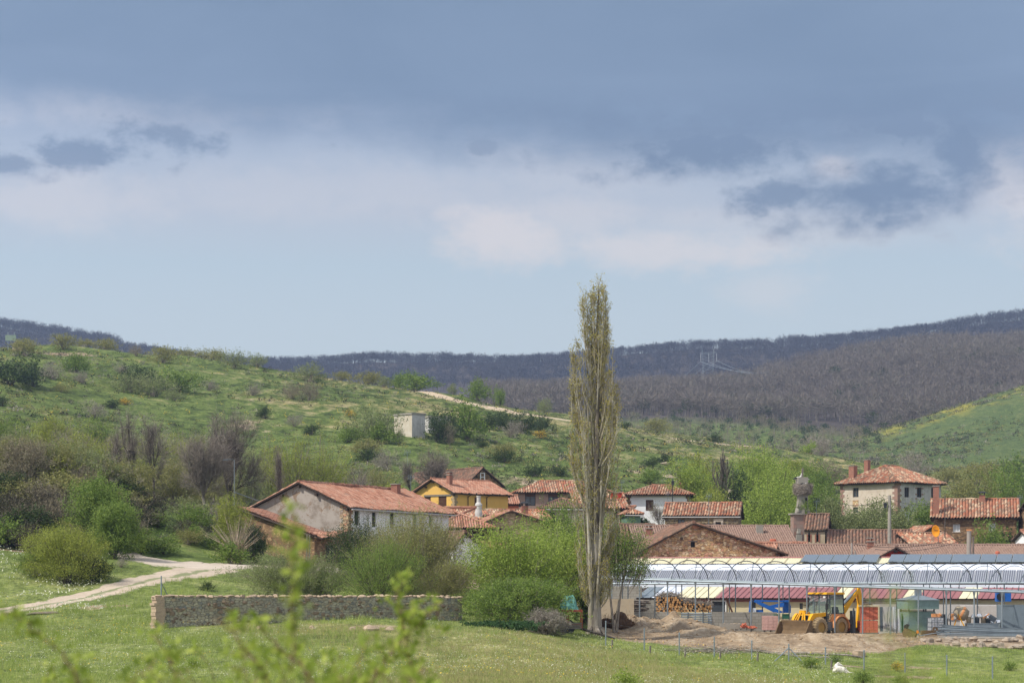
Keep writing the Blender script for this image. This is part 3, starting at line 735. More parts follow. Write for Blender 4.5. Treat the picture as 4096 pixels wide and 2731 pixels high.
def tree_segs(h, seed, trunk_r=.16, levels=4, first=.15, spread=.55, nb=(3, 5), lean=.0, upw=.25, shrink=.80):
    rn = np.random.default_rng(seed); S = []; tips = []
    def grow(p, d, L, r, lv):
        n = 3; q = p
        for i in range(n):
            d2 = d + rn.normal(size=3) * .12; d2[2] += upw * .15; d2 /= np.linalg.norm(d2)
            q2 = q + d2 * L / n; r2 = r * (1 - .3 * (i + 1) / n)
            S.append((*q, *q2, r * (1 - .3 * i / n), r2)); 
            if lv > 0 and (i > 0 or lv < levels):
                for _ in range(rn.integers(nb[0], nb[1] + 1) if i == n - 1 else rn.integers(1, 3)):
                    dd = d2 + rn.normal(size=3) * spread; dd[2] += upw; dd /= np.linalg.norm(dd)
                    grow(q2, dd, L * shrink * rn.uniform(.75, 1.15), r2 * .55, lv - 1)
            elif lv == 0: tips.append((q2, d2, L))
            q, d = q2, d2
    grow(np.array([0, 0, -.1]), np.array([lean, 0, 1.]), h * first * 1.2, trunk_r, levels)
    S = np.array(S); zs = S[:, [2, 5]].max(); k = h / zs
    S[:, [2, 5]] *= k; T_ = [(np.array([t[0][0], t[0][1], t[0][2] * k]), t[1], t[2]) for t in tips]
    return S, T_

def bare_tree_meshes(h, w, seed, trunk_r=.16, levels=3, ntw=7, twl=.9, tww=.02, **kw):
    S, T_ = tree_segs(h, seed, trunk_r, levels, **kw)
    ext = np.percentile(np.abs(S[:, 3:5]), 97); kx = (w / 2) / max(ext, .1); S[:, [0, 1, 3, 4]] *= kx
    rn = np.random.default_rng(seed + 5)
    P0 = np.array([t[0] for t in T_]); P0[:, :2] *= kx; D0 = np.array([t[1] for t in T_])
    p0 = np.repeat(P0, ntw, 0) ; dd = np.repeat(D0, ntw, 0) + rn.normal(size=(len(p0), 3)) * .8; dd[:, 2] += .25
    dd /= np.linalg.norm(dd, axis=1, keepdims=True)
    p0 = p0 - np.repeat(D0, ntw, 0) * rn.uniform(0, .9, (len(p0), 1)) * twl
    p1 = p0 + dd * twl * rn.uniform(.5, 1.2, (len(p0), 1))
    tv, tf = slivers(p0, p1, tww, rn)
    return seg_mesh(S, 5), (tv, tf), p1, dd

def place_plant(name, label, cat, px, D, parts, mats, names, group=None, scale=(1, 1, 1), rz=None, protos=None, single=False):
    p = gp(px, D)
    rz = random.uniform(0, 6.28) if rz is None else rz
    if single:
        o = bpy.data.objects.new(name, protos); C.objects.link(o)
        o.location = p; o.rotation_euler = (0, 0, rz); o.scale = scale
        return tag(o, label, cat, group)
    root = empty(name, p, rz, label, cat, group); root.scale = scale
    for (v, f), m, n in zip(parts, mats, names):
        np_mesh(n, v, f, [m] if not isinstance(m, (list, tuple)) else m, parent=root)
    return root

PROTO = {}
def shrub_proto(kind, k):
    """unit shrub mesh 2.4 m wide, 1.8 m tall (joined stems + crown), shared by the many small shrubs"""
    key = (kind, k)
    if key in PROTO: return PROTO[key]
    W, Hh = 2.4, 1.8  # metres
    leafm, stemm, n, ls, tw, asp, up = {
        'heath': (L_HEATH, M_TWIG, 1500, .13, .8, .35, 1.2), 'dark': (L_DARK, M_BARKD, 1900, .13, .3, .5, .6),
        'green': (L_MID, M_BARKD, 1900, .13, .3, .6, .4), 'olive': (L_OLIVE, M_TWIG, 1900, .13, .4, .45, .8),
        'pale': (L_GREYG, M_TWIG, 1800, .12, .5, .4, .9), 'grey': (L_GREY, M_TWIG, 1500, .16, 1.2, .16, 1.0),
        'brown': (L_BROWN, M_TWIG, 1500, .16, 1.2, .16, 1.0), 'gorse': (L_GORSE, M_BARKD, 900, .11, .2, .7, .2), 'bright': (L_BRIGHT, M_BARKD, 1900, .14, .2, .6, .3)}[kind]
    (lv, lf), (sv, sf) = bush_meshes(W, Hh, 100 + k * 7 + hash_s(kind), int(n * 1.4), ls * 1.15, 16, 6, tw, asp, up)
    v, f, mi = cat_mesh([(lv, lf, 0), (sv, sf, 1)])
    mats = [leafm, stemm]
    if kind == 'gorse':
        (l2, f2), _ = bush_meshes(W * .96, Hh * .95, 100 + k, 700, .14, 4, 6, 0, .5, .5); v, f, mi = cat_mesh([(v, f, 0), (l2, f2, 1)]); mi = np.concatenate([np.zeros(len(lf)), np.ones(len(sf)), np.full(len(f2), 2)]); mats.append(L_DARK)
    o = np_mesh('shrub', v, f, mats, mi); me = o.data; bpy.data.objects.remove(o)
    PROTO[key] = me; return me
def hash_s(s): return sum(ord(ch) * (i + 3) for i, ch in enumerate(s)) % 97

def small(kind, name, label, cat, px, D, wpx, top, group=None, k=None, base=None):
    """shrub given by its centre column, distance, width in picture pixels and top row"""
    D = seat(px, D, base or top + wpx * RATIO[kind]); z0 = gz(px, D); h = max(.4, CZ + (HZ - top) / F * D - z0); w = wpx / F * D * 1.15
    h = min(h, w * 1.3); sx = w / 2.4; return place_plant(name, label, cat, px, D, None, None, None, group, (sx, sx * random.uniform(.8, 1), h / 1.8), protos=shrub_proto(kind, random.randrange(3) if k is None else k), single=True)

RATIO = {'grey': .72, 'brown': .7, 'heath': .55, 'dark': .6, 'green': .6, 'olive': .52, 'pale': .58, 'gorse': .55, 'bright': .7}
def seat(px, D, base):
    """distance near D at which the ground shows at picture row base in this column"""
    ds = np.concatenate([np.linspace(D * .82, D * 1.22, 60)]); z = ground((px - 2048) / F * ds, ds); py = HZ - (z - CZ) / ds * F
    c = np.abs(py - base) + np.abs(ds - D) / D * 30; return float(ds[np.argmin(c)])

def nth(n):
    a = 'first second third fourth fifth sixth seventh eighth ninth tenth eleventh twelfth thirteenth fourteenth fifteenth sixteenth seventeenth eighteenth nineteenth'.split()
    return a[n] if n < 19 else (('twentieth', 'thirtieth')[(n + 1) // 10 - 2] if (n + 1) % 10 == 0 else ('twenty-', 'thirty-')[(n + 1) // 10 - 2] + a[(n + 1) % 10 - 1])
def order(objs, fmt, key=lambda o: o.location.x / o.location.y):
    for i, o in enumerate(sorted(objs, key=key)): o['label'] = fmt % nth(i)
# ------------------------------------------------------------------ buildings
def clip_poly(poly, planes):
    for (a, b, c) in planes:      # keep a*x+b*z<=c
        out = []
        for i in range(len(poly)):
            p, q = poly[i], poly[(i + 1) % len(poly)]
            dp, dq = a * p[0] + b * p[1] - c, a * q[0] + b * q[1] - c
            if dp <= 0: out.append(p)
            if (dp < 0 < dq) or (dq < 0 < dp):
                t = dp / (dp - dq); out.append((p[0] + (q[0] - p[0]) * t, p[1] + (q[1] - p[1]) * t))
        poly = out
        if len(poly) < 3: return []
    return poly

class House:
    """gabled, hipped or lean-to house; local x runs along the front wall, y runs back"""
    def __init__(s, name, label, cat, pc, D, th, pr, depth, z_eave, rise, ridge='x', base=None, pl=None, group=None):
        s.pc, s.D, s.th = pc, D, R(th); s.A = ((pc - 2048) / F * D, D); s.ct, s.st = math.cos(s.th), math.sin(s.th)
        s.L = s.sx(pr); s.M = s.sy(pl) if pl is not None else depth
        cx = s.A[0]; z0 = float(ground(cx + s.ct * s.L / 2 - s.st * s.M / 2, D + s.st * s.L / 2 + s.ct * s.M / 2)) if base is None else CZ + (HZ - base) / F * D
        s.z0 = z0; s.e = CZ + (HZ - z_eave) / F * D - z0
        s.rise = rise; s.ridge = ridge
        s.root = empty(name, (s.A[0], s.A[1], z0), s.th, label, cat, group)
    def sx(s, px):
        k = (px - 2048) / F; return (k * s.D - s.A[0]) / (s.ct - k * s.st)
    def sy(s, px):
        k = (px - 2048) / F; return (k * s.D - s.A[0]) / (-s.st - k * s.ct)
    def zf(s, py, t): return CZ + (HZ - py) / F * (s.D + s.st * t) - s.z0      # height on the front wall at distance t
    def zl(s, py, t): return CZ + (HZ - py) / F * (s.D + s.ct * t) - s.z0      # on the left wall
    def walls(s, mats, holes=(), below=1.5, over=None):
        """mats: dict F,L,R,B ; holes: (wall, px0, px1, py0, py1, kind)"""
        L, M, e, r = s.L, s.M, s.e, s.rise
        H_ = {'F': [], 'L': [], 'R': [], 'B': []}
        for h in holes:
            w, a, b, t, u = h[:5]
            if w == 'F':
                x0, x1 = s.sx(a), s.sx(b); H_['F'].append((x0, x1, s.zf(u, (x0 + x1) / 2), s.zf(t, (x0 + x1) / 2), h[5]))
            elif w == 'L':
                x0, x1 = sorted((s.sy(a), s.sy(b))); H_['L'].append((x0, x1, s.zl(u, (x0 + x1) / 2), s.zl(t, (x0 + x1) / 2), h[5]))
        matl = []; mb = MB()
        for w, wl in (('F', L), ('L', M), ('R', M), ('B', L)):
            m = mats.get(w, mats['F'])
            if m not in matl: matl.append(m)
            mi = matl.index(m)
            gable = not getattr(s, 'flat', False) and (s.ridge == 'x' and w in 'LR') or (s.ridge == 'y' and w in 'FB')
            if s.ridge == 'x+' : planes = [(0, 1, e)] if w == 'F' else ([(0, 1, e + r)] if w == 'B' else [(-r / M, 1, e)])
            elif gable:
                pk = getattr(s, 'peak', .5); planes = [(-r / (wl * pk), 1, e), (r / (wl * (1 - pk)), 1, e + r / (1 - pk))]
            else: planes = [(0, 1, e)]
            def to3(x, z, inn=0.0):
                return {'F': (x, inn, z), 'B': (x, M - inn, z), 'L': (inn, x, z), 'R': (L - inn, x, z)}[w]
            xs = sorted({0, wl, *[q for h in H_[w] for q in h[:2]], *( [wl / 2] if gable else [])}); zs = sorted({-below, e + r + .01, *[q for h in H_[w] for q in h[2:4]]})
            for i in range(len(xs) - 1):
                for j in range(len(zs) - 1):
                    mx, mz = (xs[i] + xs[i + 1]) / 2, (zs[j] + zs[j + 1]) / 2
                    if any(h[0] < mx < h[1] and h[2] < mz < h[3] for h in H_[w]): continue
                    q = clip_poly([(xs[i], zs[j]), (xs[i + 1], zs[j]), (xs[i + 1], zs[j + 1]), (xs[i], zs[j + 1])], planes)
                    if len(q) >= 3:
                        if w in 'BL': q = q[::-1]
                        off = {'F': 0, 'R': 31, 'B': 67, 'L': 11}[w]
                        mb.face([to3(*p) for p in q], [(p[0] + off, p[1]) for p in q], mi)
            for (x0, x1, z0, z1, kind) in H_[w]:
                dp = .22
                for (a, b) in (((x0, z0), (x1, z0)), ((x1, z0), (x1, z1)), ((x1, z1), (x0, z1)), ((x0, z1), (x0, z0))):
                    mb.face([to3(*a), to3(*a, dp), to3(*b, dp), to3(*b)], [(0, 0), (dp, 0), (dp, 1), (0, 1)], mi)
                s.opening(w, x0, x1, z0, z1, kind, to3)
        s.wall = mb.build('wall', matl, s.root)
    def opening(s, w, x0, x1, z0, z1, kind, to3):
        def slab(mb, a0, a1, b0, b1, d0, d1):
            p = [to3(a0, b0, d0), to3(a1, b1, d1)]; lo = [min(p[0][i], p[1][i]) for i in range(3)]; hi = [max(p[0][i], p[1][i]) for i in range(3)]
            mb.box2(lo, hi)
        W, Hh = x1 - x0, z1 - z0
        if kind == 'dark':
            mb = MB(); slab(mb, x0 - .02, x1 + .02, z0 - .02, z1 + .02, .221, .30); mb.build('window', M_DARK, s.root); return
        if kind in ('shut', 'green'):
            mb = MB(); slab(mb, x0 + .003, x1 - .003, z0 + .003, z1 - .003, .10, .16)
            n = max(4, int(Hh / .14))
            for i in range(n): slab(mb, x0 + .05, x1 - .05, z0 + Hh * (i + .15) / n, z0 + Hh * (i + .75) / n, .07, .11)
            mb.build('shutter', M_WOODB if kind == 'shut' else M_GREENSH, s.root); return
        if kind == 'door':
            mb = MB(); slab(mb, x0 + .003, x1 - .003, z0 + .003, z1 - .003, .12, .18)
            for i in range(1, 4): slab(mb, x0 + W * i / 4 - .015, x0 + W * i / 4 + .015, z0, z1, .10, .13)
            mb.build('door', M_WOODB, s.root); return
        fm = {'win': M_WOODD, 'old': M_WOODG, 'white': M_WFRAME, 'lace': M_WFRAME}[kind]
        mb = MB(); fw = .07
        for a in ((x0, x0 + fw), (x1 - fw, x1), ((x0 + x1) / 2 - fw / 2, (x0 + x1) / 2 + fw / 2)): slab(mb, a[0] + .002, a[1] - .002, z0 + .002, z1 - .002, .12, .20)
        for b in ((z0, z0 + fw), (z1 - fw, z1)) + (((z0 * .4 + z1 * .6 - .02, z0 * .4 + z1 * .6 + .02),) if Hh > 1 else ()): slab(mb, x0 + .004, x1 - .004, b[0] + .004, b[1] - .004, .115, .205)
        fr = mb.build('window', fm, s.root)
        mb = MB(); slab(mb, x0, x1, z0, z1, .208, .26); mb.build('pane', M_CURT if kind == 'lace' else M_GLASS, fr)
    def local(s, w, px, py, out=0.0):
        if w == 'F': t = s.sx(px); return Vector((t, -out, s.zf(py, t)))
        t = s.sy(px); return Vector((-out, t, s.zl(py, t)))
    def plane(s, mb, o, e, up, ln, vmax, col=.24, row=.42, sag=.05, seed=1, th=.09):
        """corrugated tile slope; o origin at the eave corner, e unit along the eave, up unit up the slope"""
        rn = np.random.default_rng(seed); o, e, up = Vector(o), Vector(e), Vector(up); nrm = e.cross(up).normalized()
        if nrm.z < 0: nrm = -nrm
        n = max(3, int(ln / col)) * 4; ph = rn.uniform(0, 6)
        top = [vmax(i / n) for i in range(n + 1)]; mx = max(top); rws = max(2, int(mx / row)); cols = []
        b0 = len(mb.v); jit = rn.normal(size=(n // 4 + 2, rws + 2)) * .014
        for i in range(n + 1):
            t = ln * i / n; hgt = [0.0, .38 * col, .56 * col, .38 * col][i % 4]
            for j in range(rws + 1):
                v = min(mx * j / rws, top[i])
                sg = -sag * math.sin(math.pi * min(1, i / n)) * (.4 + .6 * j / rws) + sag * .35 * math.sin(t * .9 + ph + v * .5)
                q = o + e * t + up * v + nrm * (hgt + jit[i // 4, j] + .02 * ((j % 2))) + Vector((0, 0, sg)); mb.v.append(tuple(q))
        m = rws + 1
        for i in range(n):
            for j in range(rws):
                if mx * j / rws >= max(top[i], top[i + 1]) - 1e-6: continue
                mb.f.append((b0 + i * m + j, b0 + (i + 1) * m + j, b0 + (i + 1) * m + j + 1, b0 + i * m + j + 1)); mb.mi.append(0)
                cx = (i // 4) + (i % 4) / 4.0; v0, v1 = mx * j / rws / row, mx * (j + 1) / rws / row
                off = (i // 4 * 37 % 11) * .09; mb.uv += [(cx + .001, v0 + off), (cx + .249, v0 + off), (cx + .249, v1 + off), (cx + .001, v1 + off)]
        # boarded underside and verge
        lo = -nrm * th; tops = [o + up * top[0], o + e * ln + up * top[-1]]
        k = 8; prev = None
        for i in range(k + 1):
            f_ = i / k; sg = Vector((0, 0, -sag * math.sin(math.pi * f_) - sag * .35)); a = o + e * ln * f_ + lo + sg; b_ = o + e * ln * f_ + up * vmax(f_) + lo + sg
            if prev is not None: mb.face([prev[0], prev[1], b_, a], None, 1)
            if prev is not None: mb.face([prev[0] - lo * 1.0, prev[0], a, a - lo * 1.0], None, 1)
            prev = (a, b_)
        for (a, t_, sg) in ((o, top[0], 1), (o + e * ln, top[-1], -1)):
            if t_ > .3:
                q = [a + lo, a + lo + up * t_, a + up * t_ + nrm * .03, a + nrm * .03]; mb.face(q if sg > 0 else q[::-1], None, 1)
    def ridge_caps(s, mb, p0, p1, r=.13):
        p0, p1 = Vector(p0), Vector(p1); n = max(2, int((p1 - p0).length / .45)); d = (p1 - p0) / n
        for i in range(n):
            a = p0 + d * i; b_ = a + d * .96; b0 = len(mb.f)
            mb.tube([a + Vector((0, 0, random.uniform(-.02, .03))), b_], [r * 1.12, r * .92], 6, 0)
            for k in range((len(mb.f) - b0)): pass
            nv = sum(len(f) for f in mb.f[b0:]); mb.uv[-nv:] = [(1000 + i * 3 + .5, i + .5)] * nv
    def roof(s, mat, ovf=.45, ovg=.3, col=.24, row=.42, sag=.06, seed=1, hip=None, under=None, gutter=None):
        L, M, e, r = s.L, s.M, s.e, s.rise; mb = MB()
        def slope(o, e_, out, ln, half, rs, vm=None, sd=0):
            sl = math.hypot(half, rs); up = Vector((-out[0] * half / sl, -out[1] * half / sl, rs / sl)); oo = Vector(o) - up * (ovf) 
            s.plane(mb, oo, e_, up, ln, vm or (lambda f: sl + ovf), col, row, sag, seed + sd)
            return sl
        if s.ridge == 'x+':
            sl = slope((-ovg, 0, e + .05), (1, 0, 0), (0, -1), L + 2 * ovg, M, r)
        elif hip is None and s.ridge == 'x':
            pk = getattr(s, 'peak', .5)
            slope((-ovg, 0, e + .05), (1, 0, 0), (0, -1), L + 2 * ovg, M * pk, r); slope((L + ovg, M, e + .05), (-1, 0, 0), (0, 1), L + 2 * ovg, M * (1 - pk), r, None, 1)
            s.ridge_caps(mb, (-ovg, M * pk, e + r + .12), (L + ovg, M * pk, e + r + .12))
        elif hip is None:
            pk = getattr(s, 'peak', .5)
            slope((0, M + ovg, e + .05), (0, -1, 0), (-1, 0), M + 2 * ovg, L * pk, r); slope((L, -ovg, e + .05), (0, 1, 0), (1, 0), M + 2 * ovg, L * (1 - pk), r, None, 1)
            s.ridge_caps(mb, (L * pk, -ovg, e + r + .12), (L * pk, M + ovg, e + r + .12))
        else:
            # hip roof: hx inset of the ridge ends along x; ridge along x at y=M/2 (hip 'x') or along y
            o_ = ovf; Lx, My = L + 2 * o_, M + 2 * o_; ze = e - r * .0 + .0
            if s.ridge == 'x': hx = hip + o_; half = My / 2; rx0, rx1 = hx, Lx - hx
            else: hx = Lx / 2; half = hip + o_
            def tri(ln, a, b):     # height fraction profile: rises over a, flat, falls over b
                return lambda f: min(1.0, f * ln / a if a else 1, (1 - f) * ln / b if b else 1)
            def side(o, ee, out, ln, run, a, b, sd):
                sl = math.hypot(run, r); up = Vector((-out[0] * run / sl, -out[1] * run / sl, r / sl)); fn = tri(ln, a, b)
                s.plane(mb, o, ee, up, ln, lambda f: max(0.0, sl * fn(f)), col, row, sag, seed + sd)
            if s.ridge == 'x':
                side((-o_, -o_, ze), (1, 0, 0), (0, -1), Lx, My / 2, hx, hx, 0); side((L + o_, M + o_, ze), (-1, 0, 0), (0, 1), Lx, My / 2, hx, hx, 1)
                side((-o_, M + o_, ze), (0, -1, 0), (-1, 0), My, hx, My / 2, My / 2, 2); side((L + o_, -o_, ze), (0, 1, 0), (1, 0), My, hx, My / 2, My / 2, 3)
                A_, B_ = (hx - o_, M / 2, ze + r + .08), (L + o_ - hx, M / 2, ze + r + .08)
            else:
                hy = hip + o_
                side((-o_, -o_, ze), (1, 0, 0), (0, -1), Lx, hy, Lx / 2, Lx / 2, 0); side((L + o_, M + o_, ze), (-1, 0, 0), (0, 1), Lx, hy, Lx / 2, Lx / 2, 1)
                side((-o_, M + o_, ze), (0, -1, 0), (-1, 0), My, Lx / 2, hy, hy, 2); side((L + o_, -o_, ze), (0, 1, 0), (1, 0), My, Lx / 2, hy, hy, 3)
                A_, B_ = (L / 2, hy - o_, ze + r + .08), (L / 2, M + o_ - hy, ze + r + .08)
            if (Vector(A_) - Vector(B_)).length > .5: s.ridge_caps(mb, A_, B_)
            cs = [(-o_, -o_), (L + o_, -o_), (L + o_, M + o_), (-o_, M + o_)]
            ends = [A_, B_ if s.ridge == 'x' else A_, B_, A_ if s.ridge == 'x' else B_]
            for (cx, cy), en in zip(cs, ends): s.ridge_caps(mb, (cx, cy, ze + .08), en, .11)
        s.roofo = mb.build('roof', [mat, under or M_WOODD], s.root)
        if s.ridge == 'x' and hip is None and s.rise > .8:
            t = MB()
            for gx in (-.16, L + .16):
                for f_ in (0.0, .32, .5, .68, 1.0):
                    hgt = e + r * (1 - abs(f_ - .5) * 2) - .30; t.box((gx, M * f_, hgt), (.34, .18, .2))
            build_each(t, 'beam', M_WOODD, s.root)
        if s.ridge == 'y' and hip is None:
            t = MB()
            for f_ in (0.02, .3, .5, .7, .98):
                hgt = e + r * (1 - abs(f_ - .5) * 2) - .28; t.box((L * f_, -.16, hgt), (.18, .34, .2))
            build_each(t, 'beam', M_WOODD, s.root)
        if gutter:
            t = MB(); dz = e + .05 - .10 - ovf * r / max(.5, M / 2) if s.ridge == 'x' and hip is None else e - .12
            yo = -ovf - .05
            t.tube([(-ovg, yo, dz), (L + ovg, yo, dz - .03)], .07, 6)
            gx = gutter if isinstance(gutter, (int, float)) and gutter > 1 else None
            if gx: x = s.sx(gx); t.tube([(x, yo, dz), (x - .2, -.08, dz - .35), (x - .2, -.08, dz - 2.6)], .045, 5)
            t.build('gutter', M_GUTTER, s.root)
    def chimney(s, x, y, w, d, zt, mat, zb=None, cap='slab', parent=None):
        zb = zb if zb is not None else s.e; mb = MB(); mb.box2((x - w / 2, y - d / 2, zb), (x + w / 2, y + d / 2, zt))
        m2 = 1
        if cap == 'slab': mb.box2((x - w / 2 - .08, y - d / 2 - .08, zt), (x + w / 2 + .08, y + d / 2 + .08, zt + .08), 1)
        elif cap == 'hood':
            for sx_, sy_ in ((-1, -1), (1, -1), (1, 1), (-1, 1)): mb.box((x + sx_ * w * .4, y + sy_ * d * .4, zt + .12), (.09, .09, .24), None, 1)
            mb.box((x, y, zt + .32), (w + .5, d + .4, .16), None, 1, .35)
        elif cap == 'tiles':
            mb.box((x, y, zt + .05), (w + .14, d + .14, .08), None, 1)
            for i in (-1, 1): mb.box((x + i * w * .3, y, zt + .2), (.1, d, .22), None, 0)
            mb.box((x, y, zt + .34), (w + .1, d + .1, .07), None, 1)
        return mb.build('chimney', [mat, M_CONC if cap == 'slab' or cap == 'tiles' else M_BLACK], parent or s.roofo)
    def quoins(s, w, mat, n=8, size=.45, corner=0, z0=0.0):
        """corner blocks standing 2 cm proud"""
        mb = MB(); z = z0
        L, M = s.L, s.M; x, y = [(0, 0), (L, 0), (0, M)][corner]
        i = 0
        while z < s.e - .25:
            a = size * (1.3 if i % 2 else .8); b_ = size * (.8 if i % 2 else 1.3); hh = random.uniform(.3, .42)
            if corner == 0: mb.box2((-.03, -.03, z), (a, .05, z + hh)); mb.box2((-.029, .051, z), (.05, b_, z + hh))
            elif corner == 1: mb.box2((L - a, -.03, z), (L + .03, .05, z + hh)); mb.box2((L - .05, .051, z), (L + .029, b_, z + hh))
            else: mb.box2((-.03, M - a, z), (.05, M + .03, z + hh))
            z += hh; i += 1
        mb.build('corner_stone', mat, s.root)

def up_m(D, dpx): return dpx / F * D

# --- farmhouse: rendered gable to the left, white front to the right
h = House('farmhouse', 'long farmhouse with patchy grey stone gable, white front wall and red tile roof', 'house',
          1393, 175, 66, 1795, None, 2024, 2.0, 'x', base=2216, pl=1012)
h.walls({'F': M_WHITE, 'L': M_REND, 'R': M_WHITE, 'B': M_REND}, [('F', 1418, 1438, 2042, 2100, 'win'), ('F', 1488, 1505, 2048, 2106, 'win'), ('F', 1560, 1578, 2052, 2112, 'win'), ('F', 1650, 1667, 2058, 2112, 'green'), ('F', 1716, 1731, 2062, 2104, 'green')])
h.roof(M_TILE, .5, .35, seed=3, gutter=1474, sag=.12)
h.quoins('L', M_STONE, size=.6, corner=0, z0=0)
h.chimney(h.L * .84, h.M * .42, .7, .6, h.e + h.rise + .45, M_BRICK, h.e + 1, 'slab')

# --- lean-to barn against the gable
h = House('lean_to_barn', 'low stone lean-to barn under red tiles in front of the grey farmhouse gable', 'barn', 1250, 167, -19, 1400, None, 2152, 1.3, 'x', base=2212, pl=945)
h = None
def lean_to():
    # wedge-shaped outbuilding: its eave drops towards the camera, roof rises to the farmhouse gable
    o = [x for x in C.objects if x.name == 'lean_to_barn'][0]
    A, B, Cc = P(1258, 2138, 166), P(962, 2030, 176), P(1390, 2128, 170)
    for ob in (o,): ob.location = (A.x, A.y, float(ground(A.x, A.y))); ob.rotation_euler = (0, 0, 0)
    loc = Vector(o.location); L = lambda p: p - loc
    Tl, Tr = P(955, 2005, 181), P(1392, 2126, 176)
    A, B, Tl, Tr, Cc = L(A), L(B), L(Tl), L(Tr), L(Cc)
    # roof as a tiled plane from the eave line (B..A) up to the wall line
    H0 = House.__new__(House); H0.root = o
    mb = MB(); e = (A - B); ln = e.length; e.normalize(); top = (Tr - A); upv = (Tl - B); upm = upv - e * upv.dot(e); sl = upm.length; upm.normalize()
    n_top = upm.copy(); mb2 = mb
    H0.plane(mb, B - upm * .3 - e * .2, e, upm, ln + .4, lambda f: sl + .3, .24, .42, .06, 5)
    # small return slope to the right, facing the camera
    e2 = (Cc + Vector((.2, 0, 0)) - A); l2 = e2.length; e2.normalize(); up2 = (A + upm * sl - A); up2 = up2 - e2 * up2.dot(e2); s2 = up2.length; up2.normalize()
    H0.plane(mb, A - up2 * .3, e2, up2, l2 + .3, lambda f: max(.05, (s2 + .2) * (1 - f * .85)), .24, .42, .05, 6)
    mb.build('roof', [M_TILE, M_WOODD], o)
    w = MB(); dn = 3.4
    def wall(p, q, zp, zq, holes=()):
        w.face([(p.x, p.y, -1.2), (q.x, q.y, -1.2), (q.x, q.y, zq), (p.x, p.y, zp)], [(0, 0), ((q - p).length, 0), ((q - p).length, zq + 1), (0, zp + 1)])
    wall(B, A, B.z - .15, A.z - .15); wall(A, Cc, A.z - .2, Cc.z - .2); wall(Cc, Tr + Vector((0, 3, 0)), Cc.z - .2, Tr.z - .2); wall(Tl, B, Tl.z - .2, B.z - .2)
    w.build('wall', M_STONE_DARK, o)
    d = MB(); q = A.lerp(Cc, .36); q2 = A.lerp(Cc, .56); d.face([q + Vector((0, -.03, -q.z - .5)), q2 + Vector((0, -.03, -q.z - .5)), Vector((q2.x, q2.y - .03, 1.35)), Vector((q.x, q.y - .03, 1.35))])
    d.prism([(q.x, -.5), (q2.x, -.5), (q2.x, 1.35), (q.x, 1.35)], 'y', q.y - .12, q.y - .03); d.build('door', M_DARK, o)
    d = MB(); q = A.lerp(Cc, .74); d.box((q.x, q.y - .06, .2), (1.3, .1, 2.2)); d.build('barn_door', M_WOODG, o)
    g = MB(); g.tube([B + Vector((0, -.1, -.12)) - upm * .3, A + Vector((0, -.1, -.12)) - upm * .3], .08, 6); g.build('eave_board', M_WOODD, o)
    for px in (1226, 1236):
        p = MB(); b0 = gp(px, 164); p.tube([(b0.x, b0.y, b0.z - .2), (b0.x + .05, b0.y, b0.z + 2.2)], .06, 5); po = p.build('fence_post', M_WOODG)
        tag(po, 'weathered wooden post standing before the %s lean-to barn corner' % ('left side of the' if px < 1230 else 'door side of the'), 'post')
lean_to()

# --- old stone barn on the slope behind
h = House('stone_barn', 'long stone barn with dark weathered tile roof and gable window, behind the yellow house', 'barn', 1862, 275, 30, 2008, None, 1938, 2.2, 'y', base=2010, pl=1600)
h.peak = .45
h.walls({'F': M_STONE_DARK}, [('F', 1962, 1980, 1934, 1950, 'win')])
h.roof(M_TILE_DARK, .4, .35, seed=8, sag=.10)
t = MB(); a, b_ = h.local('F', 1919, 1891, .1), h.local('F', 1938, 1923, .1)
for q in ((a.x, a.x + .12), (b_.x - .12, b_.x)): t.box2((q[0], -.14, b_.z), (q[1], -.05, a.z))
for zz in (a.z, (a.z + b_.z) / 2, b_.z): t.box2((a.x, -.13, zz - .05), (b_.x, -.06, zz + .05))
t.build('window_frame', M_WFRAME, h.root)

# --- yellow house
h = House('yellow_house', 'bright yellow house with brown shutters and pink-red tile roof', 'house', 1818, 240, 47, 2032, None, 1967, 1.5, 'x', base=2030, pl=1655)
h.walls({'F': M_YELLOW}, [('L', 1697, 1723, 1984, 2014, 'shut'), ('L', 1754, 1786, 1983, 2026, 'shut'), ('F', 1898, 1918, 1988, 2026, 'shut')], below=3)
h.roof(M_TILE, .5, .5, seed=12, sag=.05)
h.quoins('F', M_STONE_TAN, size=.4, corner=0, z0=-2)
t = MB(); a, b_ = h.local('L', 1697, 1980, .05), h.local('L', 1806, 1976, .05); t.box2((-.08, min(a.y, b_.y), a.z - .18), (-.02, max(a.y, b_.y), a.z + .02)); t.build('lintel', M_WOODG, h.root)
h.chimney(h.L * .12, h.M * .28, .5, .5, h.e + 2.0, M_BRICK, h.e, 'tiles')
t = MB()
for px in (1870, 1945):
    x = h.sx(px); t.tube([(x + .35, -.45, h.e - .15), (x, -.1, h.e - .5), (x, -.1, h.e - 2.8)], .05, 5)
build_each(t, 'downpipe', M_WOODD, h.root)
t = MB()
for i in range(7): t.box((h.L * (i + .5) / 7, -.25, h.e - .12), (.14, .5, .16))
build_each(t, 'rafter', M_WOODD, h.root)
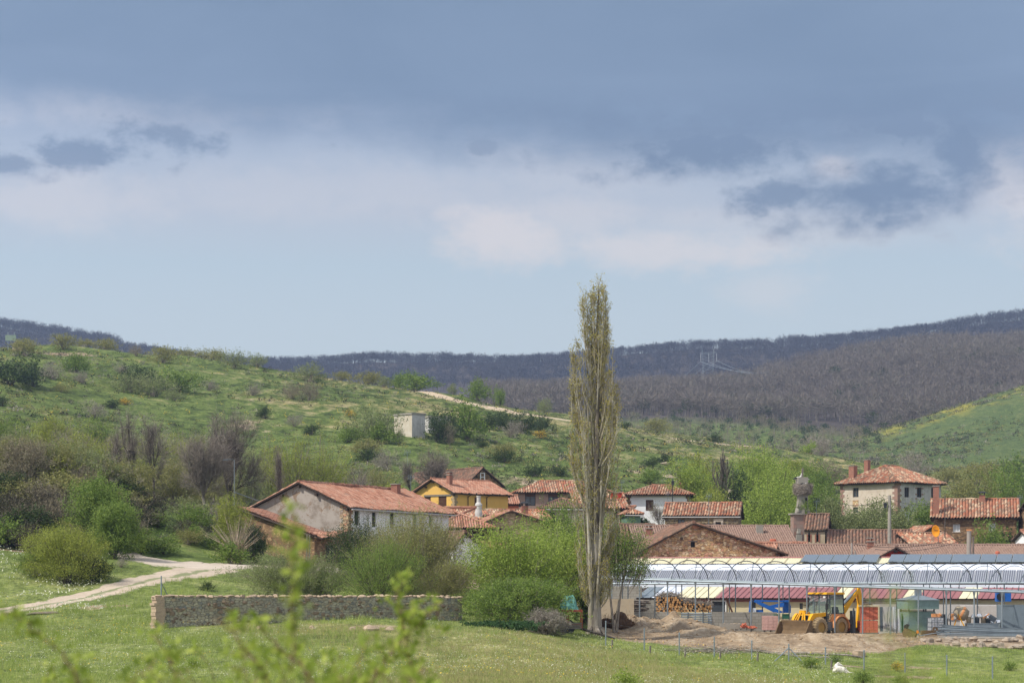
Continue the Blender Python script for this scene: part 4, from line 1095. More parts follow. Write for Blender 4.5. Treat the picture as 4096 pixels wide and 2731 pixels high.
# brick stack of the neighbour in front of the yellow gable
# --- brick house behind the poplar
h = House('brick_house', 'small-brick house with dark shutters and hipped ribbed tile roof, left of the tall poplar', 'house', 2068, 258, 4, 2440, 7.5, 1970, 1.55, 'x', base=2050)
h.flat = True; h.walls({'F': M_BRICKW}, [('F', 2100, 2142, 1971, 2022, 'win'), ('F', 2193, 2238, 1971, 2012, 'win'), ('F', 2300, 2340, 1971, 2012, 'win')])
h.roof(M_TILE_MIX, .45, .4, .30, seed=15, hip=3.2, sag=.03)
t = MB()
for a in ((2104, 2138), (2197, 2234)):
    x0, x1 = h.sx(a[0]), h.sx(a[1]); t.box2((x0, .05, h.zf(1985, 3)), (x1, .11, h.zf(1971, 3)))
build_each(t, 'roller_blind', M_WOODB, h.root)
# --- low tile roof left of it
h = House('roadside_shed', 'tiny outbuilding under a red tile roof between the yellow and the brick house', 'shed', 2026, 250, 10, 2075, 3, 2012, .9, 'x', base=2030)
h.walls({'F': M_TERRA}); h.roof(M_TILE, .3, .2, seed=18)
# --- tile roof block with white gutter
h = House('gutter_house', 'low house with red tile roof and white gutter behind the slit-window gable', 'house', 2166, 226, 3, 2345, 6, 2033, 1.15, 'x', base=2120)
h.flat = True; h.walls({'F': M_CREAM}, [('F', 2188, 2222, 2045, 2080, 'dark')]); h.roof(M_TILE_DARK, .5, .3, seed=21, hip=2.4, gutter=2175)
# --- stone house with the round white chimney
h = House('chimney_stack_house', 'stone house under orange tiles that carries the round white chimney', 'house', 1838, 214, 12, 2200, 7.2, 2074, .95, 'x', base=2130)
h.walls({'F': M_STONE_TAN}); h.roof(M_TILE_MIX, .4, .3, .28, seed=24, sag=.05)
mb = MB(); p = h.local('F', 1920, 2065); x = p.x
mb.lathe([(.38, h.e - .4), (.38, h.e + .6), (.33, h.e + .9), (.33, h.e + 1.3), (.38, h.e + 1.35), (.36, h.e + 1.5), (.2, h.e + 1.7), (.2, h.e + 2.2), (.24, h.e + 2.25), (.24, h.e + 2.35)], (x, .7, 0), 12); mb.build('round_chimney', M_WHITE2, h.roofo)
# --- wing with dark balcony
h = House('balcony_house', 'house with terracotta tile roof over a dark timber balcony, right of the white farmhouse end', 'house', 1745, 196, 5, 1958, 8.5, 2112, 2.0, 'x', base=2210)
h.flat = True; h.walls({'F': M_STONE_DARK}, [('F', 1885, 1904, 2128, 2160, 'win'), ('F', 1906, 1916, 2130, 2170, 'dark'), ('F', 1921, 1935, 2134, 2168, 'win')]); h.roof(M_TILE, .55, .3, seed=28, hip=4.0, sag=.08)
t = MB(); t.box2((h.sx(1868), -1.0, h.zf(2122, 1)), (h.sx(1962), -.05, h.zf(2118, 1)))
for px in (1872, 1915, 1958): t.box2((h.sx(px), -.95, h.zf(2175, 1)), (h.sx(px) + .12, -.83, h.zf(2122, 1)))
t.box2((h.sx(1868), -1.0, h.zf(2176, 1)), (h.sx(1962), -.05, h.zf(2172, 1)))
t.build('balcony', M_WOODD, h.root)
h = House('white_gable_cottage', 'small white cottage with steep gable and old tiles, half hidden by shrubs', 'house', 1812, 186, 28, 1930, 7, 2184, 1.2, 'y', base=2240)
h.peak = .36; h.walls({'F': M_WHITE}, [('F', 1888, 1897, 2212, 2236, 'win'), ('F', 1838, 1852, 2200, 2216, 'white')]); h.roof(M_TILE_DARK, .35, .35, seed=31, sag=.05)
t = MB(); x = h.sx(1849); t.box2((x, -.1, h.zf(2175, 1)), (x + .05, -.03, h.zf(2140, 1))); t.box2((x - .4, -.1, h.zf(2148, 1)), (x + .4, -.03, h.zf(2146, 1))); t.build('cable_bracket', M_BLACK, h.root)
# --- slit window gable
h = House('slit_window_house', 'tan stone house with broad gable and two ladders of slit windows', 'house', 1916, 200, 8, 2216, 9, 2098, 1.28, 'y', base=2200)
h.peak = .42
sl = []
for px in (1998, 2032):
    for i in range(4 if px < 2010 else 5): sl.append(('F', px, px + 9, 2112 + i * 13, 2121 + i * 13, 'dark'))
h.walls({'F': M_STONE_TAN}, sl); h.roof(M_TILE, .4, .4, seed=34, sag=.05)
h.chimney(h.sx(2118), 3.2, .62, .62, h.e + 1.9, M_BRICK, h.e, 'hood')
t = MB(); t.tube([(h.sx(1950), -.2, h.e + .2), (h.sx(1952), -.2, h.zf(2130, 1))], .07, 6); t.build('flue_pipe', M_GALV, h.root)
# red porch roofs below
h = House('red_porch', 'low porch with faded red roof below the slit-window wall', 'porch', 1925, 190, 4, 2050, 2.5, 2196, .55, 'x', base=2225)
h.walls({'F': M_STONE_DARK}); h.roof(M_TILE, .3, .2, seed=36)
# --- houses glimpsed through the poplar
h = House('red_stair_house', 'house with bright red wall panel and tile roofs, seen through the poplar twigs', 'house', 2300, 246, 4, 2500, 7, 2000, .9, 'x', base=2060)
h.walls({'F': M_REDWALL}); h.roof(M_TILE_MIX, .4, .3, .28, seed=39)
h.chimney(h.sx(2468), .8, 1.2, .8, h.e + .9, M_REDWALL, h.e - 1)
h = House('timber_gable_house', 'narrow house with timbered dark wall and sloping tile roof beside the poplar', 'house', 2290, 232, 3, 2505, 7, 2032, .95, 'x', base=2110)
h.walls({'F': M_CREAM, 'R': M_WOODD}, [('F', 2455, 2470, 2045, 2085, 'dark'), ('F', 2480, 2497, 2030, 2090, 'dark')]); h.roof(M_TILE_MIX, .4, .4, .28, seed=42)
h = House('green_door_annex', 'little annex with orange tiles and dark green wall by the white hip-roofed house', 'shed', 2508, 226, 6, 2562, 4, 2056, .85, 'x', base=2090)
h.flat = True; h.walls({'F': M_GREENSH}); h.roof(M_TILE_MIX, .3, .3, .26, seed=44, hip=1.3, gutter=True)
# --- white hip house
h = House('white_house', 'white two-storey house with hipped ribbed tile roof and one brown shuttered window', 'house', 2512, 255, -8, 2756, 8, 1980, 1.28, 'x', base=2100)
h.flat = True; h.walls({'F': M_WHITE}, [('F', 2583, 2614, 1998, 2042, 'shut')]); h.roof(M_TILE_MIX, .65, .4, .30, seed=47, hip=2.6, sag=.02)
h.quoins('F', M_STONE_DARK, size=.3, corner=0); h.quoins('F', M_STONE_DARK, size=.3, corner=1)
h.chimney(h.sx(2716), 4.5, .55, .55, h.e + 2.0, M_BRICK, h.e, 'slab')
# --- stone cottage
h = House('stone_cottage', 'low stone cottage with striped orange roof in front of the bright green trees', 'house', 2660, 230, -10, 2952, 5.5, 2060, 1.32, 'x', base=2120)
h.walls({'F': M_STONE_COTT}, [('F', 2711, 2738, 2076, 2102, 'win'), ('F', 2863, 2883, 2088, 2100, 'dark')]); h.roof(M_TILE_MIX, .35, .3, .30, seed=50, gutter=True, sag=.02)
t = MB(); t.box2((h.sx(2854), -.04, h.zf(2101, 3)), (h.sx(2862), .02, h.zf(2074, 3))); t.box2((h.sx(2884), -.04, h.zf(2101, 3)), (h.sx(2893), .02, h.zf(2074, 3))); t.box2((h.sx(2854), -.041, h.zf(2086, 3)), (h.sx(2893), .02, h.zf(2073, 3))); t.build('window_surround', M_CREAM, h.root)
# --- long brown-tiled hall
h = House('brown_roof_hall', 'long hall under an even brown tile roof behind the big stone barn', 'barn', 2545, 196, 2, 3175, 9, 2165, 1.45, 'x', base=2260)
h.walls({'F': M_CREAM}); h.roof(M_TILE_BROWN, .4, .3, .22, .33, seed=53, sag=.0, gutter=True)
h.chimney(h.sx(2603), 1.6, .62, .62, h.e + 1.2, M_BRICK, h.e, 'tiles')
h.chimney(h.sx(3054), 2.4, .62, .6, h.e + 1.6, M_CONC, h.e - 1, 'none')
h = House('ribbed_roof_shed', 'shed with striped orange and dark tiles left of the brown-roofed hall', 'shed', 2500, 199, 2, 2622, 6, 2162, 1.5, 'x', base=2250)
h.walls({'F': M_STONE}); h.roof(M_TILE_DARK, .4, .3, .28, seed=54)
# --- big stone barn
h = House('rubble_barn', 'big barn with wide rubble-stone gable and one small dark window behind the solar roof', 'barn', 2556, 172, 3, 3118, 14, 2208, 2.32, 'y', base=2270)
h.peak = .385; h.walls({'F': M_STONE}, [('F', 2763, 2780, 2166, 2188, 'dark')], below=2.5); h.roof(M_TILE_DARK, .7, .45, seed=57, sag=.06)
t = MB(); t.box2((h.sx(2755), -.03, h.zf(2166, 4)), (h.sx(2790), .03, h.zf(2162, 4))); t.build('lintel', M_WOODG, h.root)
# --- tile roofs below the church
h = House('patched_roof_shed', 'low shed with patched salmon tiles between stone barn and chapel', 'shed', 3000, 186, 6, 3262, 8, 2240, 1.5, 'x', base=2290)
h.walls({'F': M_STONE}); h.roof(M_TILE, .4, .3, seed=60, sag=.1)
h = House('brown_roof_barn', 'very long barn with uniform brown tile roof above the solar panels at right', 'barn', 3160, 178, 1, 4180, 10, 2264, 1.75, 'x', base=2320)
h.walls({'F': M_CREAM}); h.roof(M_TILE_BROWN, .4, .3, .22, .33, seed=63, sag=.0)
h.chimney(h.sx(3494), 1.4, .5, .5, h.e + 2.05, M_BRICK, h.e - .5, 'tiles')
h = House('red_gable_house', 'house with orange-red gable and dark verge rising above the solar panels', 'house', 3478, 172, 4, 3682, 8, 2246, 1.12, 'y', base=2320)
h.walls({'F': M_REDWALL}, [('F', 3564, 3580, 2216, 2228, 'dark')]); h.roof(M_TILE_BROWN, .5, .5, seed=66, sag=.0)
h = House('striped_roof_house', 'low house under strongly striped mossy and orange tiles right of the chapel', 'house', 3318, 210, -9, 3642, 7, 2176, 1.35, 'x', base=2260)
h.walls({'F': M_STONE}); h.roof(M_TILE_DARK, .4, .3, .32, seed=69, sag=.06)
h = House('corner_shed', 'small shed with orange verge tiles below the orange satellite dish', 'shed', 3642, 208, 14, 3820, 5, 2172, .95, 'x', base=2240)
h.walls({'F': M_STONE}); h.roof(M_TILE_MIX, .4, .3, .28, seed=72)
h = House('gable_shed', 'stone shed with leaning gabled tile roof left of the orange dish', 'shed', 3655, 216, 10, 3800, 5, 2150, 1.1, 'y', base=2220)
h.walls({'F': M_STONE_DARK}); h.roof(M_TILE_MIX, .4, .3, .28, seed=73)
# --- chapel
h = House('chapel', 'small beige chapel with two lancet windows and mossy tiles beside the bell tower', 'chapel', 3206, 214, -12, 3300, 5.5, 2118, 1.55, 'x', base=2220)
h.walls({'F': M_BEIGE, 'R': M_WOODD}, [('F', 3232, 3241, 2138, 2166, 'dark'), ('F', 3265, 3274, 2138, 2166, 'dark')]); h.roof(M_TILE_DARK, .22, .35, .28, seed=75, sag=.06)
t = MB()
for px in (3236.5, 3269.5):
    x = h.sx(px); r_ = .115; zt = h.zf(2138, 1)
    t.prism([(x - r_, zt), (x + r_, zt), (x + .03, zt + .32), (x - .03, zt + .32)], 'y', -.025, .02)
build_each(t, 'lancet_head', M_DARK, h.root)
t = MB()
for px in (3236.5, 3269.5):
    x = h.sx(px)
    z0, z1 = h.zf(2167, 1), h.zf(2136, 1)
    for sg in (-1, 1):
        t = MB(); t.box2((x + sg * .115, -.05, z0), (x + sg * .25, .02, z1)); t.build('brick_surround', M_BRICK, h.root)
# --- right stone house
h = House('stone_house', 'dark stone house with curtained windows and orange tile roof at the right edge', 'house', 3735, 222, -12, 4066, 8, 2066, 1.85, 'x', base=2190)
h.walls({'F': M_STONE_DARK}, [('F', 3812, 3840, 2096, 2126, 'lace'), ('F', 3954, 3982, 2092, 2124, 'lace')]); h.roof(M_TILE_MIX, .5, .4, .30, seed=78, sag=.06)
h.chimney(h.sx(3744), .6, .62, .62, h.e + 3.2, M_BRICK, h.e - .2, 'slab'); h.chimney(h.sx(3930), 3.6, .6, .6, h.e + 2.35, M_BRICK, h.e, 'hood')
t = MB()
for px in (3812, 3954):
    t.box2((h.sx(px) - .1, -.05, h.zf(2128, 4)), (h.sx(px + 28) + .1, .1, h.zf(2126, 4)))
build_each(t, 'sill', M_CREAM, h.root)
h = House('stone_annex', 'brown stone annex with tile edge cut off by the right picture border', 'house', 4160, 214, 2, 4260, 8, 2050, 1.4, 'x', base=2190)
h.walls({'F': M_STONE_DARK}); h.roof(M_TILE_MIX, .4, .3, .3, seed=80)
h = House('white_gable_house', 'white rendered gable at the right picture border below the stone houses', 'house', 4125, 202, 4, 4240, 5, 2156, .8, 'x', base=2200)
h.walls({'F': M_WHITE}); h.roof(M_TILE, .3, .3, seed=81)
# --- old hipped manor
h = House('old_manor', 'abandoned two-storey manor with cream and white walls and large hipped tile roof', 'house', 3590, 270, 44, 3764, None, 1928, 2.35, 'x', base=2086, pl=3362)
h.flat = True; h.walls({'F': M_WHITE2, 'L': M_CREAM}, [('L', 3411, 3434, 1950, 1988, 'old'), ('L', 3412, 3432, 2028, 2050, 'old'), ('F', 3618, 3637, 1948, 1988, 'win'), ('F', 3668, 3687, 1949, 1988, 'win'), ('F', 3725, 3737, 1950, 1990, 'win'), ('F', 3617, 3636, 2026, 2044, 'win')], below=2)
h.roof(M_TILE_MIX, .6, .5, .32, .42, seed=84, hip=h.M * .40, sag=.10)
h.quoins('F', M_ASHLAR, size=.6, corner=0); h.quoins('F', M_ASHLAR, size=.5, corner=2)
t = MB()
for (w, a, b_) in (('F', 3661, 3694),):
    x0, x1 = h.sx(a), h.sx(b_)
    for zz in (1948, 1972, 1990): t.box2((x0, -.03, h.zf(zz + 6, 3)), (x0 + .4, .02, h.zf(zz, 3))); t.box2((x1 - .4, -.03, h.zf(zz + 6, 3)), (x1, .02, h.zf(zz, 3)))
t.build('window_surround', M_ASHLAR, h.root)
t = MB(); a = h.local('L', 3411, 2000); b_ = h.local('L', 3434, 2026); t.box2((-.02, min(a.y, b_.y), b_.z), (.03, max(a.y, b_.y), a.z)); t.build('bare_patch', M_STONE, h.root)
h.chimney(1.0, h.M * .86, .8, .8, h.e + 2.35, M_BRICK, h.e - .2, 'slab'); h.chimney(h.L * .35, h.M * .8, .6, .6, h.e + 3.2, M_BRICK, h.e + 1.5, 'slab')
# --- concrete hut on the hillside
h = House('hillside_hut', 'flat-roofed concrete hut on the hillside with beige left wall and stained white right wall', 'hut', 1648, 342, 42, 1700, None, 1655, .01, 'x+', base=1764, pl=1577)
h.walls({'F': M_WHITE2, 'L': plaster('hut_beige', srgb(190, 178, 158), srgb(214, 210, 200), .5, streak=.3)}, below=1)
t = MB(); t.box2((-.15, -.15, h.e - .05), (h.L + .15, h.M + .15, h.e + .22)); t.build('roof_slab', M_CONC, h.root)
h2 = House('hut_annex', 'lower white concrete annex right of the hillside hut, partly behind dark shrubs', 'hut', 1715, 352, 20, 1800, 5, 1668, .01, 'x+', base=1764)
h2.walls({'F': M_WHITE2}); t = MB(); t.box2((-.15, -.15, h2.e - .05), (h2.L + .15, h2.M + .15, h2.e + .25)); t.build('roof_slab', M_CONC, h2.root)

# --- bell tower with nest and storks
def tower():
    D = 211; s_ = D / F; root = empty('bell_tower', gp(3190, D), R(8), 'slender old stone bell tower with a flared block top that carries the stork nest', 'tower'); z = root.location.z
    Z = lambda py: CZ + (HZ - py) * s_ - z
    m = MB(); w = 44 * s_ / 2; m.box2((-w, -w, -2), (w, w * 1.2, Z(2058))); m.build('pier', M_ASHLAR, root)
    m = MB(); m.box2((-w - .18, -w - .18, Z(2058)), (w + .25, w * 1.2 + .18, Z(2052))); m.build('cornice', M_CONC, root)
    m = MB(); m.lathe([(.12, 0), (.2, .15), (.16, .35), (.07, .45), (.1, .7), (.03, .95)], (-.1, -w, Z(2052)), 10); m.build('finial', M_CONC, root)
    m = MB(); x0 = (3210 - 3190) * s_
    for z0, z1, a, b_ in ((2052, 2038, 26, 24), (2038, 2020, 24, 20), (2020, 1996, 20, 18.5), (1996, 1972, 18.5, 18.5)):
        q0, q1 = a * s_, b_ * s_; zz0, zz1 = Z(z0), Z(z1)
        m.box((x0, 0, (zz0 + zz1) / 2), (q0 * 2, q0 * 1.6, zz1 - zz0), None, 0, q1 / q0)
    m.build('belfry', M_CONC, root); m = MB(); m.box2((x0 - .55, -.5, Z(1935)), (x0 + .45, .5, Z(1908))); m.build('top_block', M_CONC, root)
    m = MB(); xo = (3220 - 3190) * s_; m.box2((xo - .06, -.50, Z(2035)), (xo + .09, -.36, Z(1990))); m.build('belfry_slot', M_DARK, root)
    m = MB(); m.box2((x0 - .05, -.05, Z(1908)), (x0 + .09, .09, Z(1871))); m.box2((x0 - .08, -.06, Z(1888)), (x0 + .12, .10, Z(1883))); m.build('cross_shaft', M_WOODG, root)
    m = MB()
    for (dx, dz, w_, h_) in ((0, 0, .9, 1.1), (-.62, -.3, .4, .5), (.62, -.3, .4, .5), (0, .9, .45, .5)): m.box((-.1 + dx * .6, -w - .3, Z(2160) + dz), (w_ * .6, .3, h_))
    m.lathe([(.1, 0), (.24, .2), (.2, .4), (.05, .5)], (-.1, -w - .25, Z(2140)), 8); m.build('carved_stone', M_CONC, root)
    # plants rooted in the cornice
    (lv, lf), (sv, sf) = bush_meshes(1.5, 1.2, 77, 500, .12, 10, 3, .3)
    o = np_mesh('ledge_plant', np.concatenate([lv, sv]), np.concatenate([lf, sf + len(lv)]), [L_MID]); o.location = root.location + Vector((.75, -.7, Z(2052) + .0)); tag(o, 'tuft of green plants growing on the ledge of the bell tower', 'plant')
    # nest
    rn = np.random.default_rng(5); n = 1500; a = rn.uniform(0, 6.28, n); zz = rn.uniform(0, 1, n); rr = (.84 + .10 * zz) * rn.uniform(.75, 1.05, n)
    c = np.stack([np.cos(a) * rr, np.sin(a) * rr, zz * .95], 1); dd = np.stack([-np.sin(a), np.cos(a), rn.normal(size=n) * .4], 1) + rn.normal(size=(n, 3)) * .5; dd /= np.linalg.norm(dd, axis=1, keepdims=True)
    v, f = slivers(c - dd * .32, c + dd * .32, .03, rn)
    m = MB(); m.lathe([(.6, .05), (.84, .12), (.88, .7), (.8, .92), (.3, .85)], (0, 0, 0), 16)
    o = m.build('stork_nest', M_TWIG); np_o = np_mesh('stick', v, f, [M_TWIG], parent=o)
    o.location = root.location + Vector((x0 + .02, -.05, Z(1976))); tag(o, 'big round nest of grey sticks on top of the bell tower', 'nest')
    nest_top = o.location.z + .9
    def bird(name, label, loc, rz, sit):
        e = empty(name, loc, rz, label, 'bird')
        me = bpy.data.meshes.new('body'); bm_pts = [((0, 0, .0), .10), ((.18, 0, .04), .16), ((-.18, 0, -.03), .13), ((-.42, 0, -.1), .045), ((.32, 0, .16), .07), ((.36, 0, .36), .045), ((.40, 0, .47), .06), ((.62, 0, .43), .012)]
        ed = [(0, 1), (0, 2), (2, 3), (1, 4), (4, 5), (5, 6), (6, 7)]
        if not sit: bm_pts += [((0, .05, -.35), .02), ((0, .05, -.62), .015), ((0, -.05, -.35), .02), ((0, -.05, -.62), .015)]; ed += [(0, 8), (8, 9), (0, 10), (10, 11)]
        me.from_pydata([p for p, r in bm_pts], ed, []); o = bpy.data.objects.new('body', me); C.objects.link(o); o.parent = e; me.materials.append(M_STORK)
        md = o.modifiers.new('s', 'SKIN'); me.skin_vertices.new() if not me.skin_vertices else None
        for i, (p, r) in enumerate(bm_pts): me.skin_vertices[0].data[i].radius = (r, r)
        me.skin_vertices[0].data[0].use_root = True
        o.modifiers.new('u', 'SUBSURF').levels = 1
        w = MB(); w.prism([(-.05, .10), (-.30, .06), (-.55, -.12), (-.40, -.12), (-.1, -.02)], 'y', -.155, -.10); w.prism([(-.05, .10), (-.30, .06), (-.55, -.12), (-.40, -.12), (-.1, -.02)], 'y', .10, .155); w.build('wing', M_BLACK, e)
    M_STORK = plain('white_feathers', (.72, .70, .66), .8); 
    bird('stork', 'white stork with black wing ends standing on the nest edge at left', (o.location.x - .45, o.location.y + .2, nest_top + .70), R(20), False)
    bird('stork', 'white stork lying low inside the nest', (o.location.x + .05, o.location.y - .25, nest_top + .12), R(5), True)
tower()
# ------------------------------------------------------------------ solar shed, tunnel frame and yard
def solar_shed():
    """long shed: red/cream ridge sheets, white arched strip, solar panels below"""
    # left end at px 2425 D 158, right end well past the frame at D 152
    A, B = Vector((*XY(2418, 163), 0)), Vector((*XY(4330, 153), 0)); e = (B - A); L = e.length; th = math.atan2(e.y, e.x)
    root = empty('solar_shed', (A.x, A.y, 0), th, 'very long shed roofed with solar panels, white plastic and cream sheets behind the tunnel frame', 'shed')
    def Z(py, D=155): return CZ + (HZ - py) / F * D
    # profile (y back from the front eave, z)
    prof = [(0, Z(2336)), (2.2, Z(2285, 157)), (2.6, Z(2281, 157.5)), (4.6, Z(2256, 160)), (4.8, Z(2254, 160)), (7.0, Z(2231, 162)), (12.0, Z(2290, 162))]
    def xz(px, y):       # local x of a column at depth y
        k = (px - 2048) / F; ct, st = math.cos(th), math.sin(th); ax, ay = A.x - st * y, A.y + ct * y
        return (k * ay - ax) / (ct - k * st)
    def sheet(mb, i, j, x0, x1, lift=0, mi=0):
        (y0, z0), (y1, z1) = prof[i], prof[j]; mb.face([(x0, y0, z0 + lift), (x1, y0, z0 + lift), (x1, y1, z1 + lift), (x0, y1, z1 + lift)], None, mi)
    m = MB(); Z0 = -1.5
    m.box2((0, .3, Z0), (L, .5, prof[0][1] - .05)); m.box2((0, 11.5, Z0), (L, 11.7, prof[-1][1])); m.prism([(.5, Z0), (11.5, Z0), (11.5, prof[-1][1] - .1), (6.9, prof[5][1] - .1), (2.2, prof[1][1] - .1), (.5, prof[0][1] - .1)], 'x', .05, .25)
    m.prism([(.5, Z0), (11.5, Z0), (11.5, prof[-1][1] - .1), (6.9, prof[5][1] - .1), (2.2, prof[1][1] - .1), (.5, prof[0][1] - .1)], 'x', L - .25, L - .05)
    m.build('wall', M_BLOCK, root)
    m = MB(); m.prism([(0, prof[0][1] - .04), (2.2, prof[1][1] - .04), (7.0, prof[5][1] - .04), (12, prof[6][1] - .04), (12, prof[6][1] - .12), (6.9, prof[5][1] - .14), (2.2, prof[1][1] - .14), (0, prof[0][1] - .12)], 'x', -.1, L + .1)
    m.build('roof', M_REDROOF, root)
    # white arched strip
    m = MB(); n = 8; (y0, z0), (y1, z1) = prof[2], prof[4]
    pts = []
    for i in range(n + 1):
        t = i / n; pts.append((y0 + (y1 - y0) * t, z0 + (z1 - z0) * t + .16 * math.sin(math.pi * t)))
    xs = np.arange(0, L, 1.15); 
    for a in range(len(xs)):
        x0, x1 = xs[a], min(L, xs[a] + 1.15)
        for i in range(n):
            for k in range(2):
                xa, xb = x0 + (x1 - x0) * k / 2, x0 + (x1 - x0) * (k + 1) / 2; sa, sb = (0, -.03) if k == 0 else (-.03, 0)
                m.face([(xa, pts[i][0], pts[i][1] + sa), (xb, pts[i][0], pts[i][1] + sb), (xb, pts[i + 1][0], pts[i + 1][1] + sb), (xa, pts[i + 1][0], pts[i + 1][1] + sa)])
    m.build('plastic_cover', M_SHEETW, root)
    # cream corrugated ridge strip
    m = MB(); x1 = xz(3205, 6); x = 0; (ya, za), (yb, zb) = prof[4], prof[5]
    while x < L:
        for (dx0, dx1, h0, h1) in ((0, .1, .03, .06), (.1, .2, .06, .03)):
            m.face([(x + dx0, ya, za + h0), (x + dx1, ya, za + h1), (x + dx1, yb, zb + h1), (x + dx0, yb, zb + h0)])
        x += .2
    m.build('ridge_sheet', M_CREAMROOF, root)
    m = MB(); m.tube([(0, 7.0, prof[5][1] + .06), (L, 7.0, prof[5][1] + .06)], .09, 6); m.build('ridge_cap', M_REDROOF, root)
    m = MB()
    for px in range(2440, 3210, 58): m.tube([(xz(px, ya), ya, za + .08), (xz(px, ya), yb, zb + .08)], .04, 4)
    build_each(m, 'sheet_batten', M_CREAMPAN, root)
    # front row of solar panels (shared mesh), each two pixels of frame between
    pw = .99; (y0, z0), (y1, z1) = (-.05, prof[0][1] + .06), (2.25, prof[1][1] + .09)
    sl = math.hypot(y1 - y0, z1 - z0); a = math.atan2(z1 - z0, y1 - y0)
    f = MB(); f.box2((0, 0, 0), (pw - .03, sl, .04)); q = MB()
    nx, ny = 6, 12
    for i in range(nx):
        for j in range(ny):
            cw, chh = (pw - .07) / nx, (sl - .06) / ny; q.face([(.02 + i * cw + .018, .03 + j * chh + .018, .045), (.02 + (i + 1) * cw - .018, .03 + j * chh + .018, .045), (.02 + (i + 1) * cw - .018, .03 + (j + 1) * chh - .018, .045), (.02 + i * cw + .018, .03 + (j + 1) * chh - .018, .045)])
    pm, T, b = new_mat('panel_backing'); b.inputs['Base Color'].default_value = (.42, .44, .47, 1); b.inputs['Roughness'].default_value = .25
    cm, T, b = new_mat('solar_cell'); b.inputs['Base Color'].default_value = (.07, .075, .11, 1); b.inputs['Roughness'].default_value = .22
    first = None; nn = int(L / pw)
    for i in range(nn):
        if first is None:
            fr = f.build('solar_panel', pm, root, loc=(i * pw, y0, z0), rot=(a, 0, 0)); ce = q.build('cell_grid', cm, fr); first = (fr, ce)
        else:
            fr = first[0].copy(); C.objects.link(fr); fr.parent = root; fr.location = (i * pw, y0, z0); ce = first[1].copy(); C.objects.link(ce); ce.parent = fr
    # upper row of thermal collectors
    (y0, z0), (y1, z1) = (4.75, prof[4][1] + .14), (7.0, prof[5][1] + .22); sl = math.hypot(y1 - y0, z1 - z0); a = math.atan2(z1 - z0, y1 - y0)
    tm, T, b = new_mat('collector_glass'); b.inputs['Base Color'].default_value = (.13, .16, .19, 1); b.inputs['Roughness'].default_value = .12
    f = MB(); f.box2((0, 0, 0), (1.12, sl, .09)); q = MB(); q.box2((.05, .05, .085), (1.07, sl - .05, .097))
    first = None
    for px0, px1 in ((3205, 3520), (3555, 3850), (3857, 4200)):
        x = xz(px0, 5)
        while x < xz(px1, 5) - .4:
            if first is None:
                fr = f.build('thermal_collector', M_GALV, root, loc=(x, y0, z0), rot=(a, 0, 0)); ce = q.build('collector_glass', tm, fr); first = (fr, ce)
            else:
                fr = first[0].copy(); C.objects.link(fr); fr.parent = root; fr.location = (x, y0, z0); ce = first[1].copy(); C.objects.link(ce); ce.parent = fr
            x += 1.17
    # white strip below the panels
    m = MB(); m.box2((0, -.12, prof[0][1] - .36), (L, -.02, prof[0][1] - .02)); m.build('eave_strip', M_SHEETW, root)
solar_shed()

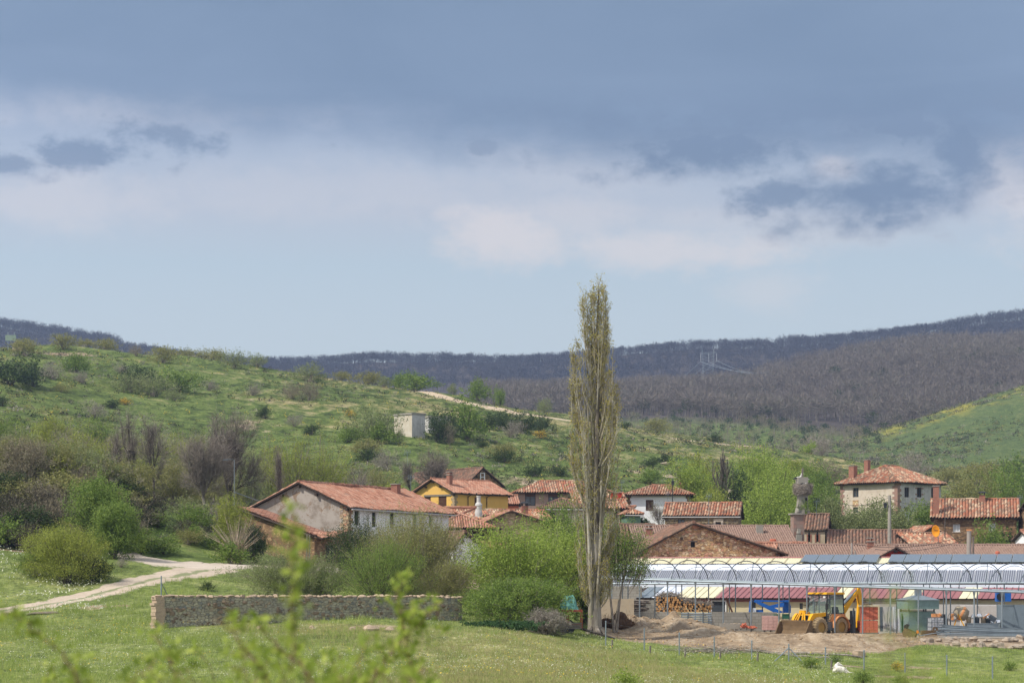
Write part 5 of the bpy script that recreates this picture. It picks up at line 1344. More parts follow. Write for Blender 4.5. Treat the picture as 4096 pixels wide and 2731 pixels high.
def red_shed():
    D = 149; A = Vector((*XY(2545, 155), 0)); B = Vector((*XY(4330, 147), 0)); e = B - A; L = e.length; th = math.atan2(e.y, e.x)
    root = empty('red_roof_shed', (A.x, A.y, 0), th, 'low shed with red and cream sheet roof and cream wall below the solar panels', 'shed')
    Z = lambda py, d=150: CZ + (HZ - py) / F * d
    def X(px):
        k = (px - 2048) / F; return (k * A.y - A.x) / (math.cos(th) - k * math.sin(th))
    ze, zr = Z(2392), Z(2348, 152.5)
    m = MB(); m.box2((X(2700), .25, -1.5), (L, .4, ze - .06)); m.build('wall', M_CREAMPAN, root)
    m = MB(); m.box2((X(2700), .2, ze - .28), (X(3420), .32, ze - .05)); m.build('eave_board', M_REDROOF, root)
    m = MB(); m.box2((X(2550), .0, ze - .16), (X(2705), .12, ze - .05)); m.build('eave_board', M_WOODD, root)
    # roof sheets: slanted strips, one colour per bay
    bays = [(2545, 2608, M_GALV), (2608, 2655, M_SHEETW), (2655, 2700, M_SHEETW), (2700, 2750, M_CREAMROOF), (2750, 2800, M_CREAMROOF), (2800, 2862, M_CREAMROOF)]
    x = 2862
    bays += [(2862, 3330, M_REDROOF), (3330, 3385, M_CREAMROOF), (3385, 3610, M_REDROOF), (3610, 3672, M_CREAMROOF), (3672, 3835, M_REDROOF), (3835, 3905, M_CREAMROOF), (3905, 4330, M_REDROOF)]
    sk = .35
    for a, b_, mt in bays:
        m = MB(); xa, xb = X(a), X(b_); n = max(1, int((xb - xa) / .42)); w = (xb - xa) / n
        for i in range(n):
            p, q = xa + i * w, xa + (i + 1) * w
            for (s0, s1, h0, h1) in ((0, .8, 0, 0), (.8, .9, 0, .06), (.9, 1, .06, 0)):
                u0, u1 = p + (q - p) * s0, p + (q - p) * s1
                m.face([(u0, -.15, ze + h0), (u1, -.15, ze + h1), (u1 + sk, 3.0, zr + h1), (u0 + sk, 3.0, zr + h0)])
        m.build('roof_sheet', mt, root)
    m = MB(); m.prism([(-.1, ze - .05), (3.1, zr - .05), (3.1, zr - .1), (-.1, ze - .1)], 'x', 0, L); m.build('roof_deck', M_WOODD, root)
    m = MB(); m.box2((X(2846), .16, Z(2449)), (X(2900), .24, Z(2404))); m.build('window', M_GLASS, root)
    fm = MB(); x0, x1, z0, z1 = X(2846) - .07, X(2900) + .07, Z(2450), Z(2402)
    for q in (((x0, .13, z0), (x0 + .08, .26, z1)), ((x1 - .08, .13, z0), (x1, .26, z1)), ((x0, .13, z1 - .08), (x1, .26, z1))): fm.box2(*q)
    fm.build('window_frame', M_WFRAME, root)
    m = MB(); m.box2((X(3490), .05, -1), (X(4000), .18, Z(2415))); m.build('grey_wall_panel', M_GREYPAN, root)
    m = MB(); m.box2((X(2410), .0, Z(2410)), (X(2566), .22, Z(2345))); m.box2((X(2410), .0, -.5), (X(2520), .2, Z(2396))); m.build('block_wall', M_BLOCK, root)
    # stack of boards and poles lying on the eave
    rn = random.Random(3); m = MB()
    for i in range(9):
        x0 = X(3440) + rn.uniform(0, 1); z = ze - .1 - .08 * (i % 4); y = -.45 - .12 * (i // 3); l = rn.uniform(2.5, 5)
        m.box((x0 + l / 2, y, z), (l, .14, .07), Matrix.Rotation(rn.uniform(-.03, .03), 3, 'Y'))
    for o in build_each(m, 'stored_board', M_WOODG): o.location = root.location; o.rotation_euler = root.rotation_euler; tag(o, 'weathered board stored flat under the red roof edge behind the backhoe', 'board', 'boards stored under the red roof edge')
red_shed()

def low_walls():
    A, B = XY(2838, 146), XY(3105, 146.5); z = CZ + (HZ - 2447) / F * 146
    m = MB(); m.box2((A[0], A[1], -.6), (B[0], A[1] + .2, z)); o = m.build('yard_wall', M_BLOCK); tag(o, 'low concrete block wall behind pallets and left of the backhoe', 'wall')
    A, B = XY(2392, 144), XY(2512, 145); z = CZ + (HZ - 2394) / F * 144
    m = MB(); m.box2((A[0], A[1], -.6), (B[0], A[1] + .25, z)); m.box2((B[0] - .02, A[1] - .04, -.6), (B[0] + .35, A[1] + .3, z + .02)); o = m.build('yard_wall', plaster('tan_plaster', srgb(176, 162, 140), srgb(140, 124, 104), .5)); tag(o, 'tan plastered low wall just right of the poplar trunk', 'wall')
    m = MB(); a, b_ = XY(3760, 137), XY(4300, 135); m.box((a[0] / 2 + b_[0] / 2, 136.2, -.10), (b_[0] - a[0], 3.2, .42)); o = m.build('concrete_slab', M_CONC); tag(o, 'thin concrete slab edge under the bent steel pipes', 'slab')
low_walls()

def tunnel():
    root = empty('tunnel_frame', (0, 0, 0), 0, 'long bare greenhouse frame of steel posts, beams and rounded hoops across the yard', 'greenhouse frame')
    f0, f1 = P(2405, 2311, 146), P(4330, 2376, 136); r0, r1 = P(2405, 2334, 151), P(4330, 2330, 141); k0, k1 = P(2440, 2332, 154.5), P(4400, 2328, 145)
    def at(a, b_, px):
        # point on the line a-b seen in this column
        ua, ub = a.x / a.y * F + 2048, b_.x / b_.y * F + 2048; k = (px - 2048) / F; t = (k * a.y - a.x) / ((b_.x - a.x) - k * (b_.y - a.y)); return a.lerp(b_, t)
    for (a, b_, r) in ((f0, f1, .085), (r0, r1, .075), (k0, k1, .06)):
        m = MB(); m.tube([a, b_], r, 6); d = Vector((0, .28, .06))
        m.build('beam', M_GALV, root)
    m = MB(); m.tube([f0 + Vector((0, .2, .1)), f1 + Vector((0, .2, .1))], .05, 5); m.build('beam', M_GALV, root)
    px = 2447
    while px < 4200:
        p = at(f0, f1, px); g = float(ground(p.x, p.y)); m = MB(); m.tube([(p.x, p.y, min(g, .3) - .4), p], .052, 6); m.box((p.x, p.y, p.z - .16), (.09, .12, .3), None, 0, 1.9); m.build('post', M_GALV, root); px += 111.5
    px = 2512
    while px < 4250:
        p = at(r0, r1, px); m = MB(); m.tube([(p.x, p.y, -.6), p], .045, 5); m.build('post', M_GALVD, root); px += 107.5
    px = 2490
    while px < 4200:
        p = at(k0, k1, px); m = MB(); m.tube([(p.x, p.y, -.6), p], .04, 5); m.build('post', M_GALVD, root); px += 214
    def hoop(a, b_, rise, r, mat, brace):
        n = 18; pts = []
        for i in range(n + 1):
            t = math.pi * i / n; c = .5 - .5 * math.cos(t); q = a.lerp(b_, c); pts.append(q + Vector((0, 0, rise * math.sin(t) ** .9)))
        m = MB(); m.tube(pts, r, 5); m.build('hoop', mat, root)
        if brace:
            t = pts[11]; m = MB(); m.tube([a.lerp(b_, .62), t], .025, 4); m.build('brace', M_GALVD, root)
    px = 2465; i = 0
    while px < 4180:
        sp = 142 + (px - 2465) * .02; hoop(at(f0, f1, px), at(r0, r1, px + sp), 1.5 if px < 3300 else 1.56, .034, M_GALVD, i % 2 == 0); px += 110.5 + (px - 2465) * .006; i += 1
    px = 2500
    while px < 4180:
        hoop(at(r0, r1, px), at(k0, k1, px + 130), 1.15, .022, M_GALV, False); px += 112 + (px - 2500) * .004
tunnel()

# --- backhoe loader
def backhoe():
    s_ = F / 142.5; p0 = XY(3308, 142.5)
    z = CZ + (HZ - 2543) / s_
    root = empty('backhoe_loader', (p0[0], p0[1], z), R(42), 'muddy yellow backhoe loader with glazed cab, facing left on the dug earth', 'backhoe loader'); root.scale = (1.12, 1.12, 1.06)
    M_ = lambda: MB()
    def wheel(x, y, r, w, rim):
        m = M_(); prof = [(r * .55, -w / 2), (r * .80, -w / 2 - .015), (r * .93, -w * .42), (r * .96, -w * .2), (r * .96, w * .2), (r * .93, w * .42), (r * .80, w / 2 + .015), (r * .55, w / 2)]
        Mx = Matrix.Rotation(R(90), 3, 'X'); m.lathe(prof, (0, 0, 0), 32, Mx, caps=False)
        n = 22
        for i in range(n):
            for sg in (-1, 1):
                a = 2 * math.pi * (i + (.5 if sg > 0 else 0)) / n; Mr = Matrix.Rotation(-a, 3, 'Y') @ Matrix.Rotation(sg * .5, 3, 'Z')
                m.box(Matrix.Rotation(-a, 3, 'Y') @ Vector((r * .975, sg * w * .24, 0)), (.07, w * .52, .07), Mr)
        o = m.build('wheel', M_RUBBER, root, loc=(x, y, r))
        q = M_(); q.lathe([(r * .56, -w * .42), (r * .53, -w * .44), (r * .45, -w * .12), (r * .20, -w * .10), (r * .20, -w * .3), (r * .06, -w * .32), (0.01, -w * .32)], (0, 0, 0), 20, Mx, caps=False)
        q.lathe([(r * .01, w * .2), (r * .56, w * .3), (r * .56, w * .42)], (0, 0, 0), 20, Mx, caps=False)
        ro = q.build('rim', M_RIM, o); return o
    M_RIM = plain('dusty_rim', srgb(160, 128, 70), .8, var=.2, scale=4)
    wheel(0.15, -.82, .60, .42, 1); wheel(.15, .82, .60, .42, 1); wheel(-1.75, -.86, .60, .40, 1); wheel(-1.75, .86, .60, .40, 1)
    m = M_(); m.box2((-2.3, -.42, .42), (1.0, .42, .78)); m.box2((-1.85, -.7, .5), (-1.65, .7, .68)); m.box2((.05, -.7, .5), (.25, .7, .68)); m.build('chassis', M_GALVD, root)
    m = M_(); m.box2((-.98, -.88, .42), (-.52, -.45, .92)); m.build('step_tank', M_GALVD, root)
    m = M_(); m.prism([(-2.15, .80), (-.95, .80), (-.95, 1.42), (-1.6, 1.42), (-2.15, 1.34)], 'y', -.40, .40); m.build('bonnet', M_YEL, root)
    m = M_(); m.box2((-2.20, -.36, .88), (-2.14, .36, 1.34)); m.build('grille', M_BLACK, root)
    m = M_(); m.box2((-2.215, -.1, 1.10), (-2.203, .08, 1.17)); m.build('badge', M_YEL, root)
    # rear mudguards
    for sg in (-1, 1):
        m = M_(); pr = []
        for i in range(9): a = math.pi * (1.02 - i / 8 * 1.06); pr.append((.15 + .74 * math.cos(a), .60 + .74 * math.sin(a)))
        pr2 = [(.15 + .68 * math.cos(math.pi * (1.02 - i / 8 * 1.06)), .60 + .66 * math.sin(math.pi * (1.02 - i / 8 * 1.06))) for i in range(9)][::-1]
        for i in range(8):
            a0, a1, b0, b1 = pr[i], pr[i + 1], pr2[8 - i], pr2[7 - i]; m.prism([a0, a1, b1, b0], 'y', min(sg * .58, sg * 1.05), max(sg * .58, sg * 1.05))
        m.prism([(-.62, .95), (.75, 1.0), (.75, 1.42), (-.45, 1.42)], 'y', min(sg * .56, sg * .80), max(sg * .56, sg * .80)); m.build('mudguard', M_ORANGE, root)
    # cab
    x0, x1, w, zb, zt = -.95, .72, .72, .82, 2.66
    m = M_(); t = .05
    for (x, y) in ((x0, -w), (x0, w), (x1, -w), (x1, w), (-.12, -w), (-.12, w)):
        m.tube([(x + (.08 if x == x0 else 0) * 0, y, zb), (x + (.14 if x == x0 else (-.06 if x == x1 else 0)), y * .95, zt)], t, 4)
    for y in (-w, w):
        for zz in (zb, zt - .02): m.tube([(x0 + (.12 if zz > 2 else 0), y * (.95 if zz > 2 else 1), zz), (x1 - (.06 if zz > 2 else 0), y * (.95 if zz > 2 else 1), zz)], t, 4)
    for x in (x0, x1):
        for zz in (zb, zt - .02): m.tube([(x + (.13 if (zz > 2 and x == x0) else (-.06 if zz > 2 else 0)), -w, zz), (x + (.13 if (zz > 2 and x == x0) else (-.06 if zz > 2 else 0)), w, zz)], t, 4)
    m.tube([(x0 + .02, -w, 1.42), (x0 + .02, w, 1.42)], .03, 4); m.build('cab_frame', M_BLACK, root)
    gm, T, b = new_mat('cab_pane'); b.inputs['Base Color'].default_value = (.55, .72, .70, 1); b.inputs['Roughness'].default_value = .04; b.inputs['Transmission Weight'].default_value = .85; b.inputs['IOR'].default_value = 1.15; b.inputs['Specular IOR Level'].default_value = .9
    def pane(pts): q = M_(); q.face(pts); q.build('cab_window', gm, root)
    pane([(x0 + .01, -w + .04, 1.45), (x0 + .01, w - .04, 1.45), (x0 + .13, w * .95 - .04, zt - .06), (x0 + .13, -w * .95 + .04, zt - .06)])
    for y in (-w, w):
        pane([(x0 + .05, y, zb + .06), (-.16, y, zb + .06), (-.16, y * .955, zt - .06), (x0 + .16, y * .955, zt - .06)]); pane([(-.08, y, 1.45), (x1 - .04, y, 1.45), (x1 - .08, y * .955, zt - .06), (-.08, y * .955, zt - .06)])
    pane([(x1, -w + .04, 1.42), (x1, w - .04, 1.42), (x1 - .06, w * .95 - .04, zt - .06), (x1 - .06, -w * .95 + .04, zt - .06)])
    m = M_(); m.box((-.06, 0, 2.71), (1.72, 1.46, .12), None, 0, .96); m.build('cab_roof', M_YEL, root)
    m = M_(); m.box2((x0 - .02, -.74, 2.58), (x0 + .10, .74, 2.66)); m.build('visor', M_BLACK, root)
    m = M_(); m.box2((.05, -.28, 1.1), (.55, .28, 1.28)); m.box2((.45, -.28, 1.28), (.58, .28, 1.85)); m.build('seat', M_BLACK, root)
    m = M_(); m.tube([(-.55, 0, 1.0), (-.30, 0, 1.55)], .03, 5); m.lathe([(.17, -.015), (.20, -.015), (.20, .015), (.17, .015)], (-.30, 0, 1.56), 14, Matrix.Rotation(-.5, 3, 'Y'), caps=False); m.build('steering_wheel', M_BLACK, root)
    for y in (-.55, .55): m = M_(); m.lathe([(.01, 0), (.08, .0), (.08, .06), (.02, .08)], (x0 + .02, y, 2.50), 10, Matrix.Rotation(R(90), 3, 'Y')); m.build('headlight', M_WFRAME, root)
    for y in (-.82, .86):
        m = M_(); m.tube([(x0, y * .88, 1.95), (x0 - .22, y * 1.15, 2.0)], .02, 4); m.box((x0 - .22, y * 1.18, 1.9), (.05, .2, .38)); m.build('mirror', M_BLACK, root)
    m = M_(); m.tube([(-1.5, -.3, 1.4), (-1.5, -.3, 2.25)], .035, 6); m.build('exhaust', M_GALVD, root)
    # loader arms and bucket
    for y in (-.62, .62):
        m = M_(); m.prism([(-.92, 1.52), (-.95, 1.30), (-1.9, 1.16), (-2.5, .66), (-2.66, .50), (-2.70, .62), (-2.30, 1.26), (-2.10, 1.46)], 'y', y - .09, y + .09); m.build('loader_arm', M_YEL, root)
        m = M_(); m.tube([(-1.2, y * .8, .95), (-2.3, y * .8, .72)], .06, 7); m.build('loader_ram', M_GALV, root)
    m = M_()
    for y in (-.22, -.10, .10, .22): m.tube([(-2.25, y * .6, 1.62), (-2.55, y * 2.0, .85)], .045, 6)
    m.box2((-2.32, -.2, 1.52), (-2.18, .2, 1.66)); m.build('tilt_linkage', M_YEL, root)
    m = M_(); bw = 1.15
    prof = [(-2.78, .98), (-2.74, .70), (-2.76, .42), (-2.92, .16), (-3.15, .04), (-3.48, .0)]
    inner = [(x - .05 if i < 3 else x - .02, zz + (.05 if i > 2 else 0)) for i, (x, zz) in enumerate(prof)]
    for i in range(5): m.prism([prof[i], prof[i + 1], inner[i + 1], inner[i]], 'y', -bw, bw)
    for y in (-bw, bw): m.prism(prof[::1] + [(-3.48, .05), (-2.98, .98)], 'y', y - .03, y + .03)
    m.box2((-2.84, -bw, .96), (-2.74, bw, 1.06)); m.build('loader_bucket', M_MUD, root)
    # backhoe
    m = M_(); m.box2((.98, -1.0, .75), (1.14, 1.0, 1.05)); m.box2((1.0, -.25, .5), (1.35, .25, 1.45)); m.build('rear_frame', M_GALVD, root)
    for y in (-.95, .95): m = M_(); m.box2((1.13, y - .13, .05), (1.35, y + .13, 1.62)); m.box2((1.10, y - .2, .0), (1.40, y + .2, .07)); m.build('stabiliser_leg', M_GALVD, root)
    m = M_(); m.prism([(1.15, 1.3), (1.25, 1.6), (2.75, 2.9), (2.9, 2.75), (2.35, 2.2), (1.45, 1.25)], 'y', -.10, .10); m.build('boom', M_YEL, root)
    m = M_(); m.tube([(1.5, 0, 2.02), (2.35, 0, 2.62)], .085, 8); m.tube([(2.3, 0, 2.6), (2.86, 0, 2.98)], .045, 8); m.build('boom_ram', M_GALV, root)
    m = M_(); m.prism([(2.78, 2.95), (2.9, 3.12), (3.06, 2.95), (3.3, 2.1), (3.18, 1.6), (3.0, .55), (2.8, .5), (2.86, 1.2), (2.96, 2.0)], 'y', -.10, .10); m.build('dipper', M_YEL, root)
    m = M_(); m.tube([(2.5, 0, 1.75), (2.52, 0, .75)], .06, 7); m.build('bucket_ram', M_GALV, root)
    m = M_(); pr = [(2.95, .55), (3.12, .30), (3.02, .05), (2.70, -.05), (2.35, .02), (2.10, .22)]; inn = [(x * .97 + .07, zz + .05) for x, zz in pr]
    for i in range(5): m.prism([pr[i], pr[i + 1], inn[i + 1], inn[i]], 'y', -.38, .38)
    for y in (-.38, .38): m.prism(pr + [(2.2, .45)], 'y', y - .02, y + .02)
    m.build('digging_bucket', M_MUD, root)
backhoe()

def put(mb, name, mat, px, D, label, cat, rz=0, group=None, base=None, smooth=False, dz=0.0):
    g = gp(px, D); z = g.z if base is None else CZ + (HZ - base) / F * D
    o = mb.build(name, mat, None, smooth, loc=(g.x, g.y, z + dz), rot=(0, 0, rz)); return tag(o, label, cat, group)
m_ = lambda px, D=142: px / F * D       # picture pixels to metres

# firewood stack: every log its own thing
def logs():
    rn = random.Random(11)
    proto = MB(); proto.tube([(0, -.45, 0), (0, .45, .0)], [.085, .075], 8, 0, cap=False); proto.tube([(0, -.452, 0), (0, -.45, 0)], [.078, .078], 8, 1); proto.tube([(0, .45, 0), (0, .452, 0)], [.07, .07], 8, 1)
    p = None; x0, x1 = XY(2628, 147)[0], XY(2846, 147)[0]; y = 147; zb = CZ + (HZ - 2446) / F * 147
    x = x0; n = 0
    def hcol(x):
        t = (x - x0) / (x1 - x0); return .95 * (1 - t) + .5 * t + (.35 * math.exp(-((t - .25) / .22) ** 2))
    gl = 'round split-bark log in the heaped firewood stack left of the dark shed window'
    while x < x1:
        z = zb + .08
        while z < zb + hcol(x) * .95 and n < 130:
            if p is None:
                p = proto.build('log', [M_BARKD, M_BEND]); o = p
            else: o = p.copy(); C.objects.link(o)
            s = rn.uniform(.7, 1.25); o.location = (x + rn.uniform(-.05, .05), y + rn.uniform(-.12, .12), z); o.scale = (s, 1, s); o.rotation_euler = (rn.uniform(-.05, .05), rn.uniform(0, 3), rn.uniform(-.15, .15))
            tag(o, gl, 'log', 'logs of the firewood stack'); z += .15; n += 1
        x += .165
    # twiggy brush thrown on top
    r2 = np.random.default_rng(3); nb = 700; t = r2.random(nb); c = np.stack([x0 + t * (x1 - x0), 147 + r2.normal(size=nb) * .25, zb + np.array([hcol(x0 + q * (x1 - x0)) for q in t]) + r2.normal(size=nb) * .10], 1)
    d = r2.normal(size=(nb, 3)) * np.array([1, .5, .35]); d /= np.linalg.norm(d, axis=1, keepdims=True); v, f = slivers(c - d * .3, c + d * .3, .035, r2)
    o = np_mesh('brushwood', v, f, [M_TWIG]); tag(o, 'tangle of grey brushwood thrown over the firewood stack', 'brushwood', kind='stuff')
    # old beams under the roof overhang
    for i in range(12):
        m = MB(); L = rn.uniform(1.0, 1.5); m.tube([(-L / 2, 0, 0), (0, 0, rn.uniform(-.04, .04)), (L / 2, 0, 0)], [.07, .09, .06], 6)
        put(m, 'old_beam', M_WOODG if i % 3 else M_BARKD, 2528 + (i % 2) * 22 + rn.uniform(0, 22), 147 + (i % 3) * .15, 'rough grey timber stacked beside the tan wall under the shed roof end', 'timber', rz=rn.uniform(-.2, .2), group='rough timbers under the shed roof end', base=2440 - (i // 2) * 7.5)
logs()

def pipes():
    rn = random.Random(5)
    k = 0
    pm = MB(); pm.tube([(-1.0, 0, 0), (1.0, 0, 0)], .05, 6, cap=True); first = None
    for r in range(8):
        for c in range(3):
            if first is None: o = pm.build('steel_pipe', M_GALV); first = o
            else: o = first.copy(); C.objects.link(o)
            px = 2786; D = 143.2 + c * .16; x, y = XY(px, D); o.location = (x + rn.uniform(-.04, .04), y, CZ + (HZ - 2502 + r * 7) / F * D); tag(o, 'straight galvanised pipe in the neat bundle, %s from the bottom in the %s layer' % (nth(r), ('front', 'middle', 'rear')[c]), 'pipe', 'straight pipes bundled before the yard wall')
    for px in (2752, 2812): m = MB(); m.box((0, 0, .45), (.06, .5, 1.0)); put(m, 'pipe_strap', M_GALVD, px, 143.1, 'upright dark stay holding the %s of the straight pipe bundle' % ('left part' if px < 2780 else 'middle'), 'stay', base=2503)
    # long bent hoop pipes
    for i in range(34):
        m = MB(); pts = []; row = i % 9; dep = i // 9; jit = rn.uniform(-.3, .3); sag_ = (.95 - row * .07)
        for j in range(13):
            t = j / 12; x = -.4 + jit + 8.6 * t; z = .10 + row * .075 * (1 - .35 * t) + sag_ * .42 * (1 - t) ** 2.3 * (row / 8.0)
            pts.append((x, dep * .12 - .5 * t, z))
        m.tube(pts, .035, 5)
        put(m, 'bent_pipe', M_GALV if i % 4 else M_GALVD, 3788, 137 + .02 * i, 'long bent galvanised hoop pipe in the heap at the right edge', 'pipe', group='bent hoop pipes heaped at the right', base=2551)
pipes()

def yard_things():
    # blue lift
    D = 147.4; z0 = CZ + (HZ - 2447) / F * D; x0 = XY(3000, D)[0]; root = empty('boom_lift', (x0, D, z0), 0, 'blue articulated trailer lift folded flat behind the low block wall', 'lift'); k = D / F
    X = lambda px: (px - 3000) * k; Z = lambda py: (2447 - py) * k
    m = MB(); m.prism([(X(2996), Z(2450)), (X(3010), Z(2450)), (X(3014), Z(2402)), (X(3000), Z(2402))], 'y', -.25, .25); m.build('turret', M_BLUE, root)
    m = MB(); m.prism([(X(3012), Z(2405)), (X(3020), Z(2397)), (X(3130), Z(2445)), (X(3122), Z(2450)), (X(3095), Z(2449))], 'y', -.42, -.20); m.build('lower_boom', M_BLUE, root)
    m = MB(); m.prism([(X(3008), Z(2404)), (X(3008), Z(2397)), (X(3156), Z(2401)), (X(3156), Z(2407))], 'y', -.16, .06); m.build('upper_boom', M_BLUE, root)
    m = MB(); m.prism([(X(3060), Z(2426)), (X(3136), Z(2406)), (X(3136), Z(2424)), (X(3070), Z(2434))], 'y', -.14, .08); m.build('middle_boom', M_BLUE, root)
    m = MB(); m.prism([(X(3134), Z(2450)), (X(3164), Z(2450)), (X(3164), Z(2424)), (X(3156), Z(2399)), (X(3134), Z(2399))], 'y', .07, .45); m.build('pivot_head', M_BLUE, root)
    m = MB(); m.prism([(X(3003), Z(2449)), (X(3022), Z(2449)), (X(3020), Z(2400)), (X(3008), Z(2396))], 'y', -.30, -.251); m.build('hose_guard', M_BLACK, root)
    m = MB(); m.box2((X(3009), -.45, Z(2448)), (X(3021), -.31, Z(2430))); m.build('control_box', M_WPLAS, root)
    m = MB(); m.box2((X(3025), -.2, Z(2449)), (X(3052), .2, Z(2437))); m.build('hydraulic_unit', M_BLUE, root)
    # dark window board
    m = MB(); m.box((0, 0, .55), (.12, .08, 1.25), Matrix.Rotation(.42, 3, 'Y')); put(m, 'leaning_plank', M_WOODB, 2918, 149, 'brown plank leaning on the cream shed wall right of the dark window', 'plank', base=2450, dz=-.05, rz=math.pi)
    # trough on stands
    D = 143; m = MB(); w, h, dd = 1.35, .28, .5
    m.box2((-w / 2, -dd / 2, .1), (w / 2, dd / 2, .16)); 
    for a in ((-w / 2, -dd / 2, w / 2, -dd / 2 + .07), (-w / 2, dd / 2 - .07, w / 2, dd / 2), (-w / 2, -dd / 2 + .071, -w / 2 + .07, dd / 2 - .071), (w / 2 - .07, -dd / 2 + .071, w / 2, dd / 2 - .071)): m.box2((a[0], a[1], .161), (a[2], a[3], .16 + h))
    m.box2((-w / 2 + .15, -.2, 0), (-w / 2 + .3, .2, .1)); m.box2((w / 2 - .3, -.2, 0), (w / 2 - .15, .2, .1))
    put(m, 'stone_trough', M_CONC, 2920, D, 'grey stone trough on blocks before the low block wall', 'trough', base=2520)
    rn = random.Random(9)
    m = MB()
    for i in range(30): m.blob((rn.uniform(-.6, .6), rn.uniform(-.18, .18), rn.uniform(.0, .10)), .06, i, 5)
    put(m, 'rubble_pieces', M_ROCK, 2925, D, 'loose grey rubble lying in the stone trough', 'rubble', base=2497)
    # pallets
    def pallet(px, D, base, lab, load):
        m = MB(); 
        for i in range(5): m.box((-.45 + i * .225, 0, .12), (.12, .8, .025))
        for i in (-1, 0, 1): m.box((i * .42, 0, .05), (.1, .8, .1))
        return put(m, 'pallet', M_WOODG, px, D, lab, 'pallet', base=base)
    pallet(2990, 142.6, 2519, 'flat wooden pallet under loose orange bricks near the trough', 0)
    pallet(3085, 142.8, 2526, 'flat wooden pallet under the pink wrapped bricks behind the loader bucket', 0)
    bm = MB(); bm.box((0, 0, 0), (.24, .12, .09)); first = None
    for i in range(26):
        if first is None: o = bm.build('brick', M_TERRA); first = o
        else: o = first.copy(); C.objects.link(o)
        x, y = XY(2968 + rn.uniform(0, 60), 142.6 + rn.uniform(-.3, .3)); o.location = (x, y, CZ + (HZ - 2510) / F * 142.6 + rn.uniform(0, .22) * (1.2 if x < XY(2990, 142)[0] else .4)); o.rotation_euler = (rn.uniform(-.3, .3), rn.uniform(-.4, .4), rn.uniform(0, 3)); tag(o, 'loose orange brick tipped on the pallet near the stone trough', 'brick', 'loose bricks on the pallet')
    m = MB()
    for j in range(5):
        for i in range(3): m.box2((-.55 + i * .34 + .01 * (j % 2), -.4, .14 + j * .19), (-.55 + i * .34 + .325 + .01 * (j % 2), .4, .14 + j * .19 + .18))
    put(m, 'wrapped_bricks', plain('wrapped_pink', srgb(190, 150, 140), .35, var=.2, scale=5, spec=.7), 3082, 142.8, 'pink bricks wrapped in clear film on a pallet behind the loader bucket', 'brick stack', base=2526)
    for px, c, lab in ((3106, M_GREENSH, 'pale green crate'), (3142, plain('bottle_green', srgb(46, 96, 76), .5), 'dark green crate')):
        m = MB(); 
        for a in ((-.22, -.16, .22, -.14), (-.22, .14, .22, .16), (-.22, -.139, -.20, .139), (.20, -.139, .22, .139)): m.box2((a[0], a[1], 0), (a[2], a[3], .3))
        m.box2((-.22, -.16, -.02), (.22, .16, 0)); m.box2((-.25, -.19, .27), (.25, -.161, .31)); put(m, 'crate', c, px, 143.2, lab + ' standing on the wrapped bricks', 'crate', base=2472)
    # brick stack (two storeys) of big blocks
    bb = MB(); bb.box((0, 0, 0), (.27, .27, .205))
    for i in range(4): bb.box((-.09 + .06 * i, -.137, 0), (.03, .008, .15), None, 0)
    first = None; D = 141.6; zb = CZ + (HZ - 2533) / F * D
    for j in range(8):
        for i in range(4):
            for k in range(2):
                if first is None: o = bb.build('hollow_block', M_TERRA); first = o
                else: o = first.copy(); C.objects.link(o)
                x, y = XY(3477, D); o.location = (x - .43 + i * .285 + rn.uniform(-.008, .008), y + k * .29, zb + .12 + j * .215 + (.05 if j > 3 else 0)); tag(o, 'orange hollow block of the tall stack, %s layer up, %s from left, %s row' % (nth(j), nth(i), ('front', 'back')[k]), 'block', 'hollow blocks in the tall stack')
    m = MB(); m.box((0, .14, .04), (1.2, .7, .08)); put(m, 'pallet', M_WOODG, 3477, D, 'low pallet below the tall orange block stack', 'pallet', base=2533)
    m = MB(); m.box((0, .14, 0), (1.28, .72, .05)); m.box((0, .14, .07), (1.32, .74, .03)); put(m, 'wooden_board', M_CREAMPAN, 3477, D, 'pale board lying on top of the tall orange block stack', 'board', base=2424)
    m = MB()
    for i in range(2):
        for j in range(3): m.box2((-.4 + i * .3, -.1, j * .2), (-.12 + i * .3, .15, j * .2 + .19))
    m.box2((.3, -.15, 0), (.52, .15, .66)); put(m, 'dark_bricks', plain('dark_red_brick', srgb(140, 62, 46), .85, var=.25), 3412, 144, 'dark red bricks stacked behind the raised digging arm', 'brick stack', base=2520)
    # sheets leaning on the shed
    for i, (px, w, mt, lb) in enumerate(((3515, .5, M_CREAMPAN, 'cream'), (3533, .45, M_GALVD, 'dark grey'), (3558, .9, M_GREYPAN, 'pale grey'), (3588, .55, M_WPLAS, 'whitish'))):
        m = MB(); 
        for q in range(int(w / .15)): m.box((-w / 2 + q * .15 + .07, 0, .85), (.148, .03 + .03 * (q % 2), 1.7), Matrix.Rotation(-.10, 3, 'X'))
        put(m, 'sheet_panel', mt, px, 147.0 - i * .05, '%s ribbed sheet leaning upright on the shed wall' % lb, 'panel', base=2524)
    for i, (px, dx) in enumerate(((3551, .12), (3560, .18), (3577, .06), (3583, .05))):
        m = MB(); m.tube([(-dx, 0, 0), (dx, .3, 1.75)], .018, 4); put(m, 'thin_rod', M_GALVD, px, 146.2, 'thin dark rod leaning on the pale panels behind the yard', 'rod', base=2526, group='rods leaning on the pale panels')
    for px, h_ in ((3608, 1.25), (3611, 1.1)): m = MB(); m.box((0, 0, h_ / 2), (.07, .1, h_)); put(m, 'green_post', plain('green_paint', srgb(44, 92, 56), .6), px, 142.5, 'short dark green post beside the grey-green tank', 'post', base=2527, group='dark green posts')
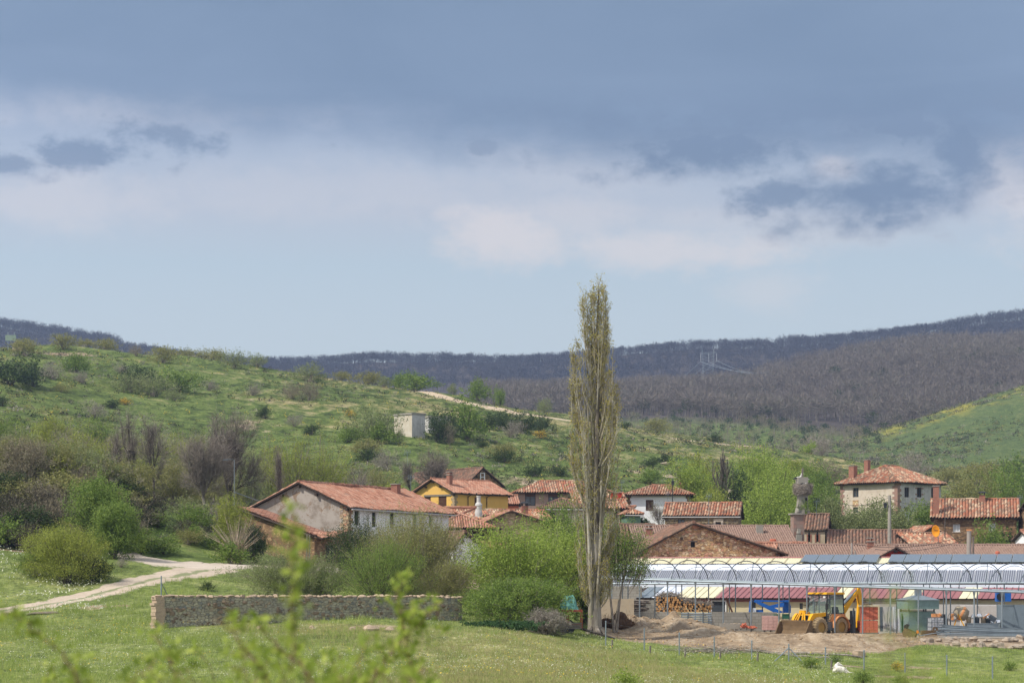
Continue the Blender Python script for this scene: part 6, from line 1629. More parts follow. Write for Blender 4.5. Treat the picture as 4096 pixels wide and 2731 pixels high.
    # grey-green tank with hood
    D = 143.5; x, y = XY(3672, D); z = CZ + (HZ - 2530) / F * D; root = empty('feed_tank', (x, y, z), R(12), 'pale green sheet-metal tank with a wide square hood and pyramid roof', 'tank'); k = D / F
    m = MB(); m.box2((-.95, -.7, 0), (-.32, .9, 1.42)); m.box2((-.318, -.66, 0), (.95, .9, 1.45)); m.build('tank_body', M_TEAL, root)
    m = MB(); m.box2((-1.12, -.92, 1.62), (1.12, .95, 2.22)); m.build('hood', M_TEAL, root)
    m = MB(); m.box((0, 0, 2.4), (2.42, 2.05, .34), None, 0, .12); m.build('hood_roof', M_GALV, root)
    m = MB(); m.box2((-.18, -.2, 2.55), (.18, .2, 2.9)); m.build('vent', M_GALV, root)
    m = MB()
    for a in (-.9, .9):
        for b_ in (-.6, .8): m.box2((a - .04, b_ - .04, 1.43), (a + .04, b_ + .04, 1.62))
    build_each(m, 'leg', M_GALVD, root)
    # IBC tank
    D = 141.5; x, y = XY(3742, D); z = CZ + (HZ - 2529) / F * D; root = empty('liquid_container', (x, y, z), R(8), 'white plastic cube container in a wire cage next to the green tank', 'container')
    m = MB(); m.box((0, 0, .56), (.82, .8, .82), None, 0, .98); m.build('bottle', M_WPLAS, root)
    m = MB(); 
    for i in range(5):
        for sg in (-1, 1): m.tube([(-.44 + i * .22, sg * .43, .12), (-.44 + i * .22, sg * .43, 1.0)], .014, 4); m.tube([(sg * .45, -.42 + i * .21, .12), (sg * .45, -.42 + i * .21, 1.0)], .014, 4)
    for zz in (.14, .4, .7, 1.0): m.tube([(-.45, -.44, zz), (.45, -.44, zz), (.45, .44, zz), (-.45, .44, zz), (-.45, -.44, zz)], .014, 4)
    m.build('cage', M_GALVD, root); m = MB(); m.box((0, 0, .06), (.95, .9, .12)); m.build('base', M_GALVD, root)
    m = MB(); m.lathe([(.17, 0), (.24, .1), (.27, .5), (.25, .9), (.19, 1.05), (.19, 1.2), (.14, 1.22)], (0, 0, 0), 14); put(m, 'barrel', M_BLACK, 3776, 141.9, 'tall black plastic barrel behind the caged white container', 'barrel', base=2528, smooth=True)
    m = MB(); m.box((0, 0, .12), (.5, .35, .22)); m.blob((.28, 0, .16), .14, 3); put(m, 'small_motor', M_ORANGE, 3742, 141.4, 'small orange motor lying on the caged white container', 'motor', base=2467)
    # excavator bucket on the ground
    D = 137.5; x, y = XY(3643, D); z = CZ + (HZ - 2556) / F * D; root = empty('spare_bucket', (x, y, z), R(-20), 'rusty toothed digger bucket lying on the ground before the green tank', 'bucket')
    m = MB(); pr = [(-.35, .75), (-.5, .45), (-.42, .12), (-.1, 0), (.25, .08), (.42, .42)]; inn = [(a * .9 + .03, b_ * .9 + .06) for a, b_ in pr]
    for i in range(5): m.prism([pr[i], pr[i + 1], inn[i + 1], inn[i]], 'y', -.35, .35)
    for yy in (-.35, .35): m.prism(pr, 'y', yy - .02, yy + .02)
    m.build('bucket_shell', M_MUD, root); m = MB()
    for i in range(5): m.box((.45, -.3 + i * .15, .5), (.06, .07, .2), Matrix.Rotation(-.3, 3, 'Y'), 0, .4)
    build_each(m, 'tooth', plain('tooth_orange', srgb(214, 120, 30), .6), root)
    m = MB(); m.prism([(-.42, .7), (-.2, .7), (-.1, .95), (-.25, 1.0), (-.42, .9)], 'y', -.14, .14); m.build('hitch', M_BLACK, root)
    m = MB(); m.box2((-.62, -.2, .05), (.62, .2, .38)); m.lathe([(.06, -.03), (.18, -.03), (.18, .03), (.06, .03)], (.25, -.24, .45), 14, Matrix.Rotation(R(90), 3, 'X'), caps=False); put(m, 'rusty_box', M_MUD, 3722, 138.6, 'long rusty steel box with a dark ring on it right of the digger bucket', 'box', base=2543)
    m = MB(); m.tube([(-1.3, 0, .02), (.9, .1, .38)], .03, 5); put(m, 'steel_tube', M_GALV, 3755, 137.8, 'single thin steel tube lying slanted before the rusty box', 'tube', base=2543)
    m = MB(); m.blob((0, 0, .1), .17, 4, 7); put(m, 'foil_bundle', plain('crumpled_foil', (.75, .78, .85), .25, .3), 3674, 136.5, 'crumpled bright foil bundle beside the digger bucket', 'foil', base=2560)
    # concrete mixer
    D = 139.5; x, y = XY(3835, D); z = CZ + (HZ - 2503) / F * D; root = empty('concrete_mixer', (x, y, z), R(-10), 'small orange concrete mixer with tilted grey drum', 'concrete mixer')
    Mx = Matrix.Rotation(R(-62), 3, 'Y'); m = MB(); m.lathe([(.12, -.5), (.36, -.42), (.46, -.15), (.46, .02), (.30, .42), (.22, .47)], (.15, 0, .86), 18, Mx); m.build('drum', plain('drum_grey', srgb(150, 138, 118), .7, var=.3, scale=3), root, smooth=True)
    m = MB(); m.lathe([(.01, .472), (.215, .48), (.22, .47)], (.15, 0, .86), 18, Mx); m.build('drum_mouth', M_DARK, root)
    m = MB(); m.lathe([(.468, -.14), (.48, -.07), (.48, -.02), (.468, .03)], (.15, 0, .86), 20, Mx, caps=False); m.build('drum_ring', M_ORANGE, root)
    m = MB(); 
    for yy in (-.42, .42): m.tube([(-.3, yy, 0), (-.05, yy, .8), (.35, yy, 0)], .035, 5)
    m.tube([(-.05, -.42, .8), (-.05, .42, .8)], .035, 5); m.build('stand', M_YEL, root)
    m = MB(); m.box((-.42, -.2, .62), (.18, .3, .42)); m.build('motor_housing', M_ORANGE, root)
    m = MB(); m.lathe([(.26, -.02), (.30, -.02), (.30, .02), (.26, .02)], (-.42, -.45, .62), 16, Matrix.Rotation(R(90), 3, 'X'), caps=False); m.build('hand_wheel', M_GALVD, root)
    # zinc trough with scrap
    m = MB(); w, dd = 2.0, .8
    m.box2((-w / 2, -dd / 2, 0), (w / 2, dd / 2, .03))
    for a in ((-w / 2, -dd / 2, w / 2, -dd / 2 + .03), (-w / 2, dd / 2 - .03, w / 2, dd / 2), (-w / 2, -dd / 2 + .031, -w / 2 + .03, dd / 2 - .031), (w / 2 - .03, -dd / 2 + .031, w / 2, dd / 2 - .031)): m.box2((a[0], a[1], .031), (a[2], a[3], .42))
    m.box2((-w / 2 - .03, -dd / 2 - .03, .40), (w / 2 + .03, -dd / 2 - .001, .44))
    put(m, 'metal_trough', M_GALV, 3926, 139.5, 'long galvanised metal trough full of scrap behind the bent pipes', 'trough', base=2517)
    zz = 2492
    for i, px in enumerate((3875, 3908, 3933, 3952)):
        m = MB(); m.lathe([(.15, 0), (.17, .3), (.175, .42), (.12, .44)], (0, 0, 0), 12); put(m, 'can', M_GALVD if i % 2 else M_BEIGECAN, px, 139.5, ['beige can at the mixer end of the metal trough', 'grey can second from the mixer in the metal trough', 'beige can third from the mixer in the metal trough', 'grey can nearest the tilted screen in the metal trough'][i], 'can', base=zz, smooth=True)
    for i, (px, py) in enumerate(((3893, 2470), (3917, 2468), (3948, 2470), (3970, 2488), (3992, 2492))):
        m = MB(); m.lathe([(.05, -.16), (.13, -.12), (.14, .1), (.06, .16)], (0, 0, .1), 10, Matrix.Rotation(.5 + i, 3, 'Y')); put(m, 'silvery_tin', plain('shiny_tin', (.8, .82, .85), .2, .8) if i == 0 else MATS['shiny_tin'], px, 139.3 , 'shiny silvery tin on the scrap pile in the metal trough', 'tin', base=py, group='shiny tins on the scrap')
    m = MB(); m.box((0, 0, 0), (.5, .10, .36), Matrix.Rotation(.55, 3, 'Y')); m.box((0, -.055, 0), (.42, .02, .28), Matrix.Rotation(.55, 3, 'Y')); put(m, 'tilted_lamp', M_GALVD, 3969, 139.2, 'flat grey floodlight casing tilted on the scrap', 'lamp', base=2472)
    m = MB(); m.tube([(-.2, 0, -.1), (.2, 0, .2)], .045, 6); put(m, 'orange_hose', M_ORANGE, 3945, 139.0, 'short orange pipe piece sticking out of the scrap', 'pipe', base=2465)
    # big grey cistern at the right edge
    m = MB(); m.box2((-1.0, -.8, 0), (-.22, .8, 1.62)); m.box2((-.218, -.84, 0), (1.9, .8, 1.60)); m.box2((-1.03, -.83, 1.60), (1.93, -.799, 1.66)); put(m, 'water_cistern', plain('dull_zinc', srgb(118, 130, 138), .6, .2, .15, 1.5), 4058, 139.8, 'large grey sheet-metal cistern at the right border behind the pipes', 'cistern', base=2517)
    # white container wall and compressor
    m = MB(); m.box2((X_(3858), 0, -.4), (X_(4330), 1.5, 1.95)); x, y = XY(3858, 146); o = m.build('container_wall', M_GREYPAN2, loc=(x, y, 0)); tag(o, 'whitish panel container behind the scrap trough and cistern', 'container')
    m = MB(); m.box((0, 0, .32), (1.0, .5, .62)); o = put(m, 'compressor', M_BLUE, 4012, 145.2, 'blue cooling unit with round fan on top of the whitish container', 'cooling unit', base=2402, dz=-.05)
    q = MB(); q.lathe([(.01, -.02), (.24, -.02), (.27, .0), (.27, .03), (.01, .03)], (-.22, -.26, .33), 18, Matrix.Rotation(R(90), 3, 'X')); q.build('fan', M_BLACK, o)
M_GREYPAN2 = plaster('white_panel', srgb(196, 190, 184), srgb(160, 152, 142), .4, streak=.2)
M_BEIGECAN = plain('beige_can', srgb(170, 154, 132), .6)
X_ = lambda px: (px - 3858) / F * 146
yard_things()

# teal-covered trailer by the poplar
def trailer():
    D = 120.5; x, y = XY(2283, D); z = float(ground(x, y)); root = empty('old_trailer', (x, y, z), R(6), 'old farm trailer with red frame under a teal tarpaulin left of the poplar', 'trailer'); k = D / F
    Z = lambda py: CZ + (HZ - py) / F * D - z; X = lambda px: (px - 2283) * k
    m = MB(); m.box2((X(2240), -.9, Z(2445)), (X(2322), .9, Z(2436))); m.box2((X(2255), -.95, Z(2505)), (X(2268), -.85, Z(2440))); m.box2((X(2312), -.95, Z(2510)), (X(2322), -.85, Z(2440))); m.box2((X(2250), -.96, Z(2502)), (X(2322), -.84, Z(2494))); m.build('frame', plain('rusty_red', srgb(140, 72, 56), .8, var=.3), root)
    m = MB()
    for i in range(3): m.box2((X(2252), -.98, Z(2512 - i * 9)), (X(2318), -.9, Z(2505 - i * 9)))
    m.build('board', M_WOODG, root)
    rn = np.random.default_rng(4); n, q = 14, 18; V = []
    for i in range(n + 1):
        for j in range(q + 1):
            a, b_ = i / n, j / q; V.append((X(2240) + (X(2312) - X(2240)) * b_ + rn.normal() * .02, -.9 + 1.8 * a, Z(2442) + (Z(2384) - Z(2442)) * min(1, 4.5 * min(a, 1 - a)) * min(1, .25 + 2.4 * b_, 3.2 * (1.02 - b_)) * (1 + .10 * math.sin(b_ * 17 + a * 5)) + rn.normal() * .03))
    Fq = [(i * (q + 1) + j, i * (q + 1) + j + 1, (i + 1) * (q + 1) + j + 1, (i + 1) * (q + 1) + j) for i in range(n) for j in range(q)]
    o = np_mesh('tarpaulin', np.array(V), np.array(Fq), [plain('teal_net', srgb(84, 132, 122), .7, var=.3, scale=6)], parent=root, smooth=True)
    m = MB(); m.lathe([(.2, -.09), (.42, -.1), (.45, 0), (.42, .1), (.2, .09)], (X(2262), -.8, Z(2505)), 18, Matrix.Rotation(R(90), 3, 'X')); m.build('wheel', M_BLACK, root)
    m = MB(); m.tube([(-1.2, .4, .7), (0, 0, .3), (1.6, -.3, -.15)], [.09, .08, .06], 6); put(m, 'fallen_branch', M_BARKD, 2345, 120, 'brown fallen pole lying slanted below the poplar', 'pole')
trailer()
# ------------------------------------------------------------------ vegetation
def hero(name, label, cat, px, D, wpx, top, leaf, stem, nleaf, ls, seed, nstem=40, lobes=9, tw=.4, asp=.6, up=.3, lobe_list=None, names=('crown', 'stems'), spread=.16, sub=9, group=None):
    if D > 178 and (cat != 'tree' or 'willow' in label or 'slope' in label): D = seat(px, D, top + wpx * .9)
    h = CZ + (HZ - top) / F * D - gz(px, D); w = wpx / F * D * (1.12 if D < 178 else 1.25); nleaf = int(nleaf * 2.3); ls *= 1.05 if D < 178 else 1.3
    if lobe_list: lobe_list = [tuple(q * s for q, s in zip(l, (w, w, h, w, w, h))) for l in lobe_list]
    if D < 178 and nstem <= 90 and name != 'tree': nleaf = int(nleaf * 1.25); nstem = nstem // 2; tw *= .6
    crown, stems = bush_meshes(w, h, seed, nleaf, ls, nstem, lobes, tw, asp, up, lobe_list, 18, spread * .75)
    return place_plant(name, label, cat, px, D, (crown, stems), (leaf, stem), names, group=group, rz=0)

def heroes():
    H_ = hero
    H_('bush', 'grey-green rounded sallow bush between the gravel track and the field wall', 'bush', 1165, 127, 300, 2225, L_GREYG, M_TWIG, 11000, .085, 201, 50, 9, .7, .35, .9)
    H_('bush', 'small pale sallow bush just left of the dark-stemmed broom behind the wall', 'bush', 1300, 128, 170, 2250, L_GREYG, M_TWIG, 5000, .085, 202, 40, 6, .6, .4, .8)
    H_('bush', 'vase-shaped green broom with dark bare stems behind the middle of the wall', 'bush', 1510, 125, 270, 2190, L_MID, M_BARKD, 11000, .085, 203, 90, 9, .6, .3, 1.2)
    H_('bush', 'dark olive thicket below the white farmhouse wall beside the low barn', 'bush', 1450, 146, 190, 2110, L_DARK, M_TWIG, 9000, .10, 204, 40, 9, .8, .4, .6)
    H_('bush', 'brown-green thicket standing under the sapling clump behind the wall', 'bush', 1560, 143, 300, 2130, L_OLIVE, M_TWIG, 9000, .09, 205, 40, 9, .9, .4, .6)
    H_('bush', 'olive bush with pale yellow catkins right of the white farmhouse wall', 'bush', 1700, 136, 290, 2100, L_OLIVE, M_TWIG, 15000, .09, 207, 50, 10, .6, .5, .5)
    H_('bush', 'olive twiggy shrub low behind the right part of the wall', 'bush', 1740, 126, 210, 2270, L_OLIVE, M_TWIG, 8000, .11, 208, 60, 7, 1.4, .22, .8)
    H_('hawthorn', 'large bright green hawthorn in front of the slit-window house', 'bush', 2075, 128, 345, 2150, L_BRIGHT, M_TWIG, 20000, .10, 209, 60, 12, .35, .6, .2)
    H_('hawthorn', 'bright green hawthorn crown close to the left side of the poplar', 'bush', 2235, 131, 240, 2140, L_BRIGHT, M_TWIG, 12000, .10, 210, 50, 9, .35, .6, .2)
    H_('hawthorn', 'broad mid-green thicket at the right end of the field wall', 'bush', 2030, 119, 350, 2330, L_MID, M_TWIG, 16000, .09, 211, 60, 11, .6, .55, .3)
    H_('bush', 'grey leafless thicket of twigs left of the teal trailer', 'bush', 2180, 116, 120, 2450, L_GREY, M_TWIG, 7000, .13, 212, 80, 8, 2.0, .14, .5)
    H_('bush', 'dark green bush squeezed between teal trailer and poplar trunk', 'bush', 2340, 131, 80, 2180, L_MID, M_BARKD, 6000, .10, 213, 20, 7, .2, .6, .3)
    H_('tree', 'dark green young tree behind the hawthorn, below the poplar twigs at left', 'tree', 2225, 160, 200, 2040, L_MID, M_BARKD, 9000, .12, 214, 30, 9, .3, .6, .3, names=('crown', 'trunk'))
    H_('tree', 'dark green leafy tree leaning out to the right of the poplar trunk', 'tree', 2470, 129, 260, 2040, L_MID, M_TWIG, 6500, .09, 215, 3, 9, .7, .55, .3,
       [(.1, 0, .62, .30, .2, .13), (.25, 0, .48, .22, .2, .12), (-.1, 0, .75, .22, .2, .16), (.05, 0, .52, .3, .2, .12), (-.2, 0, .6, .2, .2, .2), (.22, 0, .7, .2, .2, .1)], names=('crown', 'trunk'))
    H_('bush', 'rounded yellow-green bush with dark foot beside the gravel track at left', 'bush', 262, 134, 250, 2130, L_YG, M_BARKD, 15000, .085, 216, 50, 10, .4, .4, .9)
    H_('bush', 'low green bush left of the rounded yellow-green track bush', 'bush', 140, 136, 150, 2205, L_MID, M_TWIG, 5000, .085, 217, 40, 6, .6, .4, .6)
    H_('bush', 'low dark bush right of the rounded yellow-green track bush', 'bush', 372, 134.5, 110, 2235, L_DARK, M_TWIG, 4000, .08, 218, 30, 5, .6, .5, .5)
    H_('hawthorn', 'big fresh green hawthorn on the steep bank above the track', 'bush', 400, 152, 175, 1940, L_MID, M_BARKD, 11000, .11, 219, 30, 11, .15, .6, .2)
    H_('hawthorn', 'green hawthorn lower on the bank right of the fresh green one', 'bush', 460, 148, 140, 2030, L_MID, M_BARKD, 10000, .10, 220, 30, 9, .2, .6, .2)
    H_('bush', 'fan of pale bare shoots by the grass verge left of the lean-to barn', 'bush', 945, 153, 150, 2080, L_GREY, M_ROOTSH, 900, .10, 221, 110, 6, 2.6, .12, 1.0)
    H_('bush', 'yellow-green bush touching the left end of the lean-to roof', 'bush', 935, 160, 110, 2000, L_YG, M_TWIG, 7000, .10, 222, 40, 8, .7, .4, .6)
    H_('bush', 'dark brown-green bush under the left end of the lean-to roof', 'bush', 1000, 157, 90, 2120, L_DARK, M_TWIG, 6000, .10, 223, 40, 8, .8, .4, .5)
    # ferns
    rn = np.random.default_rng(9); root = empty('fern_patch', gp(2010, 114.5), 0, 'dark green ferns and cow parsley at the foot of the thicket', 'fern'); V = []; w = 280 / F * 115
    for i in range(130):
        b = np.array([rn.uniform(-w / 2, w / 2), rn.uniform(-.8, .8), 0]); a = rn.uniform(0, 6.28); L = rn.uniform(.5, 1.0)
        t = np.linspace(0, 1, 12)[:, None]; q = b + np.array([math.cos(a), math.sin(a), 0]) * t * L * .8 + np.array([0, 0, 1]) * (t * L * 1.0 - t ** 2 * L * .55)
        V.append(np.repeat(q, 3, 0))
    V = np.concatenate(V) + rn.normal(size=(130 * 36, 3)) * .035; v, f = leaf_quads(V, .13, rn, .4, .1); np_mesh('frond', v, f, [L_FERN], parent=root)
M_ROOTSH = bark('pale_shoot', [srgb(130, 112, 92), srgb(168, 150, 128), srgb(190, 176, 156)])
heroes()

def sapling_clump():
    """tall thin upright shoots with fresh leaves in front of the white farmhouse wall"""
    D = 152; px = 1620; g = gp(px, D); rn = np.random.default_rng(31); S = []; leaves = []
    w = 300 / F * D
    for i in range(85):
        bx = rn.normal() * w * .16; tx = bx * 1.9 + rn.normal() * .5; hgt = (CZ + (HZ - rn.uniform(1990, 2110)) / F * D - g.z) * (1 - .25 * abs(tx) / w)
        p = np.array([bx, rn.normal() * .5, -.1]); q = p
        for k in range(6):
            t = (k + 1) / 6; q2 = np.array([bx + (tx - bx) * t, p[1] * (1 + .5 * t), hgt * t]) + rn.normal(size=3) * .05
            S.append((*q, *q2, .025 * (1 - k / 7), .025 * (1 - (k + 1) / 7))); 
            if k > 1:
                c = q + (q2 - q) * rn.random((16, 1)) + rn.normal(size=(16, 3)) * .10; leaves.append(c)
            q = q2
    root = empty('sapling_clump', g, 0, 'clump of tall thin green shoots growing before the white farmhouse wall', 'bush')
    v, f = seg_mesh(S, 4); np_mesh('stems', v, f, [M_TWIG], parent=root)
    v, f = leaf_quads(np.concatenate(leaves), .10, rn, .45, .5); np_mesh('crown', v, f, [L_MID], parent=root)
sapling_clump()

def poplar():
    D = 124; k = D / F; px0 = 2378; g = gp(px0, D); rn = np.random.default_rng(17); zt = lambda py: CZ + (HZ - py) * k - g.z; X = lambda px: (px - px0) * k
    root = empty('poplar', g, 0, 'very tall slender poplar with grey trunks and sparse yellowish new leaves', 'tree')
    S = []; leaf = []; fine0 = []; fine1 = []
    def env(py):
        ys = [1130, 1180, 1250, 1350, 1450, 1500, 1600, 1700, 1850, 2000, 2150, 2300, 2400, 2470]
        lo = [2370, 2330, 2308, 2292, 2292, 2280, 2268, 2280, 2288, 2296, 2306, 2325, 2338, 2345]; hi = [2410, 2428, 2440, 2450, 2448, 2452, 2484, 2486, 2474, 2474, 2466, 2448, 2428, 2415]
        return np.interp(py, ys, lo), np.interp(py, ys, hi)
    def stem(pts, r0, r1, twigs, leafy, t0=.0):
        pts = np.array(pts, float); n = len(pts)
        for i in range(n - 1):
            a, b = pts[i], pts[i + 1]; ra = r0 + (r1 - r0) * i / (n - 1); rb = r0 + (r1 - r0) * (i + 1) / (n - 1); S.append((*a, *b, ra, rb))
        for j in range(twigs):
            t = t0 + (1 - t0) * rn.random() ** .8; q = t * (n - 1); i = min(int(q), n - 2); p = pts[i] + (pts[i + 1] - pts[i]) * (q - i)
            a = rn.uniform(0, 6.28); L = rn.uniform(.45, 1.25) * (1 - .45 * t); d = np.array([math.cos(a) * .5, math.sin(a) * .5, 1.0]) + rn.normal(size=3) * .12; d /= np.linalg.norm(d)
            m_ = p + d * L * .55 + np.array([math.cos(a), math.sin(a), 0]) * .05; e = m_ + np.array([d[0] * .4, d[1] * .4, 1.0]) * L * .45
            S.append((*p, *m_, .014, .010)); fine0.append(m_); fine1.append(e)
            for u in range(2):
                b_ = p + (e - p) * rn.uniform(.25, .95); fine0.append(b_); dd = d + rn.normal(size=3) * .35; fine1.append(b_ + dd * rn.uniform(.15, .4))
            if rn.random() < leafy:
                m2 = int(rn.integers(8, 14)); leaf.append(p + (e - p) * rn.uniform(.2, 1.08, (m2, 1)) + rn.normal(size=(m2, 3)) * .08)
    # trunk
    tr = [(0, 0, -.3), (.02, 0, .5), (-.02, .05, 3), (.12, .0, 6), (X(2385), 0, zt(1900)), (X(2392), 0, zt(1600)), (X(2384), 0, zt(1400)), (X(2396), 0, zt(1135))]
    tz = [.56, .42, .32, .25, .19, .13, .08, .02]
    for i in range(len(tr) - 1): S.append((*tr[i], *tr[i + 1], tz[i], tz[i + 1]))
    TS = list(S); S.clear()
    for (a, b_, c_, r0) in ((-.12, 2350, 1500, .12), (-.16, 2335, 1400, .10), (.14, 2412, 1480, .11), (.1, 2425, 1700, .08), (-.05, 2366, 1300, .12), (.08, 2440, 1600, .07), (-.18, 2318, 1640, .08)):
        S.append((a, rn.normal() * .15, .0, a * 1.6, rn.normal() * .2, 3.0, r0 * 1.25, r0)); p = np.array(S[-1][3:6]); e = np.array([X(b_), rn.normal() * .4, zt(c_)]); m_ = (p + e) / 2 + np.array([(e[0] - p[0]) * .18, 0, 0])
        S.append((*p, *m_, r0, r0 * .6)); S.append((*m_, *e, r0 * .6, .02))
    nS0 = len(S)
    # plumes
    for i in range(86):
        py_t = 1160 + 1210 * rn.random() ** 1.1; lo, hi = env(py_t); c = (lo + hi) / 2; s = rn.uniform(-1, 1); s = math.copysign(abs(s) ** .7, s); px = c + s * (hi - lo) / 2 * 1.04
        yy = rn.uniform(-.9, .9) * (hi - lo) / 2 * k * math.sqrt(max(0, 1 - s * s * .8)); L = rn.uniform(220, 480) if py_t < 1700 else rn.uniform(150, 320)
        pyb = min(py_t + L, 2440); tx = lambda q: np.interp(q, [1135, 1600, 2500], [0.15, .12, 0])
        ex, ez = X(px), zt(py_t); bz = zt(pyb); bx = tx(pyb) + (ex - tx(pyb)) * .25
        pts = [(bx, yy * .25, bz), (bx + (ex - bx) * .62, yy * .7, bz + (ez - bz) * .28), (bx + (ex - bx) * .92, yy * .95, bz + (ez - bz) * .6), (ex, yy, ez)]
        stem(pts, .05 if py_t < 1800 else .03, .008, int(15 + L * .05), .80 if py_t > 1250 else .9)
    for tip, base, dep in (((2396, 1132), 1480, .0), ((2332, 1168), 1500, -.2), ((2378, 1150), 1450, .3), ((2412, 1160), 1500, -.3), ((2430, 1235), 1520, .2), ((2296, 1405), 1650, 0), ((2368, 1180), 1500, .1), ((2405, 1200), 1560, .4), ((2466, 1548), 1850, 0), ((2284, 1520), 1800, .1)):
        ex, ez, bz = X(tip[0]), zt(tip[1]), zt(base); stem([(X(2390) * .5 + ex * .5, dep * .5, bz), (ex * .95, dep, bz + (ez - bz) * .45), (ex, dep, ez)], .045, .008, 46, .95)
    v, f = seg_mesh(TS, 12); o = np_mesh('trunk', v, f, [M_POPBARK], parent=root, smooth=True)
    # root flares
    m = MB()
    for a, l in ((-2.2, .9), (-1.2, 1.1), (-.4, .8), (.6, .7), (2.4, .8)):
        m.tube([(0, 0, .9), (math.cos(a) * .38, math.sin(a) * .38, .35), (math.cos(a) * l, math.sin(a) * l, -.12)], [.2, .17, .05], 7)
    build_each(m, 'root', M_POPBARK, root)
    v, f = seg_mesh(S, 5); v2, f2 = slivers(np.array(fine0), np.array(fine1), .013, rn); o = np_mesh('branches', np.concatenate([v, v2]), np.concatenate([f, f2 + len(v)]), [M_POPTWIG], parent=root)
    c = np.concatenate(leaf); v, f = leaf_quads(c, .085 * rn.uniform(.6, 1.3, len(c)), rn, .7, .3); np_mesh('leaves', v, f, [L_POP], parent=root)
M_POPBARK = bark('poplar_bark', [srgb(48, 42, 38), srgb(88, 80, 72), srgb(128, 120, 110), srgb(160, 152, 142)], (5, 5, .7))
M_POPTWIG = bark('poplar_twig', [srgb(118, 108, 88), srgb(152, 144, 126), srgb(188, 182, 168)], (2, 2, 1))
poplar()
m = MB(); m.blob((0, 0, .35), (.85, .6, .55), 3, 14, rough=.45); m.blob((-.85, .2, .15), (.6, .5, .42), 8, 10, rough=.45)
o = put(m, 'root_ball', M_ROOTS, 2478, 133, 'brown uprooted stump heap with hanging roots right of the poplar', 'root heap'); r2 = np.random.default_rng(2); c = r2.normal(size=(900, 3)) * np.array([.6, .4, .25]) + np.array([-.2, -.3, .45]); v, f = slivers(c, c + np.array([0, 0, -.35]) + r2.normal(size=c.shape) * .15, .02, r2); np_mesh('hanging_roots', v, f, [M_ROOTS], parent=o)

# --- bare and leafing trees of the hollow and the village
def btree(label, px, D, wpx, top, seed, leaf=None, tm=None, nl=0, ls=.12, levels=3, ntw=8, twl=.9, name='bare_tree', tr=.15, twm=None, **kw):
    h = CZ + (HZ - top) / F * D - gz(px, D); w = wpx / F * D
    (v, f), (tv, tf), tips, dd = bare_tree_meshes(h, w, seed, tr, levels, (1 if levels > 3 else max(2, ntw // 3)), twl * .8, .02, **kw)
    root = empty(name, gp(px, D), 0, label, 'tree'); np_mesh('trunk', v, f, [tm or M_BARKD], parent=root)
    parts = [(tv, tf, 0)]; mats = [twm or M_TWIG]
    if leaf is not None:
        rn = np.random.default_rng(seed + 1); idx = rn.choice(len(tips), nl); c = tips[idx] + rn.normal(size=(nl, 3)) * .22; lv, lf = leaf_quads(c, ls, rn, .5, .2); parts.append((lv, lf, 1)); mats.append(leaf)
    v, f, mi = cat_mesh(parts); np_mesh('crown', v, f, mats, mi, parent=root)
    return root
btree('tall dark leafless tree with wide brushy crown on the left slope, biggest bare one', 925, 196, 230, 1618, 301, levels=4, ntw=9, twl=1.2, tr=.22, spread=.6, upw=.3)
btree('leafless greyish tree left of the biggest bare tree on the slope', 820, 190, 180, 1705, 302, levels=4, ntw=8, twl=1.1, tr=.18, spread=.6, upw=.3, tm=M_BARK)
btree('slim leafless tree with open crown behind the green thicket, third from the left', 618, 205, 125, 1640, 303, levels=3, ntw=9, twl=1.1, tr=.14, spread=.75, upw=.25)
btree('slim leafless tree with forked crown left of the open-crowned one', 538, 205, 120, 1632, 304, levels=3, ntw=9, twl=1.1, tr=.14, spread=.75, upw=.25)
btree('small leafless tree, leftmost of the slim bare ones on the left slope', 455, 206, 85, 1690, 305, levels=3, ntw=7, twl=.9, tr=.10, spread=.75, upw=.25)
btree('thin dark sapling rising out of the yellow-green willows', 1135, 188, 60, 1775, 306, levels=3, ntw=5, twl=.8, tr=.09, spread=.3, upw=.7)
btree('crooked leafless tree behind the farmhouse ridge', 1440, 222, 180, 1850, 307, levels=3, ntw=9, twl=1.0, tr=.14, spread=.6, upw=.25)
btree('dark-trunked tree with round brushy crown before the old stone barn', 1718, 262, 150, 1765, 308, levels=4, ntw=9, twl=1.1, tr=.20, spread=.6, upw=.3, nb=(3, 4))
btree('smaller leafless tree beside the brushy one before the stone barn', 1655, 264, 80, 1830, 309, levels=3, ntw=7, twl=.9, tr=.1, spread=.45, upw=.4)
btree('small nearly leafless fruit tree before the white hip-roofed house', 2645, 238, 90, 1998, 310, L_GREYG, None, 500, .10, 3, 6, .7, name='fruit_tree', tr=.07, spread=.5, upw=.35)
btree('tall pollarded dark trunk with thin upright twigs above bright green trees', 2882, 262, 70, 1790, 311, levels=2, ntw=14, twl=1.3, tr=.34, spread=.35, upw=.9)
